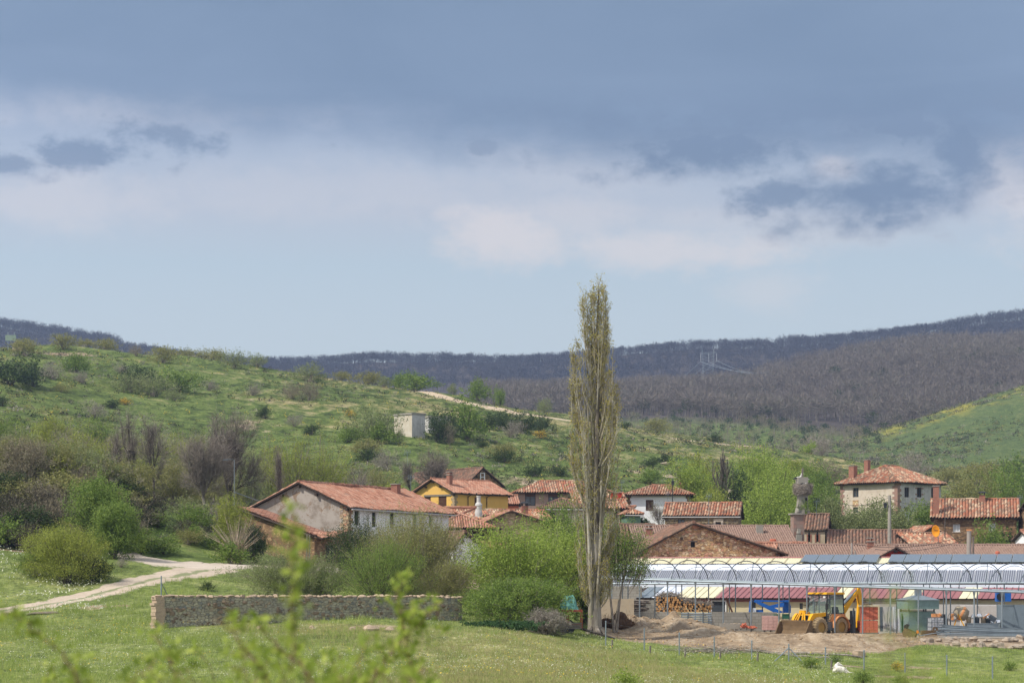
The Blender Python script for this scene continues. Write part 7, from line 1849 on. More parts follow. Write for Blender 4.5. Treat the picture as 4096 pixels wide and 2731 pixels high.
for i, (px, D, w, top, leaf, lab, n) in enumerate([
    (2770, 258, 130, 1865, L_BRIGHT, 'bright green tree directly right of the white hip-roofed house', 5200),
    (2815, 272, 110, 1835, L_YG, 'yellow-green tree left of the pollarded trunk', 3800),
    (2935, 255, 100, 1900, L_DARK, 'dark ivy-clad tree just right of the pollarded trunk', 3400),
    (3025, 275, 170, 1815, L_BRIGHT, 'tallest bright green tree left of the bell tower', 6800),
    (3105, 262, 150, 1880, L_BRIGHT, 'bright green tree right behind the bell tower at its left', 5600),
    (3075, 243, 240, 1960, L_BRIGHT, 'broad light green tree between cottage and bell tower', 8500),
    (2850, 244, 120, 1975, L_YG, 'small yellow-green tree behind the cottage roof', 3400),
    (3230, 262, 140, 1870, L_MID, 'green tree on the slope right of the stork nest', 5000),
    (3275, 250, 120, 1950, L_MID, 'mid-green tree behind the chapel roof', 4500),
    (3180, 290, 130, 1850, L_YG, 'pale green tree high on the slope behind the nest', 4000),
    (3320, 232, 130, 2015, L_GREYG, 'grey-green shrubby tree left of the manor foot', 5000),
    (3440, 236, 170, 2055, L_GREYG, 'grey-green shrubby tree under the cream manor wall', 6500),
    (3525, 240, 130, 2020, L_GREYG, 'tall grey-green shrub at the manor corner', 6000),
    (3590, 234, 120, 2065, L_GREYG, 'grey-green shrub below the white manor wall', 4000),
    (3690, 240, 130, 2030, L_MID, 'dark green bush before the white manor wall', 6500),
    (3838, 262, 110, 1925, L_OLIVE, 'olive bush right of the manor above the stone house chimney', 4000),
    (3930, 275, 150, 1900, L_OLIVE, 'broad olive bush above the stone house roof', 4500),
    (4040, 268, 150, 1895, L_MID, 'green bush above the right end of the stone house roof', 4500),
    (3955, 212, 120, 2118, L_MID, 'round green bush before the stone house windows', 4500),
    (4020, 213, 80, 2140, L_DARK, 'low dark green bush right of the round one before the stone house', 2500),
    (3300, 330, 120, 1855, L_BROWN, 'brownish leafless shrub on the slope above the nest', 3000)]):
    hero('tree', lab, 'tree', px, D, w, top, leaf, M_BARKD, n, .15, 400 + i, 24, 8, .35, .6, .3, names=('crown', 'trunk'), spread=.17)
# village filler plants behind the poplar
for i, (px, D, w, top, leaf, lab) in enumerate([(2400, 215, 160, 2080, L_MID, 'green shrubbery behind the poplar below the houses'), (2560, 222, 90, 2085, L_DARK, 'dark green shrub by the little annex door'), (2300, 180, 140, 2120, L_DARK, 'dark shrub behind the hawthorns left of the poplar'), (1400, 236, 120, 1925, L_BRIGHT, 'fresh green bush behind the farmhouse ridge'), (1560, 232, 110, 1950, L_YG, 'yellow-green bush left of the yellow house')]):
    hero('bush', lab, 'bush', px, D, w, top, leaf, M_BARKD, 3500, .14, 450 + i, 20, 7, .3, .6, .3)
# willows and leafing trees of the hollow
for i, (px, D, w, top, leaf, lab, n) in enumerate([
    (1080, 200, 120, 1795, L_YG, 'yellow-green willow, leftmost of the row behind the farmhouse gable', 5000), (1180, 198, 150, 1780, L_YG, 'broad yellow-green willow behind the farmhouse gable apex', 6500), (1270, 200, 150, 1800, L_YG, 'yellow-green willow right of the farmhouse apex', 6500), (1345, 205, 110, 1850, L_YG, 'smaller yellow-green willow at the right end of the willow row', 4000),
    (1480, 238, 150, 1890, L_OLIVE, 'olive thicket behind the middle of the farmhouse ridge', 5000),
    (200, 206, 120, 1690, L_YG, 'light yellow-green young tree on the far left slope', 4500), (375, 205, 110, 1685, L_MID, 'fresh green young tree left of the slim bare trees', 5000), (700, 200, 100, 1770, L_YG, 'yellow-green bush at the foot of the slim bare trees', 4000),
    (20, 196, 120, 1690, L_MID, 'green tree cut by the left border above the bank', 5000), (590, 190, 150, 1830, L_GREYG, 'grey-green thicket behind the bank top', 5000), (700, 186, 170, 1870, L_OLIVE, 'olive thicket at the right shoulder of the bank', 5500), (860, 184, 160, 1900, L_OLIVE, 'olive thicket below the biggest bare tree', 5500),
    (1010, 186, 120, 1890, L_GREYG, 'grey-green thicket left of the lean-to roof end', 4500), (300, 200, 170, 1760, L_BROWN, 'brown leafless thicket on the left slope', 4500), (480, 198, 160, 1790, L_BROWN, 'brown leafless thicket under the slim bare trees', 4500), (100, 200, 170, 1770, L_BROWN, 'brown leafless thicket near the left border', 4500)]):
    hero('tree' if i < 4 else 'thicket', lab, 'tree' if i < 4 else 'thicket', px, D, w, top, leaf, M_TWIG, n, .13, 500 + i, 40, 8, .9, .35, .8)

for k, (leaf, lab, n) in enumerate(((L_GREY, 'grey leafless brush in the tangled thicket below the left hillside', 1500), (L_OLIVE, 'olive brush in the tangled thicket below the left hillside', 2600), (L_YG, 'yellow-green brush in the tangled thicket below the left hillside', 2600), (L_GREYG, 'grey-green brush in the tangled thicket below the left hillside', 2600))):
    for j in range(14):
        px = 10 + (j * 4 + k) * 16 + random.uniform(-20, 20); top = 1740 + random.uniform(-20, 120) + max(0, px - 500) * .08
        o = hero('thicket', lab, 'thicket', px, 205, random.uniform(120, 210), top, leaf, M_TWIG, n, .15 if k else .2, 600 + k * 10 + j, 24, 7, .9, .35 if k else .14, .8, group='tangled thicket below the left hillside'); th_ = (th_ if j else []) + [o]
    order(th_, lab.replace(' in the tangled thicket below the left hillside', ' of the hollow thicket, %s of its colour from the left'))
# bank scrub above the track
bank = [('heath', 40, 158, 190, 1985, 'dark heath shrub at the left border of the bank'), ('dark', 130, 156, 170, 2040, 'dark green shrub in the left part of the bank'), ('heath', 70, 151, 150, 2095, 'purplish-brown heath shrub low on the bank at left'), ('brown', 190, 160, 180, 1935, 'brown leafless shrub on the bank crest left of the fresh hawthorn'),
        ('olive', 250, 162, 200, 1900, 'olive shrub on the bank crest'), ('heath', 240, 152, 130, 2060, 'dark heath left of the fresh green hawthorn'), ('heath', 175, 149, 120, 2120, 'dark heath over the bare earth patch'), ('dark', 330, 148, 120, 2110, 'dark shrub under the fresh green hawthorn'), ('heath', 580, 158, 130, 1965, 'dark heath shrub on the crest right of the hawthorns'), ('heath', 640, 160, 110, 2000, 'second dark heath shrub on the falling crest'), ('dark', 480, 162, 150, 1915, 'dark green shrub on the crest above the hawthorns'),
        ('olive', 410, 164, 170, 1890, 'olive crest shrub behind the fresh hawthorn'), ('green', 540, 147, 120, 2110, 'green shrub in the grass under the crest'), ('heath', 740, 152, 110, 2085, 'brown heath shrub on the grassy slope right of the bank'), ('heath', 810, 151, 100, 2110, 'dark heath shrub nearest the pale bare shoots'), ('green', 650, 146.5, 110, 2150, 'green weed clump at the foot of the bank'), ('dark', 880, 154, 120, 2070, 'dark green shrub left of the pale bare shoots'), ('grey', 850, 158, 110, 2040, 'grey leafless shrub on the right shoulder of the bank'),
        ('bright', 560, 146, 100, 2140, 'bright green weeds under the bank right of the yellow broom'), ('pale', 760, 162, 150, 2000, 'pale shrub behind the grassy shoulder'), ('gorse', 428, 145.5, 40, 2180, 'small yellow-flowering broom at the foot of the bank'), ('dark', 10, 164, 130, 1900, 'dark shrub high at the left border'), ('brown', 330, 166, 160, 1880, 'brown leafless shrub behind the crest'),
        ('grey', 920, 166, 120, 2010, 'grey leafless shrub close to the lean-to roof'), ('dark', 830, 127, 50, 2330, 'small dark weed clump on the grass behind the wall'), ('dark', 1100, 119, 70, 2320, 'dark green clump directly behind the wall top'), ('grey', 485, 138, 50, 2235, 'small grey tuft at the fork of the track')]
for k, px, D, w, top, lab in bank: small(k, 'shrub', lab, 'shrub', px, D, w, top)

rs = random.Random(77); bk = {}
for i in range(50):
    if i < 40: px, top, w = rs.uniform(-10, 520), rs.uniform(1905, 2130), rs.uniform(90, 160); D = 158 - (top - 1905) * .045
    else: px, w = rs.uniform(500, 930), rs.uniform(70, 130); top = 1930 + (px - 500) * .36 + rs.uniform(0, 120); D = 160 - (top - 1900) * .03
    k = rs.choice(['heath', 'heath', 'dark', 'brown', 'olive', 'green']); nm = dict(heath='dark heath', dark='dark green', brown='brown leafless', olive='olive', green='mid-green')[k]
    bk.setdefault(nm, []).append(small(k, 'shrub', nm, 'shrub', px, D, w, top, group='scrub covering the steep bank'))
for nm, v in bk.items(): order(v, nm + ' scrub, %s of its colour from the left, covering the steep bank')
# hillside shrubs (upper slope and skyline)
hill = [('olive', 252, 452, 95, 1345, 'rounded olive shrub on the skyline right of the information board'), ('olive', 340, 452, 70, 1362, 'low olive skyline shrub, second from the information board'), ('olive', 425, 452, 100, 1360, 'wide olive skyline shrub, third from the information board'), ('olive', 100, 450, 120, 1360, 'low yellowish shrub row beside the information board'), ('brown', 545, 455, 60, 1383, 'reddish leafless shrub on the skyline'), ('olive', 650, 455, 110, 1392, 'olive shrub on the skyline left of centre of the long row'), ('olive', 745, 456, 100, 1400, 'olive shrub in the middle of the long skyline row'), ('olive', 850, 455, 110, 1403, 'dense olive shrub at the right half of the long skyline row'), ('pale', 940, 455, 110, 1410, 'pale grey-green shrub near the right end of the long skyline row'), ('pale', 1030, 455, 80, 1420, 'pale shrub ending the long skyline row'),
        ('pale', 1240, 448, 110, 1460, 'pale shrub where the skyline starts to drop'), ('olive', 1365, 448, 66, 1488, 'small round olive shrub alone on the falling skyline'), ('olive', 1465, 448, 100, 1492, 'round yellow-olive shrub on the falling skyline'), ('pale', 1535, 450, 55, 1508, 'little pale shrub left of the two dark green skyline shrubs'), ('green', 1595, 450, 60, 1500, 'dark green skyline shrub at the start of the hill track'), ('green', 1665, 448, 110, 1500, 'broad dark green skyline shrub above the hill track'), ('pale', 1812, 452, 46, 1538, 'small pale shrub above the hill track'), ('green', 1910, 446, 82, 1530, 'compact green shrub beside the hill track'), ('green', 1998, 440, 44, 1555, 'narrow green shrub right of the compact one by the hill track'), ('pale', 2175, 440, 56, 1600, 'small shrub on the skyline left of the poplar'),
        ('dark', 40, 410, 170, 1440, 'dark green scrub mass at the left border of the hill'), ('dark', 130, 400, 120, 1470, 'dark green shrub right of the left border scrub'), ('grey', 212, 385, 95, 1450, 'grey leafless shrub on the left hill, leftmost of its kind'), ('green', 300, 410, 110, 1425, 'green shrub below the earth scar'), ('grey', 332, 375, 62, 1488, 'grey leafless little tree on the left hill'), ('grey', 495, 400, 60, 1455, 'grey leafless shrub left of the dark oval shrub'), ('dark', 560, 390, 120, 1475, 'dark oval shrub above the big green-grey thicket'),
        ('pale', 520, 372, 110, 1505, 'left part of the big green-grey hillside thicket'), ('pale', 610, 368, 140, 1500, 'middle of the big green-grey hillside thicket'), ('green', 715, 372, 130, 1490, 'darker right part of the big green-grey hillside thicket'), ('pale', 698, 350, 62, 1565, 'small silvery shrub below the big hillside thicket'), ('olive', 245, 365, 55, 1540, 'olive shrub below the grey ones on the left hill'), ('grey', 380, 335, 95, 1610, 'grey twiggy shrub on the lower left slope'), ('dark', 445, 345, 56, 1600, 'small dark shrub near the grey twiggy one'), ('gorse', 500, 348, 42, 1595, 'yellow-flowering gorse on the lower left slope'), ('dark', 10, 355, 60, 1590, 'dark shrub at the left border, mid slope'), ('grey', 835, 370, 60, 1520, 'grey leafless shrub in the middle of the hill'), ('grey', 1010, 375, 60, 1535, 'grey shrub right of the middle of the hill'), ('brown', 1170, 378, 90, 1535, 'brownish shrub, left one of a pair above the farmhouse'), ('brown', 1240, 378, 100, 1530, 'brownish shrub, right one of a pair above the farmhouse'), ('dark', 1060, 345, 70, 1630, 'dark shrub above the bare trees'), ('grey', 1175, 350, 60, 1660, 'grey shrub above the willows'),
        ('gorse', 1400, 350, 42, 1642, 'bright yellow gorse left of the hut'), ('dark', 1245, 325, 62, 1700, 'dark round shrub left of the hut on green grass'), ('pale', 1500, 322, 150, 1640, 'big round silvery shrub touching the hut at left'), ('green', 1395, 312, 90, 1715, 'green shrub left and below the silvery one'), ('green', 1515, 308, 100, 1705, 'green shrub at the left foot of the hut'), ('pale', 1598, 316, 40, 1718, 'small light shrub before the hut wall'), ('dark', 1745, 320, 75, 1672, 'dark conical shrub before the hut annex'), ('dark', 1800, 326, 90, 1660, 'dark shrub right of the conical one by the annex'), ('green', 1870, 336, 130, 1630, 'green hawthorn right of the hut annex'), ('dark', 1935, 345, 90, 1660, 'dark gorse right of the green hawthorn'), ('brown', 1795, 314, 60, 1700, 'brownish shrub below the hut annex'), ('dark', 2010, 360, 90, 1655, 'dark gorse under the hill track'), ('dark', 2080, 358, 110, 1660, 'wide dark gorse under the hill track'), ('dark', 2160, 355, 90, 1670, 'dark gorse left of the poplar crown'), ('gorse', 2090, 330, 50, 1690, 'gorse with yellow flowers right of the annex'), ('gorse', 2160, 325, 46, 1725, 'gorse with yellow flowers left of the poplar'), ('grey', 2040, 325, 80, 1690, 'grey leafless shrub right of the annex'),
        ('olive', 1460, 285, 120, 1765, 'yellow-olive shrub on the slope above the farmhouse ridge'), ('dark', 1470, 280, 70, 1800, 'dark shrub under the yellow-olive one'), ('grey', 1550, 285, 100, 1805, 'grey sprawling shrub above the stone barn'), ('olive', 2000, 285, 90, 1780, 'olive shrub on the slope above the brick house'), ('dark', 2020, 280, 75, 1805, 'dark shrub above the brick house'), ('dark', 1925, 300, 45, 1765, 'little dark shrub right of the hut on open grass'), ('dark', 2140, 262, 70, 1860, 'dark green shrub on the slope left of the poplar'), ('dark', 2230, 262, 60, 1870, 'dark green shrub touching the poplar branches'), ('green', 2600, 262, 90, 1880, 'green shrub behind the white hip-roofed house'),
        ('dark', 2660, 300, 50, 1820, 'dark shrub in the grass above the white hip-roofed house'), ('dark', 2610, 310, 60, 1835, 'low dark shrub up left of the white hip-roofed house'), ('olive', 2630, 425, 90, 1680, 'olive skyline shrub right of the poplar'), ('dark', 2505, 420, 40, 1690, 'dark little shrub at the track right of the poplar'), ('dark', 2860, 430, 50, 1740, 'dark low shrub near the skyline above the bright trees'), ('grey', 3240, 520, 120, 1745, 'pale grey leafless shrub behind the hill shoulder at right'), ('grey', 3290, 500, 80, 1765, 'whitish leafless shrub on the right shoulder'), ('bright', 3245, 480, 60, 1775, 'light green shrub on the right shoulder'), ('grey', 3660, 340, 120, 1815, 'grey leafless shrub behind the manor roof'), ('olive', 3900, 330, 160, 1860, 'olive scrub behind the stone house at right'), ('green', 4060, 320, 140, 1850, 'green scrub at the right border behind the houses'), ('olive', 3780, 320, 100, 1880, 'olive scrub right of the manor roof')]
HB = {'dark conical shrub before the hut annex': 1770, 'dark shrub right of the conical one by the annex': 1768, 'big round silvery shrub touching the hut at left': 1768, 'green shrub at the left foot of the hut': 1775, 'small light shrub before the hut wall': 1772, 'brownish shrub below the hut annex': 1778, 'green hawthorn right of the hut annex': 1755}
for k, px, D, w, top, lab in hill: small(k, 'shrub', lab, 'shrub', px, D, w, top, base=HB.get(lab))

# scattered low heath clumps, far too many to count, on both hills
def heath_scatter():
    rn = np.random.default_rng(44); C0, Rr, Hh, K = [], [], [], []
    def add(n, u0, u1, d0, d1, r0, r1, cond=None, seed=1):
        u = rn.uniform(u0, u1, n); d = rn.uniform(d0, d1, n); x = (u - 2048) / F * d; keep = vnoise(x, d, 22, seed + 60) + rn.normal(size=n) * .18 > .02
        x, d = x[keep], d[keep]; C0.append(np.stack([x, d, ground(x, d)], 1)); r = rn.uniform(r0, r1, len(x)) * rn.uniform(.5, 1, len(x)); Rr.append(r); K.append(rn.integers(0, 6, len(x)))
    add(17000, -100, 3900, 240, 475, .15, .75); add(9500, -100, 3900, 240, 475, .4, 1.35, seed=8); add(500, -50, 1100, 210, 300, .4, 1.2); add(7000, 3150, 4300, 560, 800, .5, 1.9, seed=5); add(700, 2200, 3500, 690, 860, .8, 2.4, seed=6)
    C_, Rr, K = np.concatenate(C0), np.concatenate(Rr), np.concatenate(K); m = 16
    for k, (mat, nm) in enumerate(((L_HEATH, 'dark'), (L_DARK, 'green'), (L_GREY, 'grey'), (L_OLIVE, 'olive'))):
        s = {0: (K == 0) | (K == 4), 1: (K == 1), 2: K == 2, 3: (K == 3) | (K == 5)}[k]
        c, r = C_[s], Rr[s]; n = len(c); dd = rand_dirs(n * m, rn); dd[:, 2] = np.abs(dd[:, 2]) * .75; q = np.repeat(c, m, 0) + dd * (np.repeat(r, m) * rn.random(n * m) ** .4)[:, None]
        v, f = leaf_quads(q, np.repeat(r, m) * rn.uniform(.28, .5, n * m), rn, .45, .5); o = np_mesh('heath_clumps', v, f, [mat]); tag(o, '%s low heath tufts dotted over the hillsides' % nm, 'heath', kind='stuff')
    n = 420; u = rn.uniform(0, 3600, n); d = rn.uniform(240, 470, n); x = (u - 2048) / F * d; c = np.stack([x, d, ground(x, d) + .2], 1); q = np.repeat(c, 10, 0) + rn.normal(size=(n * 10, 3)) * .22; v, f = leaf_quads(q, .16, rn, .8); o = np_mesh('yellow_flowers', v, f, [L_FLOWY]); tag(o, 'tiny yellow flower tufts dotted over the near hill', 'flowers', kind='stuff')
heath_scatter()

# far woods: bare oak woods read as one mass
def woods(name, lab, n, u0, u1, d0, d1, h0, h1, mat, tmat, keep=None, seed=1, nt=60, tw=.10):
    rn = np.random.default_rng(seed); u = rn.uniform(u0, u1, n); d = d0 + (d1 - d0) * rn.random(n); x = (u - 2048) / F * d; z = ground(x, d)
    if keep is not None: k = keep(u, d, x, z); x, d, z, u = x[k], d[k], z[k], u[k]
    n = len(x); h = rn.uniform(h0, h1, n) * (1 + .35 * vnoise(x, d, 60, seed)); c = np.stack([x, d, z], 1)
    H2 = np.repeat(h, nt); q = np.repeat(c, nt, 0); dd = rand_dirs(n * nt, rn); dd[:, 2] = dd[:, 2] * .75; rr = rn.random(n * nt) ** .5
    q = q + dd * (H2 * .36 * rr)[:, None] + np.array([0, 0, 1]) * (H2 * .60)[:, None]; dr = dd * .8 + rn.normal(size=q.shape) * .45; dr[:, 2] += .45; dr /= np.linalg.norm(dr, axis=1, keepdims=True)
    v, f = slivers(q, q + dr * (H2 * rn.uniform(.08, .2, n * nt))[:, None], tw * H2 / 8, rn)
    # random-looking trunks
    S = np.concatenate([c - [0, 0, .3], c + np.stack([rn.normal(size=n) * .4, rn.normal(size=n) * .4, h * .75], 1), (h * .022)[:, None], (h * .008)[:, None]], 1); sv, sf = seg_mesh(S, 3)
    v, f, mi = cat_mesh([(v, f, 0), (sv, sf, 1)]); o = np_mesh(name, v, f, [mat, tmat], mi); return tag(o, lab, 'wood', kind='stuff')
L_WOOD = foliage('bare_wood', [G(84, 77, 72), G(108, 98, 90), G(130, 118, 106), G(98, 100, 80)], .2, nscale=.02)
L_WOODF = foliage('far_bare_wood', [G(54, 54, 62), G(66, 64, 74), G(78, 76, 84)], .1, nscale=.01)  # cloud shade and haze blue are mixed into these wood colours
woods('bare_wood', 'brownish bare oak wood covering the middle hill', 4600, 1900, 4300, 880, 1330, 5, 13, L_WOOD, M_BARK, lambda u, d, x, z: (d > 895 + 25 * np.sin(u * .01)) , 21, 115, .15)
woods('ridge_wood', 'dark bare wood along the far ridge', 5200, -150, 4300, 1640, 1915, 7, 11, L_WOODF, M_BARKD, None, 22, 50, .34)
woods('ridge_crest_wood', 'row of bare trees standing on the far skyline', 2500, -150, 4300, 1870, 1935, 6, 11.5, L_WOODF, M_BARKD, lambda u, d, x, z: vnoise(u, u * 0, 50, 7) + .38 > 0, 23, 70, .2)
woods('green_wood_trees', 'few dark green trees scattered through the bare brown wood', 90, 2100, 4200, 890, 1300, 5, 9, L_DARK, M_BARKD, None, 31, 110, .4)
woods('valley_scrub', 'mixed scrub in the valley below the brown wood', 520, 2100, 3500, 640, 880, 2.5, 6, L_BROWN, M_TWIG, None, 24, 60, .16)
woods('green_scrub', 'green scrub in the valley below the brown wood', 200, 2100, 3560, 700, 900, 2.0, 4.5, L_DARK, M_TWIG, None, 25, 90, .5)

# --- meadow grass, flowers
def meadow():
    rn = np.random.default_rng(50)
    def scatter(n, u0, u1, py0, py1):
        """even cover of the visible meadow: pick distances so that the near and far parts are covered alike"""
        u = rn.uniform(u0, u1, n); d = 1 / rn.uniform(1 / py1, 1 / py0, n); x = (u - 2048) / F * d; return x, d
    def blades(name, n, u0, u1, d0, d1, h0, h1, w, mat, lab, keep=None):
        x, d = scatter(n, u0, u1, d0, d1); u = 2048 + F * x / d
        k = np.ones(n, bool) if keep is None else keep(x, d, u); x, d = x[k], d[k]; n = len(x); p = np.stack([x, d, ground(x, d) - .02], 1); m = 4
        P0 = np.repeat(p, m, 0) + rn.normal(size=(n * m, 3)) * [.08, .08, 0]; t = rn.normal(size=(n * m, 3)) * .28; t[:, 2] = 1; hh = rn.uniform(h0, h1, n * m) * (1 + .8 * np.repeat(vnoise(x, d, 3, 5), m)); P1 = P0 + t * hh[:, None]
        v, f = slivers(P0, P1, w, rn); o = np_mesh(name, v, f, [mat]); tag(o, lab, 'grass', kind='stuff')
    Xd = lambda x, d: dirt_at(x, d) < .45
    road = lambda x, d: np.array([not near_track(a, b) for a, b in zip(x, d)])
    def kg(x, d, u): return Xd(x, d) & road(x, d)
    dryf = lambda x, d: dry_at(x, d)
    blades('grass', 60000, -60, 4160, 79, 150, .06, .17, .018, L_GRASS, 'fresh green meadow grass', kg)
    blades('dry_grass', 26000, 900, 3300, 79, 112, .10, .22, .014, L_GRASSD, 'seeding yellowish meadow grass in the foreground', lambda x, d, u: kg(x, d, u) & (dryf(x, d) + rn.normal(size=len(x)) * .2 > .35))
    blades('tall_grass', 9000, -60, 1500, 100, 150, .15, .36, .022, L_GRASS, 'taller grass along wall and bank', lambda x, d, u: kg(x, d, u) & (vnoise(x, d, 2.5, 9) > .12))
    def dots(name, n, u0, u1, d0, d1, mat, size, lab, ns, thr, seed, hh=(.2, .4)):
        x, d = scatter(n, u0, u1, d0, d1); k = (vnoise(x, d, ns, seed) + .5 * vnoise(x, d, ns * .3, seed + 1) > thr) & Xd(x, d) & road(x, d); x, d = x[k], d[k]; p = np.stack([x, d, ground(x, d) + rn.uniform(*hh, len(x))], 1)
        v, f = leaf_quads(p, size * rn.uniform(.6, 1.4, len(p)), rn, .9); o = np_mesh(name, v, f, [mat]); tag(o, lab, 'flowers', kind='stuff')
    dots('white_flowers', 13000, -60, 3400, 79, 122, L_FLOW, .034, 'small white umbel flowers sprinkled over the meadow', 7, -.08, 70)
    dots('white_flowers', 1500, -60, 420, 118, 146, L_FLOW, .09, 'white cow parsley heads by the track bush', 4, -.1, 73)
    dots('buttercups', 5000, -60, 3300, 84, 128, L_FLOWY, .05, 'yellow buttercups in loose drifts across the meadow', 5, .2, 76)
def grid_at(A, x, d):
    u = np.clip(2048 + F * x / np.maximum(d, 60), UG[0], UG[-1] - 1); iu = ((u - UG[0]) / 12).astype(int); iy = np.clip(np.searchsorted(DG, d) - 1, 0, len(DG) - 2); return A[iy, iu]
dirt_at = lambda x, d: grid_at(dirt, x, d)
dry_at = lambda x, d: grid_at(dry, x, d)
_tr = [(XY(a, b), w) for a, b, w in ((-60, 120, 1.1), (0, 121.5, 1.1), (100, 123, 1.1), (200, 125, 1.1), (300, 127, 1.2), (400, 129.5, 1.2), (480, 132, 1.3), (560, 134.5, 1.4), (630, 137, 1.6), (700, 140, 1.8), (780, 143, 2.1), (860, 146, 2.2), (560, 150, 1.6), (620, 149, 2.4), (680, 148, 3), (750, 148, 3), (820, 147.5, 2.8), (880, 148, 2.2), (950, 149, 1.9), (1060, 150.5, 1.6), (1150, 152.5, 1.7))]
def near_track(x, d):
    for i in range(len(_tr) - 1):
        (p, w), (q, w2) = _tr[i], _tr[i + 1]
        if i == 11: continue
        dx, dy = q[0] - p[0], q[1] - p[1]; t = max(0, min(1, ((x - p[0]) * dx + (d - p[1]) * dy) / (dx * dx + dy * dy))); 
        if math.hypot(x - p[0] - dx * t, d - p[1] - dy * t) < w * .9: return True
    return False
meadow()
# weed tufts in the right field
for i, (px, D, w, top, lab) in enumerate([(3240, 104, 60, 2635, 'left of the lying dog'), (3345, 107, 40, 2628, 'just behind the lying dog'), (3455, 98, 70, 2690, 'right of the lying dog'), (3600, 96, 60, 2705, 'right of the dog near the bottom'), (4040, 103, 40, 2660, 'in the right corner of the field'), (2500, 100, 100, 2688, 'on the dry meadow under the poplar'), (770, 97, 40, 2640, 'in the flower meadow left of centre')]):
    small('green' if i < 5 else 'bright', 'weed_tuft', 'bluish green weed tuft %s' % lab, 'weed', px, D, w, top)
small('gorse', 'shrub', 'small yellow-green bush in the right field between two fence posts', 'shrub', 3588, 101, 42, 2662)
# ------------------------------------------------------------------ walls, fences, rocks, posts, poles, animals
def field_wall():
    rn = random.Random(21); A = Vector((*XY(632, 109.5), 0)); B = Vector((*XY(1850, 119), 0)); e = B - A; L = e.length; th = math.atan2(e.y, e.x); T_ = .55
    root = empty('field_wall', (A.x, A.y, 0), th, 'long dry-stone field wall with pale cap stones across the meadow', 'wall')
    m = MB(); n = 60; zt, zb = [], []
    for i in range(n + 1):
        t = i / n; p = A + e * t; zb.append(float(ground(p.x, p.y)) - .3); px = 2048 + F * p.x / p.y; zt.append(CZ + (HZ - (2388 if t < .95 else 2392)) / F * p.y + rn.uniform(-.02, .02))
    for i in range(n):
        x0, x1 = L * i / n, L * (i + 1) / n
        m.face([(x0, 0, zb[i]), (x1, 0, zb[i + 1]), (x1, .04, zt[i + 1]), (x0, .04, zt[i])], [(x0, zb[i]), (x1, zb[i + 1]), (x1, zt[i + 1]), (x0, zt[i])])
        m.face([(x1, T_, zb[i + 1]), (x0, T_, zb[i]), (x0, T_ - .04, zt[i]), (x1, T_ - .04, zt[i + 1])], [(x1, zb[i + 1]), (x0, zb[i]), (x0, zt[i]), (x1, zt[i + 1])])
        m.face([(x0, .04, zt[i]), (x1, .04, zt[i + 1]), (x1, T_ - .04, zt[i + 1]), (x0, T_ - .04, zt[i])], [(x0, 0), (x1, 0), (x1, T_), (x0, T_)])
    m.build('stone_face', M_STONE_GREY, root)
    # end pier of stacked blocks
    m = MB(); z = zb[0]
    while z < zt[0] - .05:
        h = rn.uniform(.12, .2); m.box((rn.uniform(-.06, .02) + .12, T_ / 2, z + h / 2), (.5 + rn.uniform(-.06, .1), T_ + .08, h * .96), Matrix.Rotation(rn.uniform(-.04, .04), 3, 'Y')); z += h
    m.build('end_stones', M_ROCKR, root)
    m = MB(); x = -.1
    while x < L:
        s = rn.uniform(.10, .19); m.blob((x, T_ / 2 + rn.uniform(-.12, .05), np.interp(x, np.linspace(0, L, n + 1), zt) + s * .35), (s, s * 1.1, s * .5), rn.randrange(999), 6, rough=.3); x += s * 1.6
    m.build('cap_stones', M_ROCKR, root)
    # proud face stones
    m = MB()
    for i in range(150):
        x = rn.uniform(.3, L); zz = np.interp(x, np.linspace(0, L, n + 1), zb) + .35 + rn.random() * 1.15; s = rn.uniform(.08, .17); m.blob((x, .03, zz), (s, .07, s * .6), rn.randrange(999), 5, rough=.3)
    m.build('face_stones', M_STONE_BLK, root)
M_STONE_BLK = plain('mixed_field_stone', srgb(124, 108, 90), .95, var=.5, scale=.9, bump=.4)
field_wall()
m = MB(); m.tube([(0, 0, -.4), (0, 0, 1.55)], .035, 6); o = put(m, 'fence_post', M_GALV, 645, 111.5, 'steel corner post with slanting brace behind the left wall end', 'post', base=2420)
q = MB(); q.tube([(0, 0, 1.2), (.62, .1, -.1)], .022, 5); q.build('brace', M_GALVD, o)

def rocks(name, specs, lab, mat, cat='rock', group=None):
    out = []
    for i, s in enumerate(specs):
        px, D, r = s[:3]; l = s[3] if len(s) > 3 else lab; m = MB(); m.blob((0, 0, r * .25), (r, r * .85, r * .62), i * 7 + int(px), 9, rough=.38)
        out.append(put(m, name, mat, px, D, l, cat, rz=random.uniform(0, 6), group=group if len(s) < 4 else None))
    return out
rocks('boulder', [(1352 + 60, 108, .22, 'squarish reddish boulder before the wall, left of the big flat one'), (1480, 107.5, .42, 'big flat pale boulder lying before the wall'), (1250, 109, .2, 'small round boulder before the middle of the wall'), (1560, 108, .25, 'low flat boulder right of the big one before the wall'), (1035, 108, .15, 'tiny boulder in the grass before the wall')], None, M_ROCKR)
sr = random.Random(6)
fs = rocks('field_stone', [(3690 + i * 33 + sr.uniform(-8, 8), 127.5 + sr.uniform(-.5, .5), sr.uniform(.13, .36)) for i in range(15)] + [(3790 + i * 36 + sr.uniform(-10, 10), 122 + sr.uniform(-.6, .6), sr.uniform(.12, .34)) for i in range(10)] + [(3560 + i * 45, 126.5, .13) for i in range(4)], 'rounded field stone in the rows along the yard edge at the right', M_ROCK, group='field stones along the yard edge')
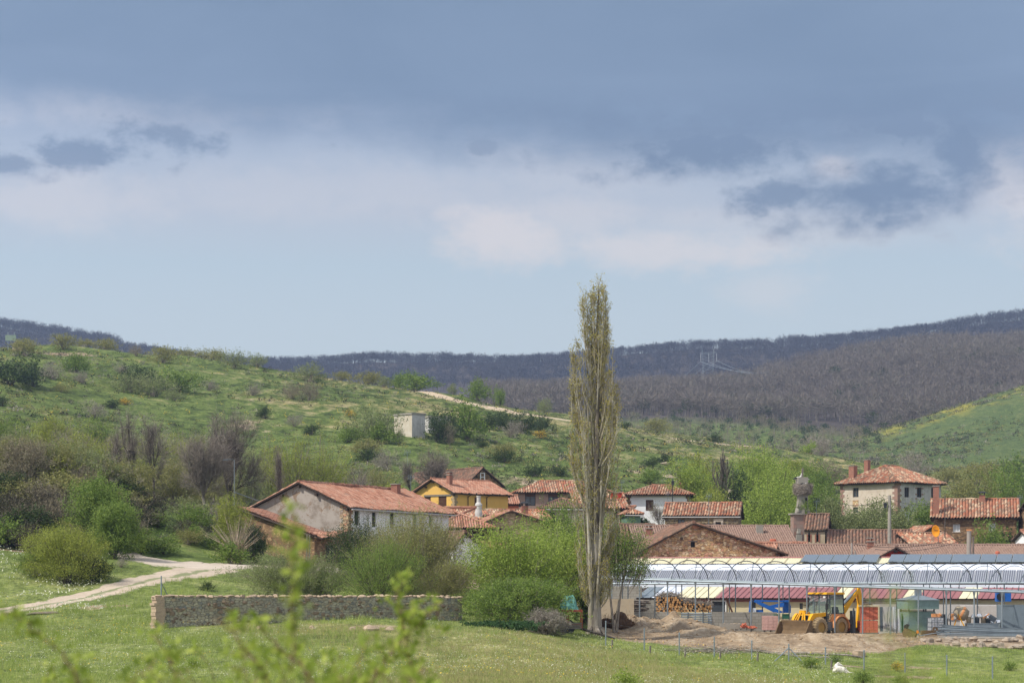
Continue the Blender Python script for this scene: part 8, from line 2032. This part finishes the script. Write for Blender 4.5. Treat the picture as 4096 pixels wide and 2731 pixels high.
rocks('rock_outcrop', [(2215, 290, .95, 'grey rock outcrop left of the poplar crown, lower one'), (2245, 296, .9, 'grey rock outcrop close to the poplar, upper one'), (2150, 296, .7, 'pale pinkish rock outcrop farther left of the poplar'), (2925, 305, 1.1, 'pale rock outcrop right of the pollarded trunk'), (2985, 300, 1.0, 'round rock outcrop above the bright green trees'), (3065, 300, .9, 'standing brownish rock on the slope left of the nest'), (2805, 345, .7, 'flat pale rocks above the pollarded trunk'), (3110, 310, .8, 'low pale rock on the slope behind the nest'), (2660, 350, .6, 'flat rock in the grass right of the poplar')], None, M_ROCK)
order([o for o in fs if o.location.y > 124.5], 'rounded field stone, %s from the left in the rear row at the yard edge'); order([o for o in fs if o.location.y <= 124.5], 'rounded field stone, %s from the left in the front row at the yard edge')
m = MB(); m.prism([(-.9, 0), (.9, .05), (.7, .14), (-.5, .10)], 'y', -.5, .5); put(m, 'stone_slab', M_ROCK, 172, 119, 'flat tilted stone slab lying in the grass at the far left', 'slab', rz=.2, dz=.0)
m = MB(); m.box((0, 0, .7), (2.0, 1.4, 1.5)); m.box((0, 0, 1.5), (1.6, 1.2, .25)); put(m, 'stone_block', M_ROCKR, 72, 449, 'reddish masonry block on the skyline beside the information board', 'block')
def board():
    root = empty('information_board', gp(42, 449), R(4), 'green information board on two tall pale posts on the left skyline', 'sign'); k = 449 / F
    z = root.location.z; Z = lambda py: CZ + (HZ - py) * k - z
    m = MB()
    for dx in (-10, 15): m.box2((dx * k - .08, -.08, -.3), (dx * k + .08, .08, Z(1328)))
    build_each(m, 'post', M_GALV, root)
    m = MB(); m.box2((-20 * k, -.16, Z(1363)), (22 * k, -.081, Z(1340))); m.build('panel', plain('faded_green', srgb(130, 146, 130), .7), root)
board()

# wire fence of the right field
def fence():
    top = [2485, 2515, 2532, 2548, 2563, 2577, 2590, 2602, 2613, 2622, 2628]; xs = [2423, 2577, 2717, 2857, 3007, 3155, 3302, 3456, 3620, 3787, 3970]
    Ds = [113, 111.5, 110, 108.5, 107, 105.5, 104, 102.5, 101, 99.5, 98]; pts = []
    names = ['leftmost steel fence post near the poplar', 'steel fence post second from the poplar', 'steel fence post third from the poplar', 'steel fence post fourth from the poplar', 'steel fence post left of the braced one', 'steel fence post with two slanting braces', 'steel fence post directly left of the lying dog', 'steel fence post right of the lying dog', 'steel fence post left of the yellow-green bush gap', 'steel fence post second from the right border', 'steel fence post nearest the right border']
    for i, (px, t, D) in enumerate(zip(xs, top, Ds)):
        g = gp(px, D); zt = CZ + (HZ - t) / F * D - g.z; m = MB(); m.tube([(0, 0, -.4), (0, 0, zt)], .036, 6); m.lathe([(.042, 0), (.042, .03), (.01, .05)], (0, 0, zt), 6)
        o = put(m, 'fence_post', M_GALV, px, D, names[i], 'fence post', group='steel posts of the field fence'); pts.append(g + Vector((0, 0, zt)))
        if i == 5:
            for dx in (-.85, .72): q = MB(); q.tube([(0, 0, zt - .15), (dx, -.25, -.1)], .028, 5); q.build('brace', M_GALV, o)
        if i in (0, 1, 2, 3, 4, 6):
            h = .45; m = MB(); m.tube([(0, 0, -.2), (.03, 0, h)], [.06, .05], 6); put(m, 'wooden_stake', M_WOODG, px + (22 if i else 24), D - 2.2, 'short grey wooden stake right of the %s' % names[i].replace('steel fence ', ''), 'stake')
    for i in range(len(pts) - 1):
        m = MB()
        for f_ in (.97, .7, .4): a, b_ = pts[i].copy(), pts[i + 1].copy(); ga, gb = gp(xs[i], Ds[i]).z, gp(xs[i + 1], Ds[i + 1]).z; a.z = ga + (a.z - ga) * f_; b_.z = gb + (b_.z - gb) * f_; m.tube([a, b_], .004, 3, cap=False)
        for o, w in zip(build_each(m, 'fence_wire', M_GALVD), ('top', 'middle', 'bottom')): tag(o, '%s field fence wire between the %s and %s steel posts from the left' % (w, nth(i), nth(i + 1)), 'wire', 'wires of the field fence')
fence()
def fallen(px0, px1, py0, py1, D, r, lab):
    m = MB(); a, b_ = gp(px0, D), gp(px1, D - 2); pts = []
    for i in range(9):
        t = i / 8; p = a.lerp(b_, t); x, y = p.x, p.y + .3 * math.sin(i * 1.3); pts.append((x - a.x, y - a.y, float(ground(x, y)) + r * .8 + .03 * math.sin(i * 2) - a.z))
    m.tube(pts, [r * (1 - .5 * i / 8) for i in range(9)], 7); o = m.build('log', M_BARK, None, True, loc=a); tag(o, lab, 'log')
fallen(2980, 3450, 0, 0, 114, .10, 'long pale fallen trunk lying in the grass behind the fence'); fallen(3110, 3330, 0, 0, 111, .08, 'shorter fallen trunk behind the braced fence post')
rn_ = np.random.default_rng(8); c = rn_.normal(size=(300, 3)) * [1.0, .4, .1] + [0, 0, .15]; dq = rn_.normal(size=(300, 3)) * [1, .6, .25]; v, f = slivers(c - dq * .3, c + dq * .3, .03, rn_); o = np_mesh('twig_heap', v, f, [M_TWIG]); o.location = gp(2870, 112.5); tag(o, 'heap of dead twigs in the grass behind the fence', 'twigs')
m = MB(); m.blob((0, 0, .1), (.4, .35, .25), 5, 8); put(m, 'boulder', M_ROCKR, 3438, 113, 'low brown stone at the right end of the long fallen trunk', 'rock')
# clods of dug soil
def clods():
    rn = np.random.default_rng(12); V, Fc, o = [], [], 0; base = MB()
    for k in range(5): base.blob((0, 0, 0), 1.0, k, 4, rough=.35)
    n = 2600; u = rn.uniform(2440, 3700, n); d = rn.uniform(116, 140, n); x = (u - 2048) / F * d; keep = dirt_at(x, d) > .6; x, d = x[keep], d[keep]; z = ground(x, d); s = .02 + .09 * rn.random(len(x)) ** 4
    bv = np.array(base.v).reshape(5, -1, 3); nf = len(base.f) // 5; bf = np.array(base.f[:nf])
    for i in range(len(x)): b_ = bv[i % 5]; V.append(b_ * s[i] + [x[i], d[i], z[i] + s[i] * .2]); Fc.append(bf + o); o += len(b_)
    ob = np_mesh('soil_clods', np.concatenate(V), np.concatenate(Fc), [plain('clod', srgb(160, 136, 108), .97, var=.4, scale=.6)]); tag(ob, 'loose clods and pebbles on the dug earth of the yard', 'soil', kind='stuff')
clods()

# poles, lamps, antennas, dish
def pole(px, D, top, base, r, lab, mat=None, name='utility_pole', cat='pole'):
    g = gp(px, D); zt, zb = CZ + (HZ - top) / F * D, CZ + (HZ - base) / F * D; root = empty(name, (g.x, g.y, zb), 0, lab, cat); m = MB(); m.tube([(0, 0, -1.5), (0, 0, zt - zb)], [r * 1.15, r * .85], 8); m.build('pole', mat or M_POLE, root); return root, zt - zb
def lantern(root, h, dx, s=1.0):
    m = MB(); m.tube([(0, -.05, h), (dx * .6, -.05, h + .1), (dx, -.05, h - .02)], .03 * s, 5); m.build('arm', M_BLACK, root)
    m = MB(); m.box((dx, -.05, h - .32 * s), (.26 * s, .26 * s, .42 * s), None, 0, 1.5); m.build('lantern', M_GLASS, root); m = MB(); m.box((dx, -.05, h - .02 * s), (.48 * s, .48 * s, .16 * s), None, 0, .25); m.box((dx, -.05, h - .55 * s), (.3 * s, .3 * s, .05 * s)); m.build('lantern_cap', M_BLACK, root)
r_, h_ = pole(3558, 206, 1980, 2135, .17, 'grey concrete pole with black street lantern before the manor'); lantern(r_, h_ - .75, -.42, .85)
r_, h_ = pole(3407, 169, 2170, 2240, .09, 'thin pole with a black street lantern above the solar panels at centre right'); lantern(r_, h_ - 1.0, -.12, .8)
r_, h_ = pole(3421, 169.5, 2200, 2240, .07, 'short grey pole beside the thin lantern pole')
r_, h_ = pole(3876, 168, 2122, 2240, .20, 'thick square concrete pole with yellow top above the solar panels'); m = MB(); m.box2((-.17, -.17, h_), (.17, .17, h_ + .12)); m.build('pole_cap', M_ORANGE, r_)
r_, h_ = pole(3893, 168.5, 2145, 2240, .08, 'slim wooden pole right beside the thick concrete pole', M_WOODG)
r_, h_ = pole(3780, 210, 1980, 2170, .05, 'thin rusty mast before the stone house roof', M_BARKD)
r_, h_ = pole(2707, 262, 1892, 1960, .14, 'pale concrete pole behind the white house chimney')
r_, h_ = pole(2690, 250, 1925, 1960, .05, 'lantern pole peeping over the white house roof', M_BLACK); lantern(r_, h_ + .1, 0.02, .9)
r_, h_ = pole(937, 178, 1838, 2010, .03, 'thin bent lamp pole with flat head left of the farmhouse', M_GALV, 'lamp_pole', 'lamp')
m = MB(); m.tube([(0, 0, h_), (-.4, 0, h_ + .05), (-.95, 0, h_)], .02, 5); m.box((-.75, 0, h_ - .02), (.5, .1, .04)); m.build('lamp_head', M_GALVD, r_)
m = MB(); m.tube([(0, 0, .9), (2.0, 1.0, .15)], .035, 5); m.build('stay', M_GALV, r_)
def cable(p, q, sag, lab):
    m = MB(); m.tube([p.lerp(q, i / 12) - Vector((0, 0, sag * 4 * (i / 12) * (1 - i / 12))) for i in range(13)], .018, 4, cap=False); o = m.build('cable', M_BLACK); tag(o, lab, 'cable')
cable(P(3558, 1988, 206), P(3350, 2010, 215), .5, 'black cable from the lantern pole towards the bell tower'); cable(P(3558, 1992, 206), P(3740, 2010, 221), .4, 'black cable from the lantern pole to the stone house chimney')
cable(P(3876, 2135, 168), P(3420, 2175, 169), .6, 'black cable between thick concrete pole and thin lantern pole'); cable(P(3876, 2150, 168), P(3500, 2195, 170), .5, 'lower black cable left of the thick concrete pole')
def antenna(px, D, top, base, lab, n=4, s=1.0, rz=.4):
    s *= .62
    g = gp(px, D); zt, zb = CZ + (HZ - top) / F * D, CZ + (HZ - base) / F * D; root = empty('tv_antenna', (g.x, g.y, zb), rz, lab, 'antenna'); h = zt - zb
    m = MB(); m.tube([(0, 0, -.3), (0, 0, h)], .022, 5); m.build('mast', M_GALV, root); m = MB(); m.tube([(-.5 * s, 0, h - .15), (.5 * s, 0, h - .05)], .02, 4)
    for i in range(n): x = -.45 * s + .9 * s * i / (n - 1); m.tube([(x - .08, 0, h - .5 * s), (x + .05, .0, h - .15), (x, 0, h + .3 * s)], .018, 4)
    m.build('antenna_rods', M_GALV, root)
antenna(1643, 212, 1905, 1975, 'white fishbone antenna beside the yellow house chimney'); antenna(1630, 274, 1805, 1868, 'faint antenna on the left end of the stone barn roof', s=1.3); antenna(2487, 244, 1925, 1955, 'white antenna on the roof left of the white hip-roofed house', s=.9)
antenna(2672, 232, 1970, 2060, 'orange-tipped antenna before the white house eave', s=.8); antenna(2835, 228, 1980, 2100, 'antenna on tall mast before the cottage roof', s=1.1); antenna(4080, 220, 1985, 2010, 'small antenna on the roof at the right border', s=1.0); antenna(2176, 222, 2035, 2060, 'small white antenna at the gutter house', s=.8)
antenna(3266, 212, 2000, 2060, 'thin antenna mast on the chapel ridge', s=1.2)
def dish():
    g = P(3745, 2122, 205); m = MB(); m.lathe([(.01, .0), (.22, .03), (.40, .09), (.47, .14), (.46, .15), (.39, .11), (.2, .05), (.01, .02)], (0, 0, 0), 20, Matrix.Rotation(R(100), 3, 'X') @ Matrix.Scale(1.0, 3), caps=False)
    o = m.build('satellite_dish', plain('dish_orange', srgb(232, 150, 30), .5, var=.05), None, True, loc=g, rot=(0, 0, R(-30))); o.scale = (.85, 1, 1.25); tag(o, 'bright orange satellite dish on the wall left of the stone house', 'dish')
    t = bpy.data.curves.new('lettering', 'FONT'); t.body = 'Televes'; t.size = .16; t.align_x = 'CENTER'; t.extrude = .004; tc = bpy.data.objects.new('text_source', t); me = bpy.data.meshes.new_from_object(tc); bpy.data.objects.remove(tc); me.materials.append(M_BLACK); to = bpy.data.objects.new('lettering', me); C.objects.link(to); to.parent = o; to.location = (0, -.10, 0); to.rotation_euler = (R(90), 0, 0)
    q = MB(); q.tube([(0, .05, -.3), (0, .6, -.5), (0, .6, -1.6)], .035, 5); q.build('bracket', M_GALVD, o)
dish()
for px, D, py, lab in ((3340, 205, 2158, 'small brick vent with a white cap on the roof below the lancet windows'),):
    m = MB(); m.box((0, 0, 0), (.55, .5, .5)); m.lathe([(.2, .25), (.16, .4), (.05, .6)], (0, 0, 0), 8); o = m.build('roof_vent', M_BRICK, loc=P(3231, 2182, 186)); o.scale = (.5, .5, .5); tag(o, 'small brick vent stub on the roof below the lancet windows', 'vent')
m = MB(); m.lathe([(.25, 0), (.3, .15), (.3, .35), (.2, .4)], (0, 0, 0), 10); o = m.build('roof_vent', M_TERRA, loc=P(3092, 2172, 191)); tag(o, 'round terracotta vent on the brown hall roof', 'vent')
m = MB(); m.box((0, 0, 0), (1.1, .4, .3), None, 0, .6); m.lathe([(.18, .1), (.2, .3), (.1, .4)], (0, 0, 0), 8); o = m.build('roof_vent', M_TERRA, loc=P(3990, 2222, 176)); tag(o, 'orange tiled vent on the long brown roof at right', 'vent')

# pylon beyond the wood
def pylon():
    D = 1380; k = D / F; x, y = XY(2832, D); zb = CZ + (HZ - 1520) * k; root = empty('pylon', (x, y, zb), R(12), 'steel lattice power pylon standing before the far blue ridge', 'pylon'); Z = lambda py: (1520 - py) * k; X = lambda px: (px - 2832) * k
    m = MB(); r = .10
    for sx in (-1, 1):
        for sy in (-1, 1): m.tube([(sx * 6, sy * 2.2, Z(1600)), (sx * 3.2, sy * 1.2, Z(1470)), (sx * 4.0, sy * .6, Z(1400))], r, 4)
    for i in range(9):
        z0, z1 = Z(1520 - i * 12), Z(1508 - i * 12)
        for sy in (-1, 1): m.tube([(-3.6, sy, z0), (3.6, sy, z1)], r * .6, 3); m.tube([(3.6, sy, z0), (-3.6, sy, z1)], r * .6, 3)
    m.build('tower', M_GALV, root)
    m = MB(); m.tube([(X(2802), 0, Z(1413)), (X(2868), 0, Z(1406))], r * 1.4, 4); m.tube([(X(2802), 0, Z(1418)), (X(2868), 0, Z(1411))], r, 4); m.tube([(-3.5, 0, Z(1410)), (-4.5, 0, Z(1385))], r, 4); m.tube([(3.5, 0, Z(1405)), (5, 0, Z(1378))], r, 4); m.build('cross_arm', M_GALV, root)
    m = MB()
    for px in (2802, 2835, 2868): m.tube([(X(px), 0, Z(1412)), (X(px), 0, Z(1446))], r * 1.1, 4)
    build_each(m, 'insulator', M_WPLAS, root)
    for i, (px, py) in enumerate(((2802, 1446), (2835, 1448), (2868, 1442))):
        a = P(px, py, D); cable2(a, P(2400 + i * 20, 1530 + i * 4, 1500), 14, 'left'); cable2(a, P(3180 + i * 10, 1478 + i * 12, 1150), 4, 'right')
def cable2(p, q, sag, side):
    m = MB(); m.tube([p.lerp(q, i / 16) - Vector((0, 0, sag * 4 * (i / 16) * (1 - i / 16))) for i in range(17)], .13, 3, cap=False); o = m.build('power_line', M_GALV); tag(o, 'pale power line running %s from the far pylon' % side, 'power line', 'power lines %s of the pylon' % side)
pylon()

# white dog lying in the grass, head turned away to the right
def dog():
    D = 99; k = D / F; g = gp(3362, D); root = empty('dog', (g.x, g.y, g.z), 0, 'large white shaggy dog lying in the grass with its back to the viewer', 'dog'); root.scale = (.62, .62, .62)
    J = [((.0, 0, .30), .25, None), ((-.24, .02, .36), .24, 0), ((-.40, .10, .42), .18, 1), ((-.30, .26, .60), .14, 2), ((-.10, .34, .66), .12, 3), ((.08, .38, .62), .08, 4), ((.18, .40, .58), .05, 5),
         ((.24, -.02, .24), .23, 0), ((.42, -.06, .14), .15, 7), ((.58, -.12, .07), .06, 8), ((.74, -.16, .06), .05, 9), ((.88, -.14, .06), .035, 10),
         ((-.46, .06, .22), .13, 2), ((-.50, .26, .08), .07, 12), ((-.30, .42, .06), .05, 13), ((.20, .22, .12), .11, 7), ((.38, .40, .07), .06, 15)]
    me = bpy.data.meshes.new('body'); me.from_pydata([j[0] for j in J], [(j[2], i) for i, j in enumerate(J) if j[2] is not None], []); o = bpy.data.objects.new('body', me); C.objects.link(o); o.parent = root
    mt = plain('white_fur', (.74, .70, .62), .95, var=.2, scale=3, bump=.6); me.materials.append(mt)
    o.modifiers.new('skin', 'SKIN'); sv = me.skin_vertices[0].data
    for i, j in enumerate(J): sv[i].radius = (j[1], j[1])
    sv[0].use_root = True; o.modifiers.new('sub', 'SUBSURF').levels = 2; o.modifiers['sub'].render_levels = 2
    for s in (-1, 1):
        m = MB(); m.blob((-.12 + .06 * s, .34 + .1 * s, .74), (.06, .03, .09), 3 + s, 6); m.build('ear', mt, root)
    rn = np.random.default_rng(3); n = 2600; dd = rand_dirs(n, rn); cen = np.array([j[0] for j in J]); rad = np.array([j[1] for j in J]); i = rn.choice(len(J), n, p=rad ** 2 / (rad ** 2).sum()); c = cen[i] + dd * rad[i][:, None] * .95; c = c[c[:, 2] > .02]; d = dd[:len(c)] * .4 + [.5, 0, -.6]; v, f = slivers(c, c + d * .09, .02, rn); np_mesh('fur', v, f, [mt], parent=root)
dog()

# near shrub: out-of-focus shoots between the viewer and the meadow
def near_shrub():
    rn = np.random.default_rng(90)
    def shoot(S, LV, pts, r, nleaf, ls, side=.1):
        pts = [np.array(P(*p)) for p in pts]; q = []
        for i in range(len(pts) - 1):
            for t in np.linspace(0, 1, 7)[:-1]: q.append(pts[i] + (pts[i + 1] - pts[i]) * t + rn.normal(size=3) * .003)
        q.append(pts[-1]); n = len(q)
        for i in range(n - 1): S.append((*q[i], *q[i + 1], r * (1 - .75 * i / n), r * (1 - .75 * (i + 1) / n)))
        for j in range(nleaf):
            t = (j + .5) / nleaf; f_ = t * (n - 1); i = int(f_); p = q[i] + (q[i + 1] - q[i]) * (f_ - i); m = int(rn.integers(5, 10)); a = rn.normal(size=3); a /= np.linalg.norm(a); p2 = p + a * side * rn.uniform(.1, 1.0)
            S.append((*p, *p2, .0015, .001)); LV.append(p2 + rn.normal(size=(m, 3)) * .013)
    def bush(name, lab, px0, D, shoots, ls, mat):
        S, LV = [], []; g = np.array(gp(px0, D))
        for pts, r, n, side in shoots:
            b = P(*pts[0]); S.append((*g, *b, .012, r)); shoot(S, LV, pts, r, n, ls, side)
        root = empty(name, tuple(g), 0, lab, 'shrub'); v, f = seg_mesh(S, 6); np_mesh('branches', v - g, f, [M_NEARB], parent=root)
        c = np.concatenate(LV) - g
        # small pointed leaves with a fold
        n = len(c); a = rand_dirs(n, rn); a[:, 2] = np.abs(a[:, 2]) * .8 + .2; a /= np.linalg.norm(a, axis=1, keepdims=True); b_ = np.cross(a, rand_dirs(n, rn)); b_ /= np.linalg.norm(b_, axis=1, keepdims=True); nn = np.cross(a, b_); s = (ls * rn.uniform(.6, 1.25, n))[:, None]
        V = np.stack([c, c + a * s * .3 + b_ * s * .3 + nn * s * .08, c + a * s * .75 + b_ * s * .22 + nn * s * .06, c + a * s, c + a * s * .75 - b_ * s * .22 + nn * s * .06, c + a * s * .3 - b_ * s * .3 + nn * s * .08], 1).reshape(-1, 3)
        Fc = np.arange(n)[:, None] * 6; Fc = np.concatenate([Fc + np.array([[0, 1, 2, 3]]), Fc + np.array([[0, 3, 4, 5]])]); np_mesh('leaves', V, Fc, [mat], parent=root)
    sh = []
    D = 5.0
    sh.append(([(370, 2900, 4.6), (300, 2680, 4.6), (200, 2570, 4.6), (90, 2480, 4.6), (-20, 2440, 4.6)], .0035, 14, .03))
    sh.append(([(1160, 2900, 3.9), (1175, 2600, 3.9), (1172, 2380, 3.9), (1165, 2200, 3.9), (1178, 2075, 3.9)], .0028, 17, .028))
    sh.append(([(1330, 2860, 5.2), (1250, 2720, 5.2), (1120, 2590, 5.2), (1020, 2490, 5.2)], .004, 14, .05))
    sh.append(([(1110, 2860, 4.8), (1060, 2700, 4.8), (1000, 2610, 4.8), (930, 2530, 4.8), (850, 2470, 4.8)], .004, 14, .05))
    sh.append(([(1640, 2900, 5.6), (1650, 2700, 5.6), (1620, 2560, 5.6), (1600, 2450, 5.6), (1595, 2350, 5.6)], .004, 26, .06))
    sh.append(([(1440, 2900, 5.6), (1480, 2740, 5.6), (1550, 2620, 5.6), (1650, 2520, 5.6), (1775, 2400, 5.6)], .004, 26, .06))
    sh.append(([(650, 2900, 5.4), (700, 2720, 5.4), (670, 2620, 5.4), (620, 2540, 5.4)], .003, 14, .05))
    for i in range(38):
        a = rn.uniform(560, 1800); b_ = a + rn.normal() * 120; t = rn.uniform(2520, 2700) + abs(a - 1450) * .10; d_ = rn.uniform(4.6, 6.4); sh.append(([((a + 1250) / 2, 2980, d_), (a, 2840, d_), (b_, t, d_)], .003, int(rn.integers(4, 10)), .045))
    for i in range(6): a = rn.uniform(-80, 500); d_ = rn.uniform(5, 6); sh.append(([(a + 40, 2950, d_), (a, 2800, d_), (a + rn.normal() * 40, rn.uniform(2620, 2720), d_)], .0025, 5, .04))
    bush('near_shrub', 'blurred yellow-green leafy shrub in the immediate foreground', 1250, 5.2, sh, .023, L_FORE)
    sh = []
    for p in ([(3560, 2900, 2.2), (3530, 2700, 2.2), (3560, 2560, 2.2), (3590, 2500, 2.2)], [(3640, 2900, 2.4), (3610, 2600, 2.4), (3605, 2440, 2.4), (3635, 2330, 2.4)], [(3700, 2900, 2.1), (3690, 2720, 2.1), (3720, 2655, 2.1)]): sh.append((p, .0012, 4, .006))
    bush('near_twig', 'very blurred thin leafy twigs before the yard at right', 3600, 2.3, sh, .010, L_FORE)
M_NEARB = bark('near_bark', [srgb(84, 66, 52), srgb(130, 104, 84), srgb(160, 140, 118)], (30, 30, 30))
near_shrub()

# ------------------------------------------------------------------ haze
def haze():
    m = MB(); m.box2((-900, -40, -6), (900, 2590, 560)); o = m.build('haze', None); o.data.materials.clear()
    mt = bpy.data.materials.new('haze_air'); mt.use_nodes = True; t = mt.node_tree; t.nodes.clear(); out = t.nodes.new('ShaderNodeOutputMaterial'); pv = t.nodes.new('ShaderNodeVolumePrincipled')
    pv.inputs['Color'].default_value = (.50, .66, 1.0, 1); pv.inputs['Density'].default_value = .00016; pv.inputs['Anisotropy'].default_value = .2; t.links.new(pv.outputs[0], out.inputs['Volume']); o.data.materials.append(mt); tag(o, 'thin bluish haze over the valley', 'haze', kind='stuff'); o.display_type = 'WIRE'
if USE_HAZE: haze()
for g_, l_ in (('boards stored under the red roof edge', 'weathered board under the red roof edge behind the backhoe, %s from the left'), ('shiny tins on the scrap', 'shiny silvery tin on the scrap in the metal trough, %s from the left'),
               ('rods leaning on the pale panels', 'thin dark rod leaning on the pale panels, %s from the left'), ('dark green posts', 'short dark green post beside the grey-green tank, %s from the left')): order([o for o in C.objects if o.get('group') == g_], l_)
